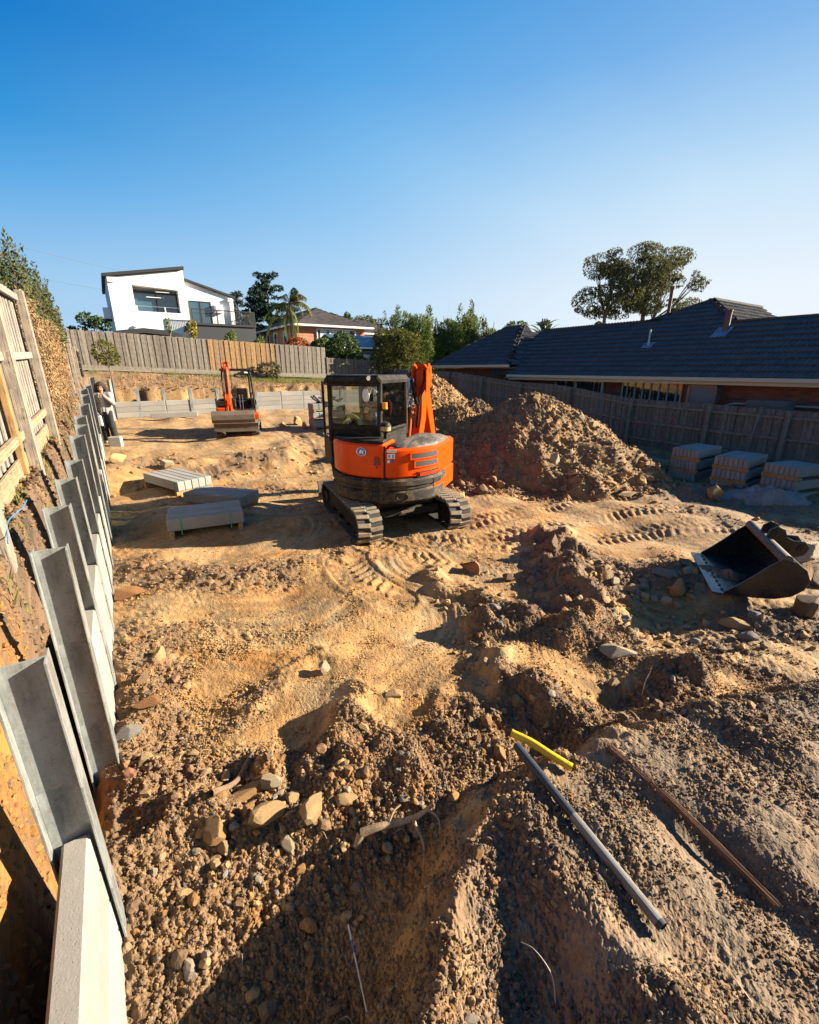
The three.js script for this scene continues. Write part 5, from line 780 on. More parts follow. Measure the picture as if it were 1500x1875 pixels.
  { const p = P(7.95, 18.95), f = mesh('flue', join(cyl(0.1, 0.1, 0.75, 14), cyl(0.115, 0.115, 0.05, 14, 0, 0.37, 0)), flueM, h); f.position.set(p.x, 4.2, p.z); const l = mesh('flashing', box(0.7, 0.02, 0.5, 0, 0, 0, 0, 0, 0, 0.004), lead, h), q = P(8.0, 18.8); l.position.set(q.x, 3.86, q.z); l.rotation.set(0, PHI, 0.53, 'YXZ'); }
  { const p = P(10.3, 18.2), f = mesh('vent_pipe', cyl(0.035, 0.035, 0.75, 12), mat([0.4, 0.4, 0.38], 0.6), h); f.position.set(p.x, 3.7, p.z); const l = mesh('flashing', box(0.4, 0.02, 0.4), lead, h); l.position.set(p.x, 3.49, p.z); l.rotation.set(0, PHI, 0.53, 'YXZ'); }
  pbox(h, 'garden_wall', mat([0.09, 0.09, 0.088], 0.9, { map: T.conc }), 4.6, 5.6, 15.6, 16.2, 0.6, 1.72);
}
{ // white rendered house on the hill
  const h = thing('white_house', 'white rendered two storey house with slanted dark roof edges on the hill', 'house'), render = mat([0.64, 0.635, 0.62], 0.85, { bumpMap: T.concB, bumpScale: 0.002 }), cladding = mat([0.022, 0.024, 0.029], 0.6);
  const slab = (name, m, pts, u0, u1, holes) => { const g = prism(pts, u1 - u0, 0.004, holes), o = mesh(name, g, m, h), p = P((u0 + u1) / 2, 0); o.position.set(p.x, 0, p.z); o.rotation.y = PHI; return o; };
  // thick front wall with the recessed window opening
  slab('wall', render, [[0.93, 2.6], [5.43, 2.6], [5.43, 8.9], [0.93, 8.05]], 36, 36.9, [[[2.3, 6.2], [2.3, 7.75], [4.95, 7.62], [4.95, 6.2]].reverse()]);
  slab('wall', render, [[0.93, 2.6], [5.43, 2.6], [5.43, 8.9], [0.93, 8.05]], 43.6, 44); pbox(h, 'wall', render, 36.9, 43.6, 0.93, 1.15, 2.6, 8.05); slab('wall', render, [[1.15, 2.6], [5.43, 2.6], [5.43, 8.88], [1.15, 8.05]], 36.92, 37.1, [[[2.0, 6.0], [2.0, 7.6], [5.1, 7.6], [5.1, 6.0]].reverse()]);
  slab('roof', darkTrim, [[0.75, 8.05], [5.5, 8.94], [5.5, 9.12], [0.75, 8.23]], 35.8, 44.2);
  slab('wall', render, [[5.45, 5.5], [8.6, 5.5], [8.6, 7.48], [5.45, 8.34]], 36.5, 44); slab('roof', darkTrim, [[5.45, 8.36], [8.75, 7.46], [8.75, 7.6], [5.45, 8.5]], 36.3, 44.2);
  pbox(h, 'lower_wall', cladding, 35.3, 44, 5.5, 9.7, 2.6, 5.45); pbox(h, 'balcony_slab', darkTrim, 35.2, 38.5, 5.48, 9.75, 5.46, 5.6);
  const glass2 = mat([0.03, 0.07, 0.10], 0.05, { phys: true, clearcoat: 1 });
  const w = pbox(h, 'window', glass2, 36.7, 36.74, 2.25, 5.0, 6.15, 7.45); for (const [a, b, c, d] of [[2.3, 4.95, 7.38, 7.5], [2.3, 4.95, 6.18, 6.24], [3.6, 3.66, 6.2, 7.45], [4.86, 4.95, 6.2, 7.45]]) pbox(h, 'window_frame', darkTrim, 36.62, 36.7, a, b, c, d);
  pbox(h, 'pendant_lamp', M.white, 36.45, 36.52, 3.05, 4.1, 7.12, 7.16);
  pbox(h, 'window_rail', M.chrome, 36.1, 36.13, 2.3, 5.0, 6.52, 6.55); for (const v of [2.36, 4.0]) pbox(h, 'rail_post', M.white, 36.1, 36.14, v, v + 0.06, 6.2, 6.52);
  pbox(h, 'sliding_door', glass2, 36.44, 36.49, 5.6, 7.0, 5.6, 7.08); for (const v of [5.56, 6.28, 6.98]) pbox(h, 'door_frame', darkTrim, 36.40, 36.44, v, v + 0.06, 5.6, 7.12); pbox(h, 'door_frame', darkTrim, 36.40, 36.44, 5.62, 6.98, 7.06, 7.12);
  { const a = pbox(h, 'air_conditioner', M.white, 36.15, 36.48, 7.2, 7.75, 6.4, 6.95, 0.02); pbox(h, 'conditioner_grille', mat([0.4, 0.4, 0.4], 0.7), 36.13, 36.15, 7.26, 7.56, 6.48, 6.86); }
  pbox(h, 'downpipe', render, 36.3, 36.48, 8.3, 8.42, 5.6, 7.2); pbox(h, 'rainwater_head', render, 36.25, 36.48, 8.2, 8.5, 7.2, 7.45); pbox(h, 'rainwater_head', render, 35.8, 35.99, 1.0, 1.35, 7.78, 8.05); pbox(h, 'downpipe', render, 35.9, 36.0, 0.98, 1.08, 2.6, 7.78);
  // balustrade of fine vertical bars
  const bal = pbox(h, 'handrail', darkTrim, 35.24, 35.30, 5.5, 9.72, 6.44, 6.5); for (let i = 0; i <= 40; i++) pbox(h, 'baluster', darkTrim, 35.25, 35.275, 5.52 + i * 0.104, 5.54 + i * 0.104, 5.6, 6.44, 0.002); for (const v of [5.5, 7.1, 8.6, 9.66]) pbox(h, 'rail_post', darkTrim, 35.24, 35.3, v, v + 0.06, 5.6, 6.44); for (let i = 0; i <= 14; i++) pbox(h, 'baluster', darkTrim, 35.4 + i * 0.2, 35.42 + i * 0.2, 9.69, 9.71, 5.6, 6.44, 0.002); pbox(h, 'handrail', darkTrim, 35.3, 38.4, 9.67, 9.72, 6.44, 6.5);
  const fl = [[0.9, 4.72], [2.35, 4.98], [3.9, 4.92]]; // dark awning over the lower terrace
  slab('awning', darkTrim, [[0.95, 4.85], [2.4, 5.05], [3.9, 4.95], [4.6, 4.72], [4.6, 4.5], [3.9, 4.66], [2.4, 4.76], [0.95, 4.52]], 34.2, 35.98); for (const v of [2.4, 3.95]) pbox(h, 'awning_post', M.white, 34.25, 34.3, v, v + 0.05, 2.8, 4.66);
  pbox(h, 'lower_window', paneDark, 35.97, 35.995, 1.3, 4.5, 3.0, 4.6);
  pbox(h, 'wall_lamp', M.white, 35.85, 35.99, 2.0, 2.2, 5.2, 5.3); pbox(h, 'wall_lamp', darkTrim, 35.8, 35.99, 5.1, 5.3, 5.12, 5.25);
  { const a = pbox(h, 'side_air_conditioner', M.white, 38, 38.9, 0.5, 0.92, 5.8, 6.5, 0.02); pbox(h, 'conditioner_bracket', darkTrim, 38.1, 38.8, 0.55, 0.92, 5.7, 5.78); }
  const ant = P(40, 3.4); mesh('antenna', join(rod([ant.x, 8.6, ant.z], [ant.x, 9.3, ant.z], 0.015), rod([ant.x - 0.3, 9.2, ant.z - 0.2], [ant.x + 0.3, 9.2, ant.z + 0.2], 0.012), ...[-0.2, 0, 0.2].map((k) => rod([ant.x + k, 9.2, ant.z + k * 0.66 - 0.25], [ant.x + k, 9.2, ant.z + k * 0.66 + 0.25], 0.01))), mat([0.2, 0.2, 0.2], 0.6), h);
}
{ // orange brick house with a brown tiled roof in the middle distance
  const h = thing('brick_house', 'orange brick house with brown hip roof behind the palm tree', 'house');
  pbox(h, 'wall', orangeBrick, 40.5, 52, 14.7, 21.5, 2.6, 6.3); roofFace(h, [[40, 14.2, 6.35], [40, 22.2, 6.35], [44, 18.2, 8.2], [44, 17.9, 8.2]], 0, brownTileMs, 0.38, 0.31); roofFace(h, [[52.5, 14.2, 6.35], [40, 14.2, 6.35], [44, 17.9, 8.2], [49, 17.9, 8.2]], 0, brownTileMs, 0.38, 0.31); roofFace(h, [[40, 22.2, 6.35], [52.5, 22.2, 6.35], [49, 18.2, 8.2], [44, 18.2, 8.2]], 0, brownTileMs, 0.38, 0.31);
  pbox(h, 'gutter', whitePaint, 39.9, 40.05, 14.1, 22.3, 6.2, 6.36); pbox(h, 'gutter', whitePaint, 40.06, 52.4, 14.1, 14.22, 6.2, 6.36); pbox(h, 'soffit', whitePaint, 40.06, 40.5, 14.3, 22, 6.18, 6.24);
  pbox(h, 'window', paneDark, 40.45, 40.49, 16.6, 20.4, 4.6, 6.0); for (const v of [16.55, 17.8, 19.1, 20.4]) pbox(h, 'window_frame', whitePaint, 40.38, 40.44, v, v + 0.1, 4.6, 6.05); pbox(h, 'window_frame', whitePaint, 40.38, 40.44, 16.65, 20.4, 6.0, 6.08); for (const [a, b] of [[16.9, 17.5], [18.0, 18.6], [19.3, 19.9]]) pbox(h, 'curtain', mat([0.45, 0.46, 0.46], 0.9), 40.445, 40.449, a, b, 4.65, 5.98, 0.001);
  for (const u of [43, 46, 48.5]) { pbox(h, 'window', paneDark, u, u + 0.9, 14.66, 14.69, 4.9, 5.9); pbox(h, 'window_frame', whitePaint, u - 0.08, u, 14.6, 14.66, 4.85, 5.95); pbox(h, 'window_frame', whitePaint, u + 0.9, u + 0.98, 14.6, 14.66, 4.85, 5.95); pbox(h, 'window_frame', whitePaint, u, u + 0.9, 14.6, 14.66, 5.9, 5.97); }
  roofFace(h, [[43, 21.5, 6.1], [43, 27, 6.1], [46, 24.5, 7.6], [46, 23, 7.6]], 0, brownTileMs, 0.38, 0.31); pbox(h, 'wall', orangeBrick, 43.4, 50, 21.6, 26.6, 2.6, 6.1); pbox(h, 'gutter', whitePaint, 42.9, 43.05, 22.4, 27, 5.96, 6.1);
}
{ // blue weatherboard house by the back corner
  const blue = mat([0.035, 0.10, 0.17], 0.6), roofB = mat([0.05, 0.085, 0.13], 0.5), h = thing('blue_house', 'small blue painted house with metal roof beyond the back corner', 'house');
  for (let k = 0; k < 11; k++) pbox(h, 'weatherboard', blue, 31.02 + (k % 2) * 0.004, 31.06, 15.0, 19.4, 1.9 + k * 0.2, 2.09 + k * 0.2, 0.01); pbox(h, 'wall', blue, 31.08, 36.9, 15.0, 19.4, 1.5, 4.1);
  const g = prism([[30.6, 4.15], [33.9, 5.15], [37.2, 4.15], [37.2, 4.05], [33.9, 5.03], [30.6, 4.05]].map(([u, y]) => [u, y]), 5.2, 0.004); g.rotateY(PI / 2); const r = mesh('roof', g, roofB, h), p = P(0, 17.1); r.position.set(p.x, 0, p.z); r.rotation.y = PHI; 
  pbox(h, 'gutter', whitePaint, 30.5, 30.6, 14.5, 19.7, 4.0, 4.1); pbox(h, 'window', paneDark, 30.98, 31.01, 16.4, 17.6, 2.6, 3.6); for (const v of [16.32, 17.6]) pbox(h, 'window_frame', whitePaint, 30.95, 31.0, v, v + 0.08, 2.55, 3.65);
  const gb = prism([[31.05, 4.0], [36.8, 4.0], [33.9, 4.95]], 0.1, 0.004); gb.rotateY(PI / 2); for (const v of [15.05, 19.35]) { const m = mesh('gable', gb, blue, h), q = P(0, v); m.position.set(q.x, 0, q.z); m.rotation.y = PHI; }
}
{ const w = thing('brick_wall', 'terracotta coloured garden wall behind the overgrown fence', 'wall'); pbox(w, 'wall', mat([0.50, 0.135, 0.05], 0.85, { map: T.conc }), 14.8, 25.5, -1.55, -1.4, 1.5, 3.95); pbox(w, 'coping', mat([0.52, 0.15, 0.06], 0.8), 14.75, 25.55, -1.6, -1.35, 3.952, 4.05); }

// ------------------------------------------------------------------ plants
const leafMat = (r = 0.9, tr = 0.3) => new THREE.MeshPhysicalMaterial({ color: 0xffffff, vertexColors: true, roughness: r, transmission: tr, thickness: 0, side: THREE.DoubleSide, specularIntensity: 0.35 });
const LM = leafMat(), LMd = leafMat(0.95, 0.1);
// leaves spread through a set of ellipsoids: [x, y, z, rx, ry, rz]
function leaves(clumps, n, o) {
  const r = RNG(o.seed), pos = [], col = [], vol = clumps.map((c) => Math.pow(c[3] * c[4] * c[5], 0.75)), tot = vol.reduce((a, b) => a + b, 0), f = o.freq ?? 1.6, thr = o.gap ?? -0.15;
  const d = new V3(), s = new V3(), p = new V3(), q = new V3();
  clumps.forEach((c, ci) => {
    const m = Math.round(n * vol[ci] / tot);
    for (let i = 0; i < m; i++) {
      do p.set(r() * 2 - 1, r() * 2 - 1, r() * 2 - 1); while (p.lengthSq() > 1); const l = p.length() || 1; p.multiplyScalar(Math.pow(l, 0.45) / l); const ln = p.clone();
      p.set(c[0] + p.x * c[3], c[1] + p.y * c[4], c[2] + p.z * c[5]); if (N3(p.x * f / o.k + 7, p.y * f / o.k, p.z * f / o.k) < thr) continue; if (N3(p.x * f * 2.7 / o.k, p.y * f * 2.7 / o.k + 31, p.z * f * 2.7 / o.k) < thr - 0.15) continue;
      d.set(r() - 0.5, (r() - 0.5) - (o.droop ?? 0), r() - 0.5).addScaledVector(ln, o.out ?? 0.3).normalize(); s.set(r() - 0.5, r() - 0.5, r() - 0.5).cross(d).normalize();
      const L = o.leaf * (0.6 + 0.8 * r()), W = L * (o.aspect ?? 0.5) * 0.5; const a = p.clone().addScaledVector(d, -L / 2), b = p.clone().addScaledVector(d, L / 2); q.copy(s).cross(d).multiplyScalar(L * 0.12);
      const e = p.clone().addScaledVector(s, W).add(q), g = p.clone().addScaledVector(s, -W).add(q);
      pos.push(a.x, a.y, a.z, e.x, e.y, e.z, b.x, b.y, b.z, a.x, a.y, a.z, b.x, b.y, b.z, g.x, g.y, g.z); const c0 = mix3(pick(r, o.cols), pick(r, o.cols), r()), kk = 0.75 + 0.5 * r(); for (let k = 0; k < 6; k++) col.push(c0[0] * kk, c0[1] * kk, c0[2] * kk);
    }
  });
  const g = new THREE.BufferGeometry(); g.setAttribute('position', new THREE.BufferAttribute(new Float32Array(pos), 3)); g.setAttribute('color', new THREE.BufferAttribute(new Float32Array(col), 3)); g.computeVertexNormals(); return g;
}
function limb(pts, r0, r1, n = 7) { const c = new THREE.CatmullRomCurve3(pts.map((p) => new V3(...p))), seg = Math.max(6, pts.length * 4), g = new THREE.TubeGeometry(c, seg, 1, n, false), p = g.attributes.position, ctr = c.getSpacedPoints(seg); for (let i = 0; i <= seg; i++) { const k = lerp(r0, r1, i / seg), o = c.getPointAt(i / seg); for (let j = 0; j <= n; j++) { const m = i * (n + 1) + j; p.setXYZ(m, o.x + (p.getX(m) - o.x) * k, o.y + (p.getY(m) - o.y) * k, o.z + (p.getZ(m) - o.z) * k); } } g.computeVertexNormals(); return clean(g); }
const bark = (c) => mat(c, 0.95, { map: T.soil, bumpMap: T.soilB, bumpScale: 0.01 });
const B1 = bark([0.16, 0.115, 0.085]), B2 = bark([0.24, 0.2, 0.165]), B3 = bark([0.07, 0.05, 0.04]);
const GUM = [[0.08, 0.10, 0.036], [0.105, 0.12, 0.04], [0.14, 0.13, 0.035], [0.07, 0.085, 0.045], [0.17, 0.13, 0.04]], OLIVE = [[0.085, 0.10, 0.018], [0.125, 0.13, 0.022], [0.065, 0.08, 0.015], [0.15, 0.13, 0.025]], GREEN = [[0.125, 0.175, 0.038], [0.16, 0.205, 0.048], [0.09, 0.13, 0.032], [0.2, 0.21, 0.05]], DEEP = [[0.035, 0.062, 0.018], [0.05, 0.08, 0.02], [0.07, 0.105, 0.024]], CEDAR = [[0.018, 0.042, 0.026], [0.026, 0.055, 0.03], [0.014, 0.034, 0.022]];
function tree(name, label, category, pos, group) { return thing(name, label, category, pos, 0, group); }
{ // tall gum tree
  const t = tree('gum_tree', 'tall open eucalyptus tree rising behind the long tiled roof', 'tree', [22.9, 0, -46.5]), y0 = 6.7, r = RNG(5);
  const cl = [[-1.21, 12.82, 1.34, 0.66], [2.4, 12.73, 1.75, 0.79], [-2.46, 11.92, 1.39, 0.79], [-5.29, 11.58, 1.3, 0.97], [-4.38, 12.41, 0.65, 0.48], [-1.96, 10.5, 1.78, 1.03], [-0.45, 11.58, 1.4, 0.84], [-5.44, 8.79, 1.43, 1.08], [-3.37, 9.22, 1.8, 1.13], [1.41, 11.58, 0.84, 0.71], [2.7, 10.67, 1.22, 0.58], [3.9, 10.08, 0.8, 0.58], [4.9, 10.92, 0.39, 0.67], [3.76, 8.62, 1.24, 0.45], [-0.99, 9.14, 1.42, 0.86], [2.26, 8.01, 0.67, 0.41], [1.17, 10.33, 0.89, 0.54], [-4.33, 7.92, 1.15, 0.55], [-2.13, 7.92, 1.05, 0.55], [-0.05, 8.1, 0.86, 0.64], [-3.51, 11.5, 0.84, 0.8]].concat([[0.2, 9.8, 1.3, 0.9], [-1.0, 8.6, 1.4, 0.8], [0.9, 8.4, 1.0, 0.6], [-1.9, 10.6, 1.2, 0.9], [-0.3, 11.2, 1.1, 0.8]]).map(([x, y, a, b]) => [x, y, (r() - 0.5) * 4.5, a, b, a * (0.8 + 0.4 * r())]);
  const sub = []; for (const c of cl) for (let i = 0; i < 7; i++) { const a = r() * 6.3, q = 0.25 + 0.6 * r(), w = 0.3 + 0.3 * r(); sub.push([c[0] + Math.cos(a) * q * c[3], c[1] + (r() - 0.5) * 1.7 * c[4], c[2] + Math.sin(a) * q * c[5], c[3] * w, c[4] * w * 0.9, c[5] * w]); }
  const fill = cl.map((c) => [c[0], c[1], c[2], c[3] * 1.18, c[4] * 1.18, c[5] * 1.15]);
  mesh('crown', leaves([...fill, ...sub], 70000, { seed: 41, leaf: 0.21, aspect: 0.4, droop: 0.45, out: 0.15, cols: GUM, k: 1.1, freq: 2.0, gap: -0.12 }), LM, t);
  const L = []; L.push(limb([[0.1, 0, 0], [0, 4, 0.1], [-0.05, y0, 0], [-0.2, y0 + 1.2, 0.2], [0.0, y0 + 2.6, 0.1]], 0.3, 0.17)); L.push(limb([[-3.9, 0, 0.6], [-4.0, 4, 0.5], [-3.95, y0 + 0.9, 0.3]], 0.25, 0.16));
  for (const c of cl) { const left = c[0] < -1.6, b = left ? [-3.95, y0 + 0.9, 0.3] : c[0] > 0.6 ? [0.9, y0 + 0.4, 0.0] : [-0.2, y0 + 1.2, 0.2]; const m = [lerp(b[0], c[0], 0.5) + (r() - 0.5) * 0.5, lerp(b[1], c[1], 0.4), lerp(b[2], c[2], 0.5)]; L.push(limb([b, m, [c[0], c[1], c[2]]], 0.085, 0.02, 6)); for (let i = 0; i < 3; i++) L.push(limb([[m[0], m[1], m[2]], [lerp(m[0], c[0], 0.6) + (r() - 0.5) * c[3], lerp(m[1], c[1], 0.7), lerp(m[2], c[2], 0.6)], [c[0] + (r() - 0.5) * c[3] * 1.4, c[1] + (r() - 0.3) * c[4], c[2] + (r() - 0.5) * c[5]]], 0.04, 0.01, 5)); }
  L.push(limb([[0, y0 - 2, 0], [0.9, y0 + 0.4, 0]], 0.14, 0.11)); mesh('trunk', join(...L), B1, t);
}
function bush(name, label, category, x, y, z, clumps, n, o, stems, group) { const t = tree(name, label, category, [x, y, z], group); mesh('crown', leaves(clumps, n, o), o.mat ?? LM, t); if (stems) mesh('trunk', join(...stems.map((s) => limb(s, s.r ?? 0.08, 0.02))), o.bark ?? B1, t); return t; }
// rounded olive shrub in the back corner
{ const r = RNG(9), c = [[0, 1.8, 0, 1.45, 1.5, 1.5], [-0.7, 1.2, 0.4, 1.2, 1.1, 1.1], [0.75, 1.3, 0.3, 1.2, 1.2, 1.1], [0.1, 2.7, 0.1, 1.1, 0.8, 1.1]]; for (let i = 0; i < 26; i++) { const a = r() * 6.3, h = r(); c.push([Math.cos(a) * 1.45 * Math.cos(h - 0.3), 1.0 + 2.2 * h, Math.sin(a) * 1.4 * Math.cos(h - 0.3), 0.45, 0.42, 0.45]); } bush('olive_shrub', 'big rounded olive green shrub in the corner behind the cab', 'shrub', -0.75, 1.55, -30.4, c, 20000, { seed: 51, leaf: 0.16, aspect: 0.4, cols: OLIVE, k: 1, freq: 1.4, gap: -0.3, out: 0.8 }, [[[0, -0.4, 0], [0.1, 1.0, 0], [0.2, 2.4, 0.1]], [[0, -0.4, 0], [-0.4, 0.9, 0.1], [-0.8, 1.8, 0.2]]]); }
// feathery tall trees behind it
[[-1.85, 37, 6.1, 1.5, 'slender thin crowned tree at the start of the feathery row'], [0.43, 36, 6.5, 2.2, 'broadest dense green tree rising over the olive shrub'], [2.76, 37.5, 6.1, 1.9, 'middle feathery tree of the green row beside the roof'], [4.66, 37, 6.6, 1.8, 'feathery tree with upright tips next to the tiled roof'], [5.73, 36, 5.2, 1.3, 'last small feathery tree of the row touching the roof edge']].forEach(([x0, d, top, rx, label], i) => {
  const r = RNG(60 + i), c = [], x = x0; for (let j = 0; j < 9; j++) { const h = j / 8; c.push([(r() - 0.5) * rx * 0.9, 1.2 + h * (top - 3.2), (r() - 0.5) * rx, rx * (0.95 - 0.5 * h) * (0.7 + 0.4 * r()), 1.0, rx * (0.9 - 0.5 * h)]); } for (let j = 0; j < 9; j++) c.push([(r() - 0.5) * rx * 1.5, top - 1.6 - r() * 1.6, (r() - 0.5) * rx * 1.4, 0.24, 0.95 + 0.5 * r(), 0.24]);
  bush('feathery_tree', label, 'tree', x, 1.4, -d * 1.02, c, i === 0 ? 7000 : 21000, { seed: 62 + i, leaf: 0.28, aspect: 0.2, cols: GREEN, k: 1, freq: 1.1, gap: i === 0 ? -0.1 : -0.42, out: 0.5, droop: -0.35 }, [[[0, -0.5, 0], [0.1, 2.5, 0], [0, 5.2, 0]], [[0, 0.5, 0], [0.5, 2.5, 0.2], [0.8, 4.6, 0.2]], [[0, 0.5, 0], [-0.5, 2.8, 0], [-0.7, 4.8, 0.1]]], 'feathery trees beside the tiled roof');
});
{ const c = [[0, 1.4, 0, 1.2, 1.15, 1.1], [-0.6, 0.6, 0.2, 0.9, 0.8, 0.9], [0.6, 0.5, 0.2, 1.0, 0.8, 0.9]]; bush('laurel_bush', 'dark glossy leafed bush in front of the blue house', 'shrub', -4.49, 2.35, -31.5, c, 6000, { seed: 71, leaf: 0.24, aspect: 0.5, cols: [...DEEP, [0.09, 0.12, 0.02], [0.06, 0.09, 0.02]], k: 1, freq: 1.5, gap: -0.2 }, [[[0, -0.6, 0], [0.1, 0.5, 0], [0, 1.4, 0]]]); }
{ const c = [[0, 0.6, 0, 1.0, 0.7, 0.9], [0.9, 0.5, 0, 0.9, 0.6, 0.8]]; bush('laurel_bush', 'green bush between the red shrub and the blue house', 'shrub', -6.27, 3.4, -34, c, 3600, { seed: 72, leaf: 0.24, aspect: 0.5, cols: [...GREEN, ...DEEP], k: 1, freq: 1.5, gap: -0.2 }, [[[0, -1, 0], [0.1, 0.2, 0], [0, 0.8, 0]]]); }
{ const c = [[0, 0.5, 0, 0.9, 0.75, 0.8], [0.7, 0.3, 0, 0.7, 0.5, 0.7]]; bush('red_shrub', 'shrub with orange and red autumn leaves above the fence', 'shrub', -8.03, 3.5, -33.5, c, 3000, { seed: 73, leaf: 0.2, aspect: 0.5, cols: [[0.36, 0.07, 0.015], [0.42, 0.14, 0.03], [0.28, 0.04, 0.012], [0.12, 0.11, 0.02]], k: 1, freq: 1.6, gap: -0.15 }, [[[0, -1, 0], [0.1, 0.2, 0], [0, 0.6, 0]]]); }
// layered dark conifers behind the white house
function conifer(label, x0, d, top, half, seed, cols, n) { const r = RNG(seed), c = [], st = [[[0, -1, 0], [0, top * 0.5, 0], [0, top - 0.4, 0]]]; st[0].r = 0.4; const y0 = 2.8; for (let lv = 0; lv < 13; lv++) { const h = lv / 12, y = top * (0.15 + 0.83 * h), R = half * (1 - 0.75 * h ** 1.4) * (0.8 + 0.4 * r()); for (let j = 0; j < 5; j++) { const a = r() * 6.3, q = R * (0.35 + 0.5 * r()); c.push([Math.cos(a) * q, y + (r() - 0.5) * 0.7, Math.sin(a) * q, R * 0.45, 0.2 + 0.12 * r(), R * 0.42]); if (j < 3) { const s = [[0, y - 0.6, 0], [Math.cos(a) * q * 0.6, y - 0.3, Math.sin(a) * q * 0.6], [Math.cos(a) * q * 1.1, y, Math.sin(a) * q * 1.1]]; s.r = 0.09; st.push(s); } } } bush('cedar_tree', label, 'tree', x0, y0, -d * 1.04, c, n, { seed: seed + 1, leaf: 0.36, aspect: 0.35, cols, k: 1.2, freq: 1.2, gap: -0.3, out: 0.5, bark: B3 }, st); }
conifer('dark layered cedar standing tallest behind the palm tree', -15.32, 50, 9.2, 4.0, 81, CEDAR, 24000); conifer('thinner grey green conifer behind the white house balcony', -19.76, 53, 8.2, 3.6, 84, [[0.04, 0.055, 0.045], [0.05, 0.065, 0.05], [0.03, 0.042, 0.036]], 11000);
{ const c = []; const r = RNG(91); for (let i = 0; i < 9; i++) c.push([(r() - 0.5) * 3.4, r() * 2.2, (r() - 0.5) * 2, 0.9, 0.6, 0.9]); bush('garden_tree', 'dark rounded tree between the fence corner and the white house', 'tree', -28.12, 4.6, -42, c, 6000, { seed: 92, leaf: 0.3, aspect: 0.45, cols: [...DEEP, [0.06, 0.09, 0.02]], k: 1, freq: 1.2, gap: -0.15 }, [[[0, -2.4, 0], [0, 0, 0], [0.3, 1.4, 0]]]); }
[[-6.99, 62, 8.4, 'small distant tree left of the feathery row on the skyline'], [-9.81, 70, 9.9, 'thin distant treetop above the brown roof'], [-5.37, 58, 7.9, 'distant olive treetop behind the blue house']].forEach(([x0, d, top, label], i) => { const r = RNG(95 + i), c = []; for (let j = 0; j < 7; j++) c.push([(r() - 0.5) * (i === 1 ? 1.2 : 4.4), top - 2.6 + r() * 1.6, (r() - 0.5) * 2, i === 1 ? 0.5 : 1.3, 0.7, 1.0]); bush('distant_tree', label, 'tree', x0, 1.5, -d * 1.04, c, 2600, { seed: 97 + i, leaf: 0.36, aspect: 0.45, cols: i === 2 ? OLIVE : DEEP, k: 1.2, freq: 1.1, gap: -0.1 }, [[[0, -1, 0], [0, top * 0.5, 0], [0.2, top - 1.6, 0]]]); });
// palms
function frond(L, lift, sag, n, w, r, leaflet = 0.42) { const pos = [], col = [], pt = (t) => [L * t * Math.cos(lift) * (1 - 0.25 * t * sag), L * (Math.sin(lift) * t - sag * t * t)]; const c0 = pick(r, [[0.11, 0.135, 0.022], [0.15, 0.15, 0.025], [0.075, 0.11, 0.02], [0.2, 0.17, 0.04]]);
  for (let i = 0; i < n; i++) { const t = 0.14 + 0.86 * i / n, [x, y] = pt(t), l = leaflet * Math.sin(PI * (0.12 + 0.86 * t)) * (0.8 + 0.4 * r()); for (const s of [-1, 1]) { const dx = 0.35 + 0.25 * r(), dy = -0.35 - 0.5 * r() * (0.4 + sag), nrm = Math.hypot(1, dx, dy), q = [x + l * dx / nrm, y + l * dy / nrm, s * l / nrm], hw = w * 0.5; pos.push(x - hw, y, 0, x + hw, y, 0, ...q); const k = 0.75 + 0.5 * r(); for (let m = 0; m < 3; m++) col.push(c0[0] * k, c0[1] * k, c0[2] * k); } }
  for (let i = 0; i < 14; i++) { const [x, y] = pt(i / 14), [X, Y] = pt((i + 1) / 14), a = 0.03 * (1 - i / 16), p = [[x, y, a], [x, y, -a], [X, Y, a], [X, Y, -a]], f = [0, 1, 2, 1, 3, 2]; for (const m of f) { pos.push(...p[m]); col.push(c0[0], c0[1] * 0.9, c0[2]); } }
  const g = new THREE.BufferGeometry(); g.setAttribute('position', new THREE.BufferAttribute(new Float32Array(pos), 3)); g.setAttribute('color', new THREE.BufferAttribute(new Float32Array(col), 3)); g.computeVertexNormals(); return g; }
function palm(label, x, y, z, h, L, n, seed) { const r = RNG(seed), t = tree('palm_tree', label, 'palm', [x, y, z]); mesh('trunk', join(limb([[0, -0.5, 0], [0.05, h * 0.5, 0], [0, h, 0]], 0.17, 0.11, 10), ...Array.from({ length: 14 }, (_, i) => at(new THREE.TorusGeometry(0.145 - 0.002 * i, 0.014, 5, 12), 0.03, h * 0.2 + i * h * 0.055, 0, PI / 2))), B1, t); const gs = [0.95, 0.6, 0.25, 1.25, -0.1].map((l, i) => frond(L, l, [0.75, 0.8, 0.75, 0.6, 0.85][i], 46, 0.075, r, 0.6)); for (let i = 0; i < n; i++) { const f = mesh('frond', gs[i % 5], LM, t); f.position.set(0, h + 0.1, 0); f.rotation.y = i * 2.399 + r() * 0.4; f.scale.setScalar(0.8 + 0.35 * r()); } for (let i = 0; i < 5; i++) { const f = mesh('dead_frond', gs[4], LMd, t); f.position.set(0, h - 0.1, 0); f.rotation.set(0, i * 1.3, -0.55, 'YXZ'); f.scale.setScalar(0.75); } return t; }
palm('green feather palm with arching fronds above the fence and brick house', -9.5, 3.0, -38, 4.3, 2.9, 22, 111);
palm('yellow green palm crown peeping over the tiled roof ridge', 16.2, 1.0, -41, 4.9, 1.4, 14, 112);
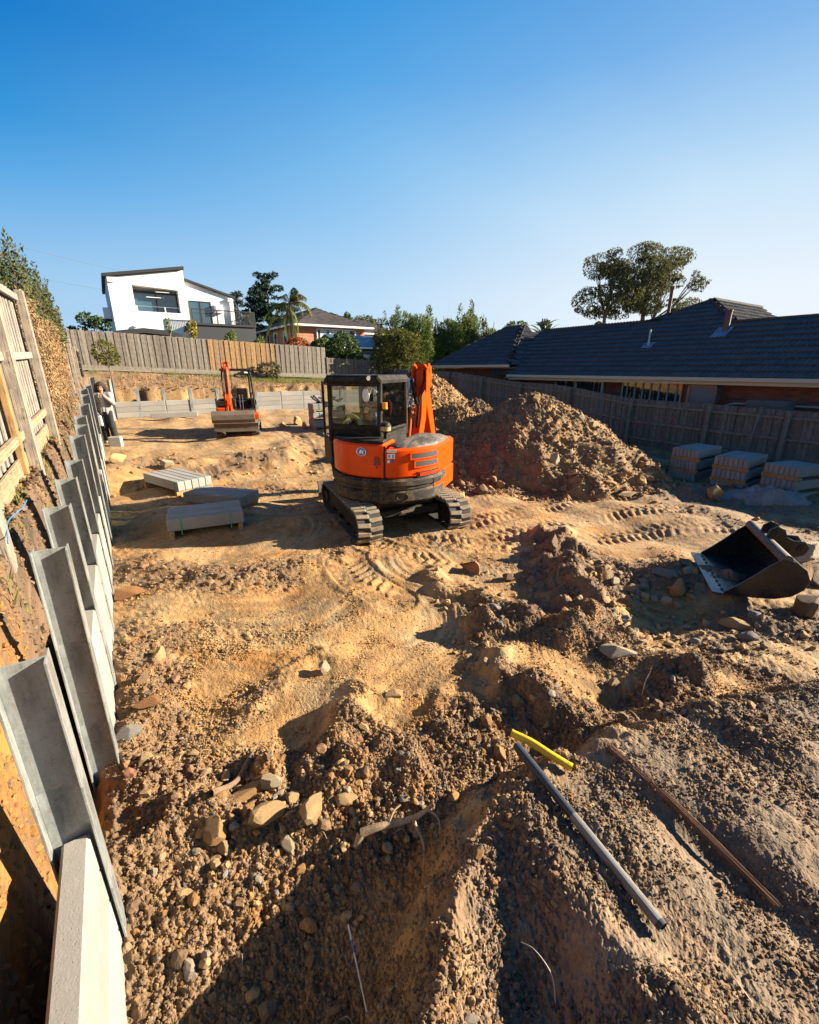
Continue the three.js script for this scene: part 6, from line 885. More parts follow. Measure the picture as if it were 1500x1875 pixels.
{ const r = RNG(115); [[9.39, 32, 6.6, 15, 'tall bird-of-paradise plant with paddle leaves behind the roof'], [8.31, 33, 5.7, 9, 'lower clump of paddle leaves beside the roof hip']].forEach(([x0, d, top, n, label], q) => { const t = tree('paddle_leaf_plant', label, 'plant', [x0, 0, -d * 1.03]); for (let i = 0; i < n; i++) { const L = 1.0 + 0.5 * r(), g = new THREE.PlaneGeometry(0.34, L, 4, 10), p = g.attributes.position; for (let k = 0; k < p.count; k++) { const v = p.getY(k) / L + 0.5, w = Math.sin(PI * Math.min(1, v * 0.93 + 0.06)) ** 0.7, x = p.getX(k) * w; p.setXYZ(k, x, L * (v - 0.22 * v * v), 0.16 * Math.abs(x) + 0.5 * L * v * v); } g.computeVertexNormals(); const cc = pick(r, [[0.035, 0.06, 0.018], [0.05, 0.08, 0.02], [0.06, 0.085, 0.03]]); g.setAttribute('color', new THREE.BufferAttribute(new Float32Array(p.count * 3).map((_, k) => cc[k % 3]), 3)); const f = mesh('leaf', g, LM, t), a = i * 2.4 + r(); f.position.set(Math.cos(a) * 0.15, top - 0.9 - r() * 1.3, Math.sin(a) * 0.15); f.rotation.order = 'YXZ'; f.rotation.set(0.15 + 0.75 * r(), a, (r() - 0.5) * 0.3); } mesh('stem', join(...[0, 1, 2].map((k) => limb([[k * 0.2 - 0.2, -0.5, 0], [k * 0.25 - 0.25, 3, 0.1], [k * 0.15 - 0.15, top - 0.7, 0]], 0.1, 0.05))), B2, t); }); }
{ const c = [[0, 0, 0, 0.9, 0.6, 0.7], [0.5, -0.5, 0, 0.8, 0.5, 0.7]]; bush('garden_tree', 'green bush top at the foot of the paddle leaf plants', 'shrub', 7.29, 5.1, -32, c, 2500, { seed: 117, leaf: 0.2, aspect: 0.4, cols: [[0.09, 0.12, 0.02], [0.12, 0.14, 0.03], [0.05, 0.08, 0.02]], k: 1, freq: 1.5, gap: -0.15 }, [[[0, -5, 0], [0, -2, 0], [0, 0, 0]]]); }
// young tree on the bank
{ const p = P(22.3, 0.15), t = tree('young_tree', 'slim young tree with a small round crown on the bank', 'tree', [p.x, H(p.x, p.z, false), p.z]); mesh('trunk', join(limb([[0, -0.1, 0], [-0.03, 0.6, 0], [-0.1, 1.2, 0], [-0.12, 1.7, 0]], 0.032, 0.012), limb([[-0.06, 0.8, 0], [-0.25, 1.15, 0.05]], 0.012, 0.005), limb([[-0.07, 0.85, 0], [0.15, 1.25, 0]], 0.012, 0.005)), B1, t); mesh('crown', leaves([[-0.1, 1.25, 0, 0.47, 0.5, 0.45], [0.08, 1.05, 0, 0.38, 0.3, 0.36]], 2600, { seed: 121, leaf: 0.10, aspect: 0.35, cols: [...OLIVE, [0.14, 0.13, 0.02]], k: 0.4, freq: 1.3, gap: -0.25, out: 0.8 }), LM, t); }
// upright shrub behind the left fence: many leafy shoots
{ const r = RNG(131), t = tree('upright_shrub', 'dense dark shrub with upright shoots above the weathered fence', 'shrub', [0, 0, 0]), cl = [], st = []; for (let i = 0; i < 110; i++) { const u = 10.5 + 10.5 * r(), v = -1.1 - 0.55 * r() * ss(21.5, 14, u), top = 5.0 + 0.03 * (u - 10) - 0.9 * r() * r() - 0.9 * ss(16.5, 21, u), p = P(u, v), lean = [(r() - 0.4) * 0.25, (r() - 0.5) * 0.2]; const H0 = 1.9 + 0.5 * r(); for (let k = 0; k < 7; k++) { const h = k / 6; cl.push([p.x + lean[0] * h, top - H0 * (1 - h), p.z + lean[1] * h, 0.2 - 0.14 * h, 0.2, 0.2 - 0.14 * h]); } st.push(limb([[p.x, top - H0 - 1, p.z], [p.x + lean[0] * 0.4, top - H0 * 0.5, p.z + lean[1] * 0.4], [p.x + lean[0], top, p.z + lean[1]]], 0.018, 0.004, 5)); }
  mesh('crown', leaves(cl, 32000, { seed: 132, leaf: 0.085, aspect: 0.5, cols: [[0.045, 0.07, 0.02], [0.065, 0.09, 0.024], [0.035, 0.055, 0.018], [0.11, 0.08, 0.03]], k: 0.5, freq: 1, gap: -0.6, droop: -0.4, out: 0.5 }), LM, t); mesh('trunk', join(...st), B1, t); }
// dry creeper over the old fence
{ const r = RNG(141), t = tree('dry_creeper', 'straw coloured dry creeper hanging over the old fence', 'creeper', [0, 0, 0]), cl = [], st = []; for (let i = 0; i < 90; i++) { const u = 8.75 + 4.6 * r(), y = 1.85 + 1.65 * Math.pow(r(), 0.8), p = P(u, -0.86 - 0.06 * r()); cl.push([p.x, y, p.z, 0.24, 0.26, 0.10]); } for (let i = 0; i < 60; i++) { const u = 8.8 + 6 * r(), p = P(u, -0.86), q = P(u + (r() - 0.5) * 0.9, -0.76 - 0.1 * r()), y = 3.4 - 0.3 * r(); st.push(limb([[p.x, y, p.z], [(p.x + q.x) / 2, y - 0.8, (p.z + q.z) / 2 + 0.04], [q.x, y - 1.3 - 0.6 * r(), q.z]], 0.007, 0.003, 4)); }
  mesh('crown', leaves(cl, 22000, { seed: 142, leaf: 0.06, aspect: 0.26, cols: [[0.31, 0.2, 0.09], [0.25, 0.15, 0.07], [0.37, 0.26, 0.14], [0.17, 0.1, 0.05]], k: 0.5, freq: 1.2, gap: -0.2, droop: 0.5 }), LMd, t); mesh('stem', join(...st), bark([0.3, 0.2, 0.11]), t);
  const g = tree('green_creeper', 'grey green leafy creeper on the far end of the old fence', 'creeper', [0, 0, 0]), c2 = []; for (let i = 0; i < 40; i++) { const p = P(12.3 + 3.4 * r(), -0.9 - 0.3 * r()); c2.push([p.x, 2.75 + 0.75 * r(), p.z, 0.24, 0.22, 0.2]); } mesh('crown', leaves(c2, 6000, { seed: 143, leaf: 0.085, aspect: 0.45, cols: [[0.07, 0.09, 0.03], [0.13, 0.13, 0.05], [0.2, 0.16, 0.06], [0.05, 0.07, 0.02]], k: 0.5, freq: 1.2, gap: -0.2 }), LM, g); }
// shrubs and grass on the back bank, plants behind the back fence
{ const p = P(25.2, 7.4), c = [[0, 0.45, 0, 0.7, 0.5, 0.5], [-0.8, 0.3, 0, 0.45, 0.35, 0.4], [0.4, 0.25, 0.2, 0.5, 0.3, 0.4]]; bush('garden_shrub', 'ragged green shrub against the honey coloured fence', 'shrub', p.x, H(p.x, p.z, false), p.z, c, 2600, { seed: 151, leaf: 0.15, aspect: 0.45, cols: [[0.06, 0.08, 0.03], [0.1, 0.11, 0.04], [0.14, 0.09, 0.05]], k: 0.8, freq: 1.5, gap: -0.1 }, [[[0, -0.1, 0], [0.1, 0.3, 0], [0.2, 0.7, 0]]]); }
[[4.0, 5.15, 'yellow flowering plant tip above the back fence'], [3.0, 5.2, 'thin leafy stem above the back fence under the awning'], [5.9, 4.75, 'green leafy plant tip above the back fence by the dark wall'], [7.4, 4.5, 'low green plant top above the back fence near the brick house'], [-0.3, 4.0, 'brownish shrub filling the corner of the back fence']].forEach(([v, y, label], i) => { const p = P(26.6, v), c = [[0, -0.2, 0, 0.32, 0.4, 0.3], [0.12, 0.1, 0, 0.2, 0.25, 0.2]]; bush('garden_plant', label, 'plant', p.x, y - 0.5, p.z, i === 1 ? [[0, 0, 0, 0.12, 0.5, 0.12]] : c, i === 1 ? 220 : 700, { seed: 153 + i, leaf: 0.13, aspect: 0.5, cols: i === 0 ? [[0.4, 0.28, 0.02], [0.12, 0.14, 0.03]] : i === 4 ? [[0.14, 0.09, 0.04], [0.08, 0.09, 0.03]] : GREEN, k: 0.6, freq: 1.5, gap: -0.3 }, [[[0, -2.2, 0], [0.02, -0.8, 0], [0, 0.1, 0]]]); });
{ const r = RNG(161), pos = [], col = []; const blade = (x, y, z, h) => { const a = r() * 6.3, w = 0.006 + 0.004 * r(), lx = (r() - 0.5) * h * 0.9, lz = (r() - 0.5) * h * 0.9; pos.push(x - Math.cos(a) * w, y - 0.01, z - Math.sin(a) * w, x + Math.cos(a) * w, y - 0.01, z + Math.sin(a) * w, x + lx, y + h, z + lz); const c = mix3([0.10, 0.13, 0.02], r() < 0.3 ? [0.28, 0.2, 0.08] : [0.16, 0.17, 0.03], r()); for (let k = 0; k < 3; k++) col.push(...c); };
  for (let i = 0; i < 26000; i++) { const u = 22.3 + 3.5 * r(), v = -0.6 + 14 * r(), p = P(u, v), m = (v > 6 && v < 11.5 ? 0.5 : 0) + 0.6 * fbm(p.x * 0.5 + 20, p.z * 0.5, 3) + (u > 25.2 ? 0.35 : 0); if (m < 0.3 + 0.2 * r()) continue; blade(p.x, H(p.x, p.z), p.z, 0.08 + 0.12 * r()); }
  for (let i = 0; i < 5200; i++) { const u = 1.4 + 10 * r() ** 1.4, v = -0.74 - 0.3 * r(), p = P(u, v); if (fbm(p.x * 1.7, p.z * 1.7, 2) < 0.05 + 0.3 * r()) continue; blade(p.x, H(p.x, p.z), p.z, 0.03 + 0.08 * r()); }
  const g = new THREE.BufferGeometry(); g.setAttribute('position', new THREE.BufferAttribute(new Float32Array(pos), 3)); g.setAttribute('color', new THREE.BufferAttribute(new Float32Array(col), 3)); g.computeVertexNormals(); const o = mesh('grass', g, LM, scene); o.userData = { kind: 'stuff', label: 'patchy grass and weeds along the banks and fences', category: 'grass' }; }

// ------------------------------------------------------------------ the person by the retaining wall
// surface round a set of tapered capsules [a, b, ra, rb], joined smoothly, inside a cube (centre, half size)
function skinned(bones, c, half, res, k = 0.03, cut) {
  const mc = new MarchingCubes(res, new THREE.MeshStandardMaterial(), false, false, 60000); mc.isolation = 0; const hs = res / 2, f = mc.field;
  const B = bones.map(([a, b, ra, rb]) => { const d = [b[0] - a[0], b[1] - a[1], b[2] - a[2]]; return [a, d, d[0] ** 2 + d[1] ** 2 + d[2] ** 2 || 1e-9, ra, rb]; });
  for (let z = 0; z < res; z++) for (let y = 0; y < res; y++) for (let x = 0; x < res; x++) {
    const p = [c[0] + (x - hs) / hs * half, c[1] + (y - hs) / hs * half, c[2] + (z - hs) / hs * half]; let m = 1e3;
    for (const [a, d, L, ra, rb] of B) { const t = clamp(((p[0] - a[0]) * d[0] + (p[1] - a[1]) * d[1] + (p[2] - a[2]) * d[2]) / L, 0, 1), q = Math.hypot(p[0] - a[0] - d[0] * t, p[1] - a[1] - d[1] * t, p[2] - a[2] - d[2] * t) - (ra + (rb - ra) * t), h = clamp(0.5 + 0.5 * (m - q) / k, 0, 1); m = m > 100 ? q : m + (q - m) * h - k * h * (1 - h); }
    if (cut) m = Math.max(m, cut(p)); f[x + y * res + z * res * res] = -m;
  }
  mc.update(); const n = mc.count, g = new THREE.BufferGeometry(); g.setAttribute('position', new THREE.BufferAttribute(mc.positionArray.slice(0, n * 3), 3)); g.setAttribute('normal', new THREE.BufferAttribute(mc.normalArray.slice(0, n * 3), 3)); g.scale(half, half, half); g.translate(...c); return boxUV(g);
}
{
  const p = P(15.3, -0.22), t = thing('person', 'person in pale grey cardigan and black trousers with one hand raised to the mouth', 'person', [p.x, H(p.x, p.z, false) + 0.005, p.z], 0.25);
  // local +z faces the viewer, +x to the right of the picture
  const hipL = [-0.085, 0.86, 0], hipR = [0.085, 0.86, 0], shL = [-0.165, 1.33, 0], shR = [0.165, 1.33, 0], elL = [-0.215, 1.07, 0.02], wrL = [-0.20, 0.86, 0.09], elR = [0.245, 1.10, 0.07], wrR = [0.105, 1.30, 0.19];
  const legs = [[hipL, [-0.09, 0.46, 0.015], 0.085, 0.055], [[-0.09, 0.46, 0.015], [-0.09, 0.08, -0.01], 0.053, 0.036], [hipR, [0.10, 0.46, 0.02], 0.085, 0.055], [[0.10, 0.46, 0.02], [0.115, 0.08, 0.0], 0.053, 0.036]];
  const trunk = [[[0, 0.88, 0], [0, 1.06, 0], 0.125, 0.10], [[0, 1.06, 0], [0, 1.25, 0], 0.10, 0.125], [shL, shR, 0.06, 0.06], [[0, 1.3, 0], [0, 1.43, 0.015], 0.05, 0.045]], arms = [[shL, elL, 0.05, 0.038], [elL, wrL, 0.037, 0.026], [shR, elR, 0.05, 0.038], [elR, wrR, 0.037, 0.026]];
  const feet = [[[-0.09, 0.045, -0.04], [-0.10, 0.03, 0.13], 0.042, 0.032], [[0.115, 0.045, -0.03], [0.135, 0.03, 0.14], 0.042, 0.032]];
  const body = skinned([...legs, ...trunk, ...arms, ...feet], [0, 0.76, 0.02], 0.85, 110, 0.035);
  const head = skinned([[[0, 1.50, 0.02], [0.005, 1.555, 0.015], 0.07, 0.085], [[0.0, 1.455, 0.05], [0.0, 1.47, 0.055], 0.035, 0.045], [[0.01, 1.525, 0.095], [0.012, 1.495, 0.112], 0.011, 0.014], [[-0.088, 1.50, 0.0], [-0.088, 1.53, -0.005], 0.014, 0.018], [[0.09, 1.50, 0.0], [0.09, 1.53, -0.005], 0.014, 0.018], [[0, 1.40, 0.015], [0, 1.46, 0.02], 0.046, 0.046]], [0, 1.51, 0.02], 0.16, 64, 0.014);
  const hand = (w, d, up, s) => { // palm from the wrist along d, fingers curling towards up
    const v = new V3(...d).normalize(), q = new V3(...up).normalize(), x = v.clone().cross(q).normalize(), o = new V3(...w), A = (l, m, n) => o.clone().addScaledVector(v, l).addScaledVector(x, m).addScaledVector(q, n).toArray(), b = [[A(-0.02, 0, 0), A(0.05, 0, 0), 0.024, 0.026]];
    [[-0.03, 0.055], [-0.01, 0.068], [0.01, 0.063], [0.029, 0.048]].forEach(([m, l]) => { b.push([A(0.06, m, 0), A(0.06 + l * 0.5, m * 1.1, 0.012), 0.0095, 0.009]); b.push([A(0.06 + l * 0.5, m * 1.1, 0.012), A(0.06 + l * 0.75, m * 1.1, 0.034), 0.009, 0.0075]); }); b.push([A(0.01, -0.03 * s, 0.005), A(0.045, -0.056 * s, 0.02), 0.011, 0.009]); b.push([A(0.045, -0.056 * s, 0.02), A(0.07, -0.058 * s, 0.032), 0.009, 0.008]); return skinned(b, A(0.045, 0, 0.01), 0.11, 52, 0.008); };
  const skin = mat([0.33, 0.16, 0.09], 0.6);
  const whole = mesh('body', mergeGeometries([body, head, hand(wrL, [0.0, -1, 0.25], [0.4, 0, 0.8], 1), hand(wrR, [-0.62, 0.72, -0.25], [-0.5, -0.3, -0.8], -1)].map(clean)), skin, t);
  const grow = (b, m) => b.map(([a, c, ra, rb]) => [a, c, ra + m, rb + m]);
  const trous = skinned([[hipL, [-0.095, 0.46, 0.015], 0.10, 0.088], [[-0.095, 0.46, 0.015], [-0.095, 0.06, 0.0], 0.086, 0.085], [hipR, [0.10, 0.46, 0.02], 0.10, 0.088], [[0.10, 0.46, 0.02], [0.12, 0.06, 0.0], 0.086, 0.085], [[0, 0.88, 0], [0, 0.98, 0], 0.132, 0.118]], [0, 0.52, 0.0], 0.6, 80, 0.03, (q) => 0.05 - q[1]);
  mesh('trousers', trous, mat([0.012, 0.012, 0.014], 0.9), t);
  mesh('shirt', skinned(grow(trunk.slice(0, 3), 0.012), [0, 1.12, 0], 0.36, 60, 0.03, (q) => Math.max(0.87 - q[1], q[1] - 1.40)), mat([0.4, 0.4, 0.4], 0.9), t);
  mesh('cardigan', skinned([...grow(trunk.slice(0, 3), 0.026), ...grow(arms, 0.02), [[-0.09, 0.62, -0.03], [-0.09, 1.0, -0.03], 0.115, 0.1], [[0.1, 0.62, -0.03], [0.09, 1.0, -0.03], 0.11, 0.1]], [0, 1.02, 0.02], 0.46, 84, 0.03, (q) => Math.max(0.6 - q[1], q[1] - 1.41, Math.min(q[2] - 0.03, 0.055 - Math.abs(q[0] - 0.005)), Math.max(q[1] - 9, Math.min(1, Math.hypot(q[0] - wrR[0], q[1] - wrR[1], q[2] - wrR[2]) < 0.03 ? 1 : -1)))), mat([0.19, 0.185, 0.18], 0.95), t);
  mesh('hair', skinned([[[0, 1.575, -0.01], [0, 1.55, -0.05], 0.115, 0.115], [[-0.095, 1.57, 0.0], [-0.125, 1.42, -0.02], 0.06, 0.07], [[0.09, 1.57, 0.0], [0.11, 1.43, -0.04], 0.052, 0.06], [[0, 1.5, -0.08], [0, 1.38, -0.07], 0.085, 0.07], [[-0.12, 1.50, -0.03], [-0.13, 1.40, -0.02], 0.04, 0.04]], [0, 1.5, -0.02], 0.24, 60, 0.03, (q) => Math.min(0.13 - Math.abs(q[1] - 1.44), 0.07 - Math.abs(q[0]), q[2] - 0.035)), mat([0.02, 0.012, 0.009], 0.7, { bumpMap: T.soilB, bumpScale: 0.02 }), t);
  for (const s of [-1, 1]) { mesh('eye', new THREE.SphereGeometry(0.011, 10, 8).translate(s * 0.031 + 0.006, 1.528, 0.087), mat([0.03, 0.02, 0.018], 0.3), t); }
  mesh('mouth', new THREE.SphereGeometry(0.016, 10, 8).scale(1.2, 0.4, 0.5).translate(0.008, 1.462, 0.098), mat([0.25, 0.07, 0.06], 0.6), t);
  for (const [x, s] of [[-0.095, -1], [0.127, 1]]) mesh('shoe', skinned([[[x, 0.035, -0.05], [x + 0.012 * s, 0.03, 0.14], 0.045, 0.036]], [x, 0.04, 0.04], 0.16, 30, 0.01, (q) => -q[1]), mat([0.03, 0.028, 0.028], 0.6), t);
  const b = thing('tote_bag', 'pale tote bag hanging at the side of the person', 'bag', [p.x, t.position.y, p.z], 0.25);
  mesh('bag_body', box(0.21, 0.3, 0.08, -0.18, 0.63, 0.15, 0.02, 0.1, 0.03, 0.03), mat([0.42, 0.42, 0.425], 0.9, { map: T.conc }), b); mesh('bag_strap', tube([[-0.26, 0.77, 0.14], [-0.21, 0.86, 0.13], [-0.19, 0.875, 0.12], [-0.16, 0.86, 0.14], [-0.10, 0.77, 0.17]], 0.008, 6), mat([0.3, 0.3, 0.3], 0.9), b);
}

// ------------------------------------------------------------------ small things on the ground
const onG = (x, z, dy = 0) => [x, H(x, z) + dy, z];
{ const pm = mat([0.014, 0.02, 0.028], 0.6), a = [0.634, 0.475, -2.03], b = [1.03, H(1.03, -1.16, false) + 0.05, -1.16], o = thing('conduit_pipe', 'long dark blue grey plastic pipe lying down the mound', 'pipe'); const d = new V3(...b).sub(new V3(...a)).normalize(), x = new V3(0, 1, 0).cross(d).normalize(), yv = d.clone().cross(x); const L = new V3(...b).distanceTo(new V3(...a));
  const ring = new THREE.Shape(); ring.absarc(0, 0, 0.024, 0, 2 * PI); const hole = new THREE.Path(); hole.absarc(0, 0, 0.02, 0, 2 * PI); ring.holes.push(hole); const g = toCreasedNormals(new THREE.ExtrudeGeometry(ring, { depth: L, bevelEnabled: false, curveSegments: 10 }), 0.6); g.applyMatrix4(new THREE.Matrix4().makeBasis(x, yv, d).setPosition(new V3(...a))); mesh('pipe_wall', boxUV(g), pm, o); const g2 = toCreasedNormals(new THREE.ExtrudeGeometry(ring, { depth: L * 0.28, bevelEnabled: false, curveSegments: 10 }), 0.6); g2.scale(1.07, 1.07, 1); g2.applyMatrix4(new THREE.Matrix4().makeBasis(x, yv, d).setPosition(new V3(...a))); mesh('socket', boxUV(g2), mat([0.012, 0.019, 0.03], 0.6), o); mesh('worn_side', boxUV(toCreasedNormals(new THREE.CylinderGeometry(0.0246, 0.0246, L * 0.5, 16, 1, true), 0.6).rotateX(PI / 2).applyMatrix4(new THREE.Matrix4().makeBasis(x, yv, d).setPosition(new V3(...a).addScaledVector(d, L * 0.73)))), mat([0.15, 0.145, 0.135], 0.65, { map: T.dust }), o); }
tag(mesh('yellow_pipe', toCreasedNormals(tube([[0.63, 0.47, -2.13], [0.73, 0.47, -2.06], [0.83, 0.455, -1.98], [0.925, 0.44, -1.91]], 0.023, 12, 20), 0.6), mat([0.62, 0.42, 0.01], 0.4, { map: T.dust }), scene), 'short bright yellow plastic pipe at the top of the dark pipe', 'pipe');
{ const r = RNG(201), gs = []; const A = [[1.2, -2.05], [1.34, -1.82], [1.47, -1.56], [1.6, -1.28]]; for (let i = 0; i < 46; i++) { const w = 0.003 + 0.014 * r(), a = r() * 6.3, s0 = r() * 0.8, pts = A.map(([x, z], k) => { const q = Math.sin(PI * (0.25 + 0.55 * k / 3)) * w; return [x + Math.cos(a) * q * 1.3 + (r() - 0.5) * 0.02, lerp(H(1.2, -2.05, false), H(1.6, -1.28, false), k / 3) + 0.02 + Math.sin(a) * q * 0.7, z + Math.sin(a) * q * 0.6 + (r() - 0.5) * 0.03]; }); if (i > 52) pts[0] = [pts[0][0] - 0.05 * r(), pts[0][1] + 0.03 * r(), pts[0][2] - 0.1 * r()]; gs.push(limb(pts, 0.0035 + 0.003 * r(), 0.0015, 5)); } tag(mesh('root_bundle', join(...gs), mat([0.14, 0.07, 0.035], 0.9), scene), 'long bundle of brown fibrous roots lying in a furrow on the mound', 'roots'); }
{ const r = RNG(205), m = mat([0.42, 0.30, 0.18], 0.85, { map: T.wood }); tag(mesh('dead_root', join(limb([[-0.27, 0.13, -1.76], [-0.16, 0.16, -1.78], [-0.05, 0.165, -1.8], [0.05, 0.20, -1.81], [0.13, 0.26, -1.83]], 0.026, 0.012), limb([[0.02, 0.18, -1.8], [0.08, 0.10, -1.72], [0.07, 0.0, -1.6], [0.05, -0.05, -1.5]], 0.011, 0.006), limb([[-0.12, 0.165, -1.78], [-0.09, 0.21, -1.83], [-0.05, 0.22, -1.86]], 0.009, 0.004), limb([[-0.27, 0.13, -1.76], [-0.3, 0.08, -1.72]], 0.028, 0.014), limb([[0.1, 0.24, -1.82], [0.16, 0.22, -1.78], [0.17, 0.16, -1.72]], 0.008, 0.003)), m, scene), 'pale twisted dead root reaching out over the shaded hollow', 'root'); }
tag(mesh('wooden_stick', limb([[-1.05, H(-1.05, -2.28) + 0.05, -2.28], [-1.1, H(-1.1, -2.1) + 0.06, -2.1], [-1.17, H(-1.17, -1.93) + 0.04, -1.93]], 0.014, 0.022, 7), mat([0.2, 0.12, 0.07], 0.9, { map: T.wood }), scene), 'brown stick leaning on the rock cluster in the foreground', 'stick');
tag(mesh('fallen_branch', limb([[-1.95, H(-1.95, -13.0, false) + 0.1, -13.0], [-1.6, H(-1.6, -12.7, false) + 0.12, -12.7], [-1.35, H(-1.35, -12.4, false) + 0.1, -12.4]], 0.06, 0.05, 9), mat([0.3, 0.19, 0.1], 0.9, { map: T.wood }), scene), 'short log lying beside the open cab door', 'log');
{ const o = thing('marker_rod', 'thin white and blue rod standing in the shaded trench', 'rod'), a = new V3(-0.30, 0.02, -1.40), b = new V3(-0.125, -0.16, -1.0), q = (t) => a.clone().lerp(b, t).toArray(); [[0, 0.12, [0.6, 0.58, 0.52]], [0.12, 0.22, [0.05, 0.14, 0.4]], [0.22, 0.62, [0.55, 0.45, 0.33]], [0.62, 0.8, [0.5, 0.5, 0.48]], [0.8, 1, [0.06, 0.15, 0.42]]].forEach(([s, e, c]) => mesh('rod_band', rod(q(s), q(e), 0.0038, 8), mat(c, 0.5), o)); }
tag(mesh('thin_wire', limb([[1.95, 0.0, -3.0], [1.97, 0.1, -3.03], [2.03, 0.18, -3.08], [2.05, 0.22, -3.1]], 0.004, 0.002, 5), mat([0.35, 0.3, 0.22], 0.7), scene), 'thin bent wire sticking up behind the small hole', 'wire');
tag(mesh('thin_wire', limb([[0.56, H(0.56, -1.0) + 0.0, -1.0], [0.55, H(0.55, -1.05) + 0.08, -1.05], [0.5, H(0.5, -1.12) + 0.10, -1.12], [0.46, H(0.46, -1.16) + 0.06, -1.16]], 0.003, 0.0015, 5), mat([0.4, 0.34, 0.25], 0.7), scene), 'pale bent twig of wire left of the lower pipe end', 'wire');
{ const r = RNG(211), g = []; for (let i = 0; i < 46; i++) { const q = polar(r, 0.8, 3.4, 0.8), x = q[0], z = q[1]; if (!inPlot(x, z)) continue; const a = r() * 6.3, l = 0.04 + 0.09 * r(), y = H(x, z); g.push(limb([[x, y, z], [x + Math.cos(a) * l * 0.5, y + 0.02 + 0.03 * r(), z + Math.sin(a) * l * 0.5], [x + Math.cos(a + 0.5) * l, y + 0.005, z + Math.sin(a + 0.5) * l]], 0.0022, 0.001, 4)); } const o = mesh('twigs', join(...g), mat([0.32, 0.23, 0.14], 0.9), scene); o.userData = { kind: 'stuff', label: 'thin dry rootlets scattered over the soil', category: 'roots' }; }
{ const o = thing('clay_pipe_piece', 'broken terracotta half pipe lying on the clay behind the excavator', 'pipe piece', onG(0.78, -5.3, 0.05)); const g = new THREE.CylinderGeometry(0.1, 0.1, 0.26, 16, 1, true, 0, 2.4), g2 = new THREE.CylinderGeometry(0.085, 0.085, 0.26, 16, 1, true, 0, 2.4); const e = []; for (const y of [-0.13, 0.13]) { const s = new THREE.RingGeometry(0.085, 0.1, 16, 1, PI / 2 - 2.4, 2.4); s.rotateX(PI / 2); s.translate(0, y, 0); e.push(s); } mesh('shard', at(join(g, g2, ...e), 0, 0, 0, PI / 2, 0, 0).rotateY(1.0).rotateZ(0.5), mat([0.30, 0.14, 0.075], 0.8, { map: T.dust, side: THREE.DoubleSide }), o); }
{ // heap of grey sand
  const pos = [], idx = [], n = 40, m = 16, uv = []; for (let i = 0; i <= m; i++) for (let j = 0; j < n; j++) { const q = i / m, a = j / n * 2 * PI, ex = Math.cos(a) * 0.85 * q, ez = Math.sin(a) * 0.36 * q, x = 7.25 + ex * 0.86 + ez * 0.5, z = -8.6 + ex * 0.42 - ez * 0.86, y = H(x, z, false) + 0.2 * (1 - q * q) * (1 + 0.4 * N2(x * 3, z * 3)) - 0.02 * q + 0.05 * N2b(x * 6, z * 6) * (1 - q) + 0.02 * N2(x * 20, z * 20) * (1 - q); pos.push(x, y, z); uv.push(x, z); if (i < m) { const k = (j + 1) % n; idx.push(i * n + j, i * n + k, (i + 1) * n + j, i * n + k, (i + 1) * n + k, (i + 1) * n + j); } } const g = new THREE.BufferGeometry(); g.setAttribute('position', new THREE.BufferAttribute(new Float32Array(pos), 3)); g.setAttribute('uv', new THREE.BufferAttribute(new Float32Array(uv), 2)); g.setIndex(idx); g.computeVertexNormals(); tag(mesh('sand_heap', g, mat([0.21, 0.205, 0.195], 0.95, { map: T.soil, bumpMap: T.soilB, bumpScale: 0.012 }), scene), 'low heap of grey sand in front of the sleeper packs', 'sand heap'); }
{ const o = thing('plastic_crate', 'teal plastic scrap lying between the excavator and the heap', 'scrap', onG(1.15, -10.3, 0.12), 0.2); mesh('panel', box(0.34, 0.2, 0.03, 0, 0, 0, -0.3, 0, 0.06, 0.008), mat([0.05, 0.2, 0.22], 0.5), o); mesh('rim', box(0.36, 0.03, 0.05, 0, 0.11, -0.02, -0.3, 0, 0.06, 0.008), mat([0.06, 0.24, 0.26], 0.5), o); }
tag(mesh('pink_rope', tube([P(8.7, 15.0, 0.55), P(8.5, 14.98, 0.72), P(7.9, 14.97, 0.95), P(7.55, 14.97, 1.1), P(7.2, 14.97, 1.02), P(7.3, 14.96, 0.85), P(7.65, 14.96, 0.55), P(7.4, 14.95, 0.3), P(7.2, 14.94, 0.12)], 0.012, 6, 60), mat([0.42, 0.06, 0.10], 0.6), scene), 'pink cord hanging in loops on the dark fence', 'cord');
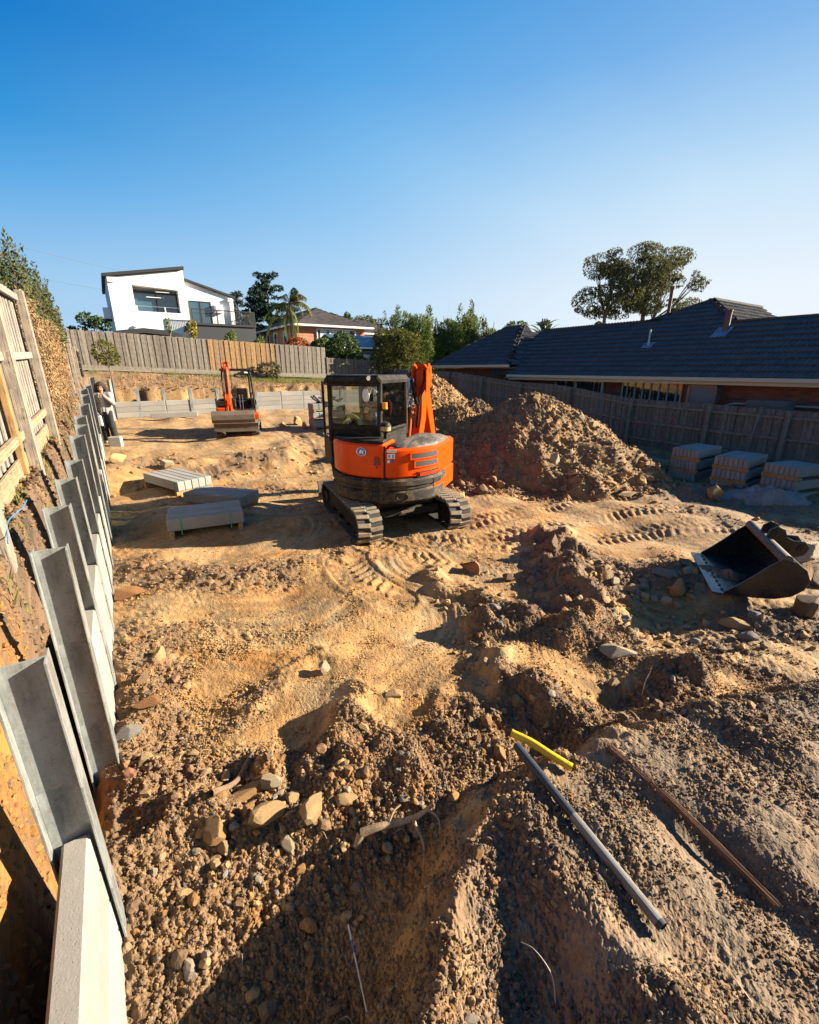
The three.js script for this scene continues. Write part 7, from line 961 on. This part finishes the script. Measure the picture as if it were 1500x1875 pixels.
{ const m = mat([0.03, 0.16, 0.42], 0.6); [[[1.75, -0.72, 1.0], [1.9, -0.70, 1.25], [2.1, -0.72, 1.42], [2.25, -0.74, 1.46], 'blue cord dangling over the cut clay beside the first post'], [[3.7, -0.74, 1.50], [4.1, -0.77, 1.53], [4.5, -0.75, 1.54], [4.8, -0.76, 1.53], 'tangle of blue cord on the strip below the fence'], [[1.5, -0.705, 1.2], [1.52, -0.70, 0.9], [1.56, -0.69, 0.7], [1.55, -0.69, 0.5], 'blue cord hanging down the dark trench']].forEach(([a, b, c, d, label]) => tag(mesh('blue_rope', tube([P(...a), P(...b).add(new V3(0, 0.02, 0.02)), P(...c), P(...d)], 0.0045, 5, 40), m, scene), label, 'cord')); }
{ const p = P(25.1, 6.7), o = tag(mesh('black_sheet', at(boxUV(clod(77, 2, 0.35, 0.5, 3)), 0, 0, 0).scale(0.75, 0.35, 0.4), mat([0.02, 0.02, 0.022], 0.45), scene), 'crumpled black plastic heaped beside the shrub on the bank', 'plastic sheet'); o.position.set(p.x, H(p.x, p.z, false) + 0.12, p.z); }
{ const p = P(16.7, 10.4), o = thing('scrap_pile', 'dark tangle of scrap on top of the pale sleeper stack', 'scrap', [-3.0, H(-3.0, -16.2, false) + 0.87, -16.2]); const r = RNG(221), g = []; for (let i = 0; i < 26; i++) { const a = [(r() - 0.5) * 0.9, r() * 0.14, (r() - 0.5) * 0.4], b = [a[0] + (r() - 0.5) * 0.5, r() * 0.3, a[2] + (r() - 0.5) * 0.4]; g.push(rod(a, b, 0.018 + 0.02 * r(), 6)); } mesh('scrap', join(...g), mat([0.035, 0.03, 0.035], 0.8), o); }
[[[-34, 12.6, -30], [-24, 10.6, -45], 'upper overhead wire between the shrub and the white house'], [[-34, 10.4, -30], [-24, 8.9, -45], 'lower overhead wire between the shrub and the white house']].forEach(([a, b, label]) => { const A = new V3(...a), B = new V3(...b); tag(mesh('overhead_wire', tube([A, A.clone().lerp(B, 0.5).add(new V3(0, -0.35, 0)), B], 0.012, 5, 20), mat([0.09, 0.09, 0.1], 0.7), scene), label, 'wire'); });
renderer.render(scene, camera);
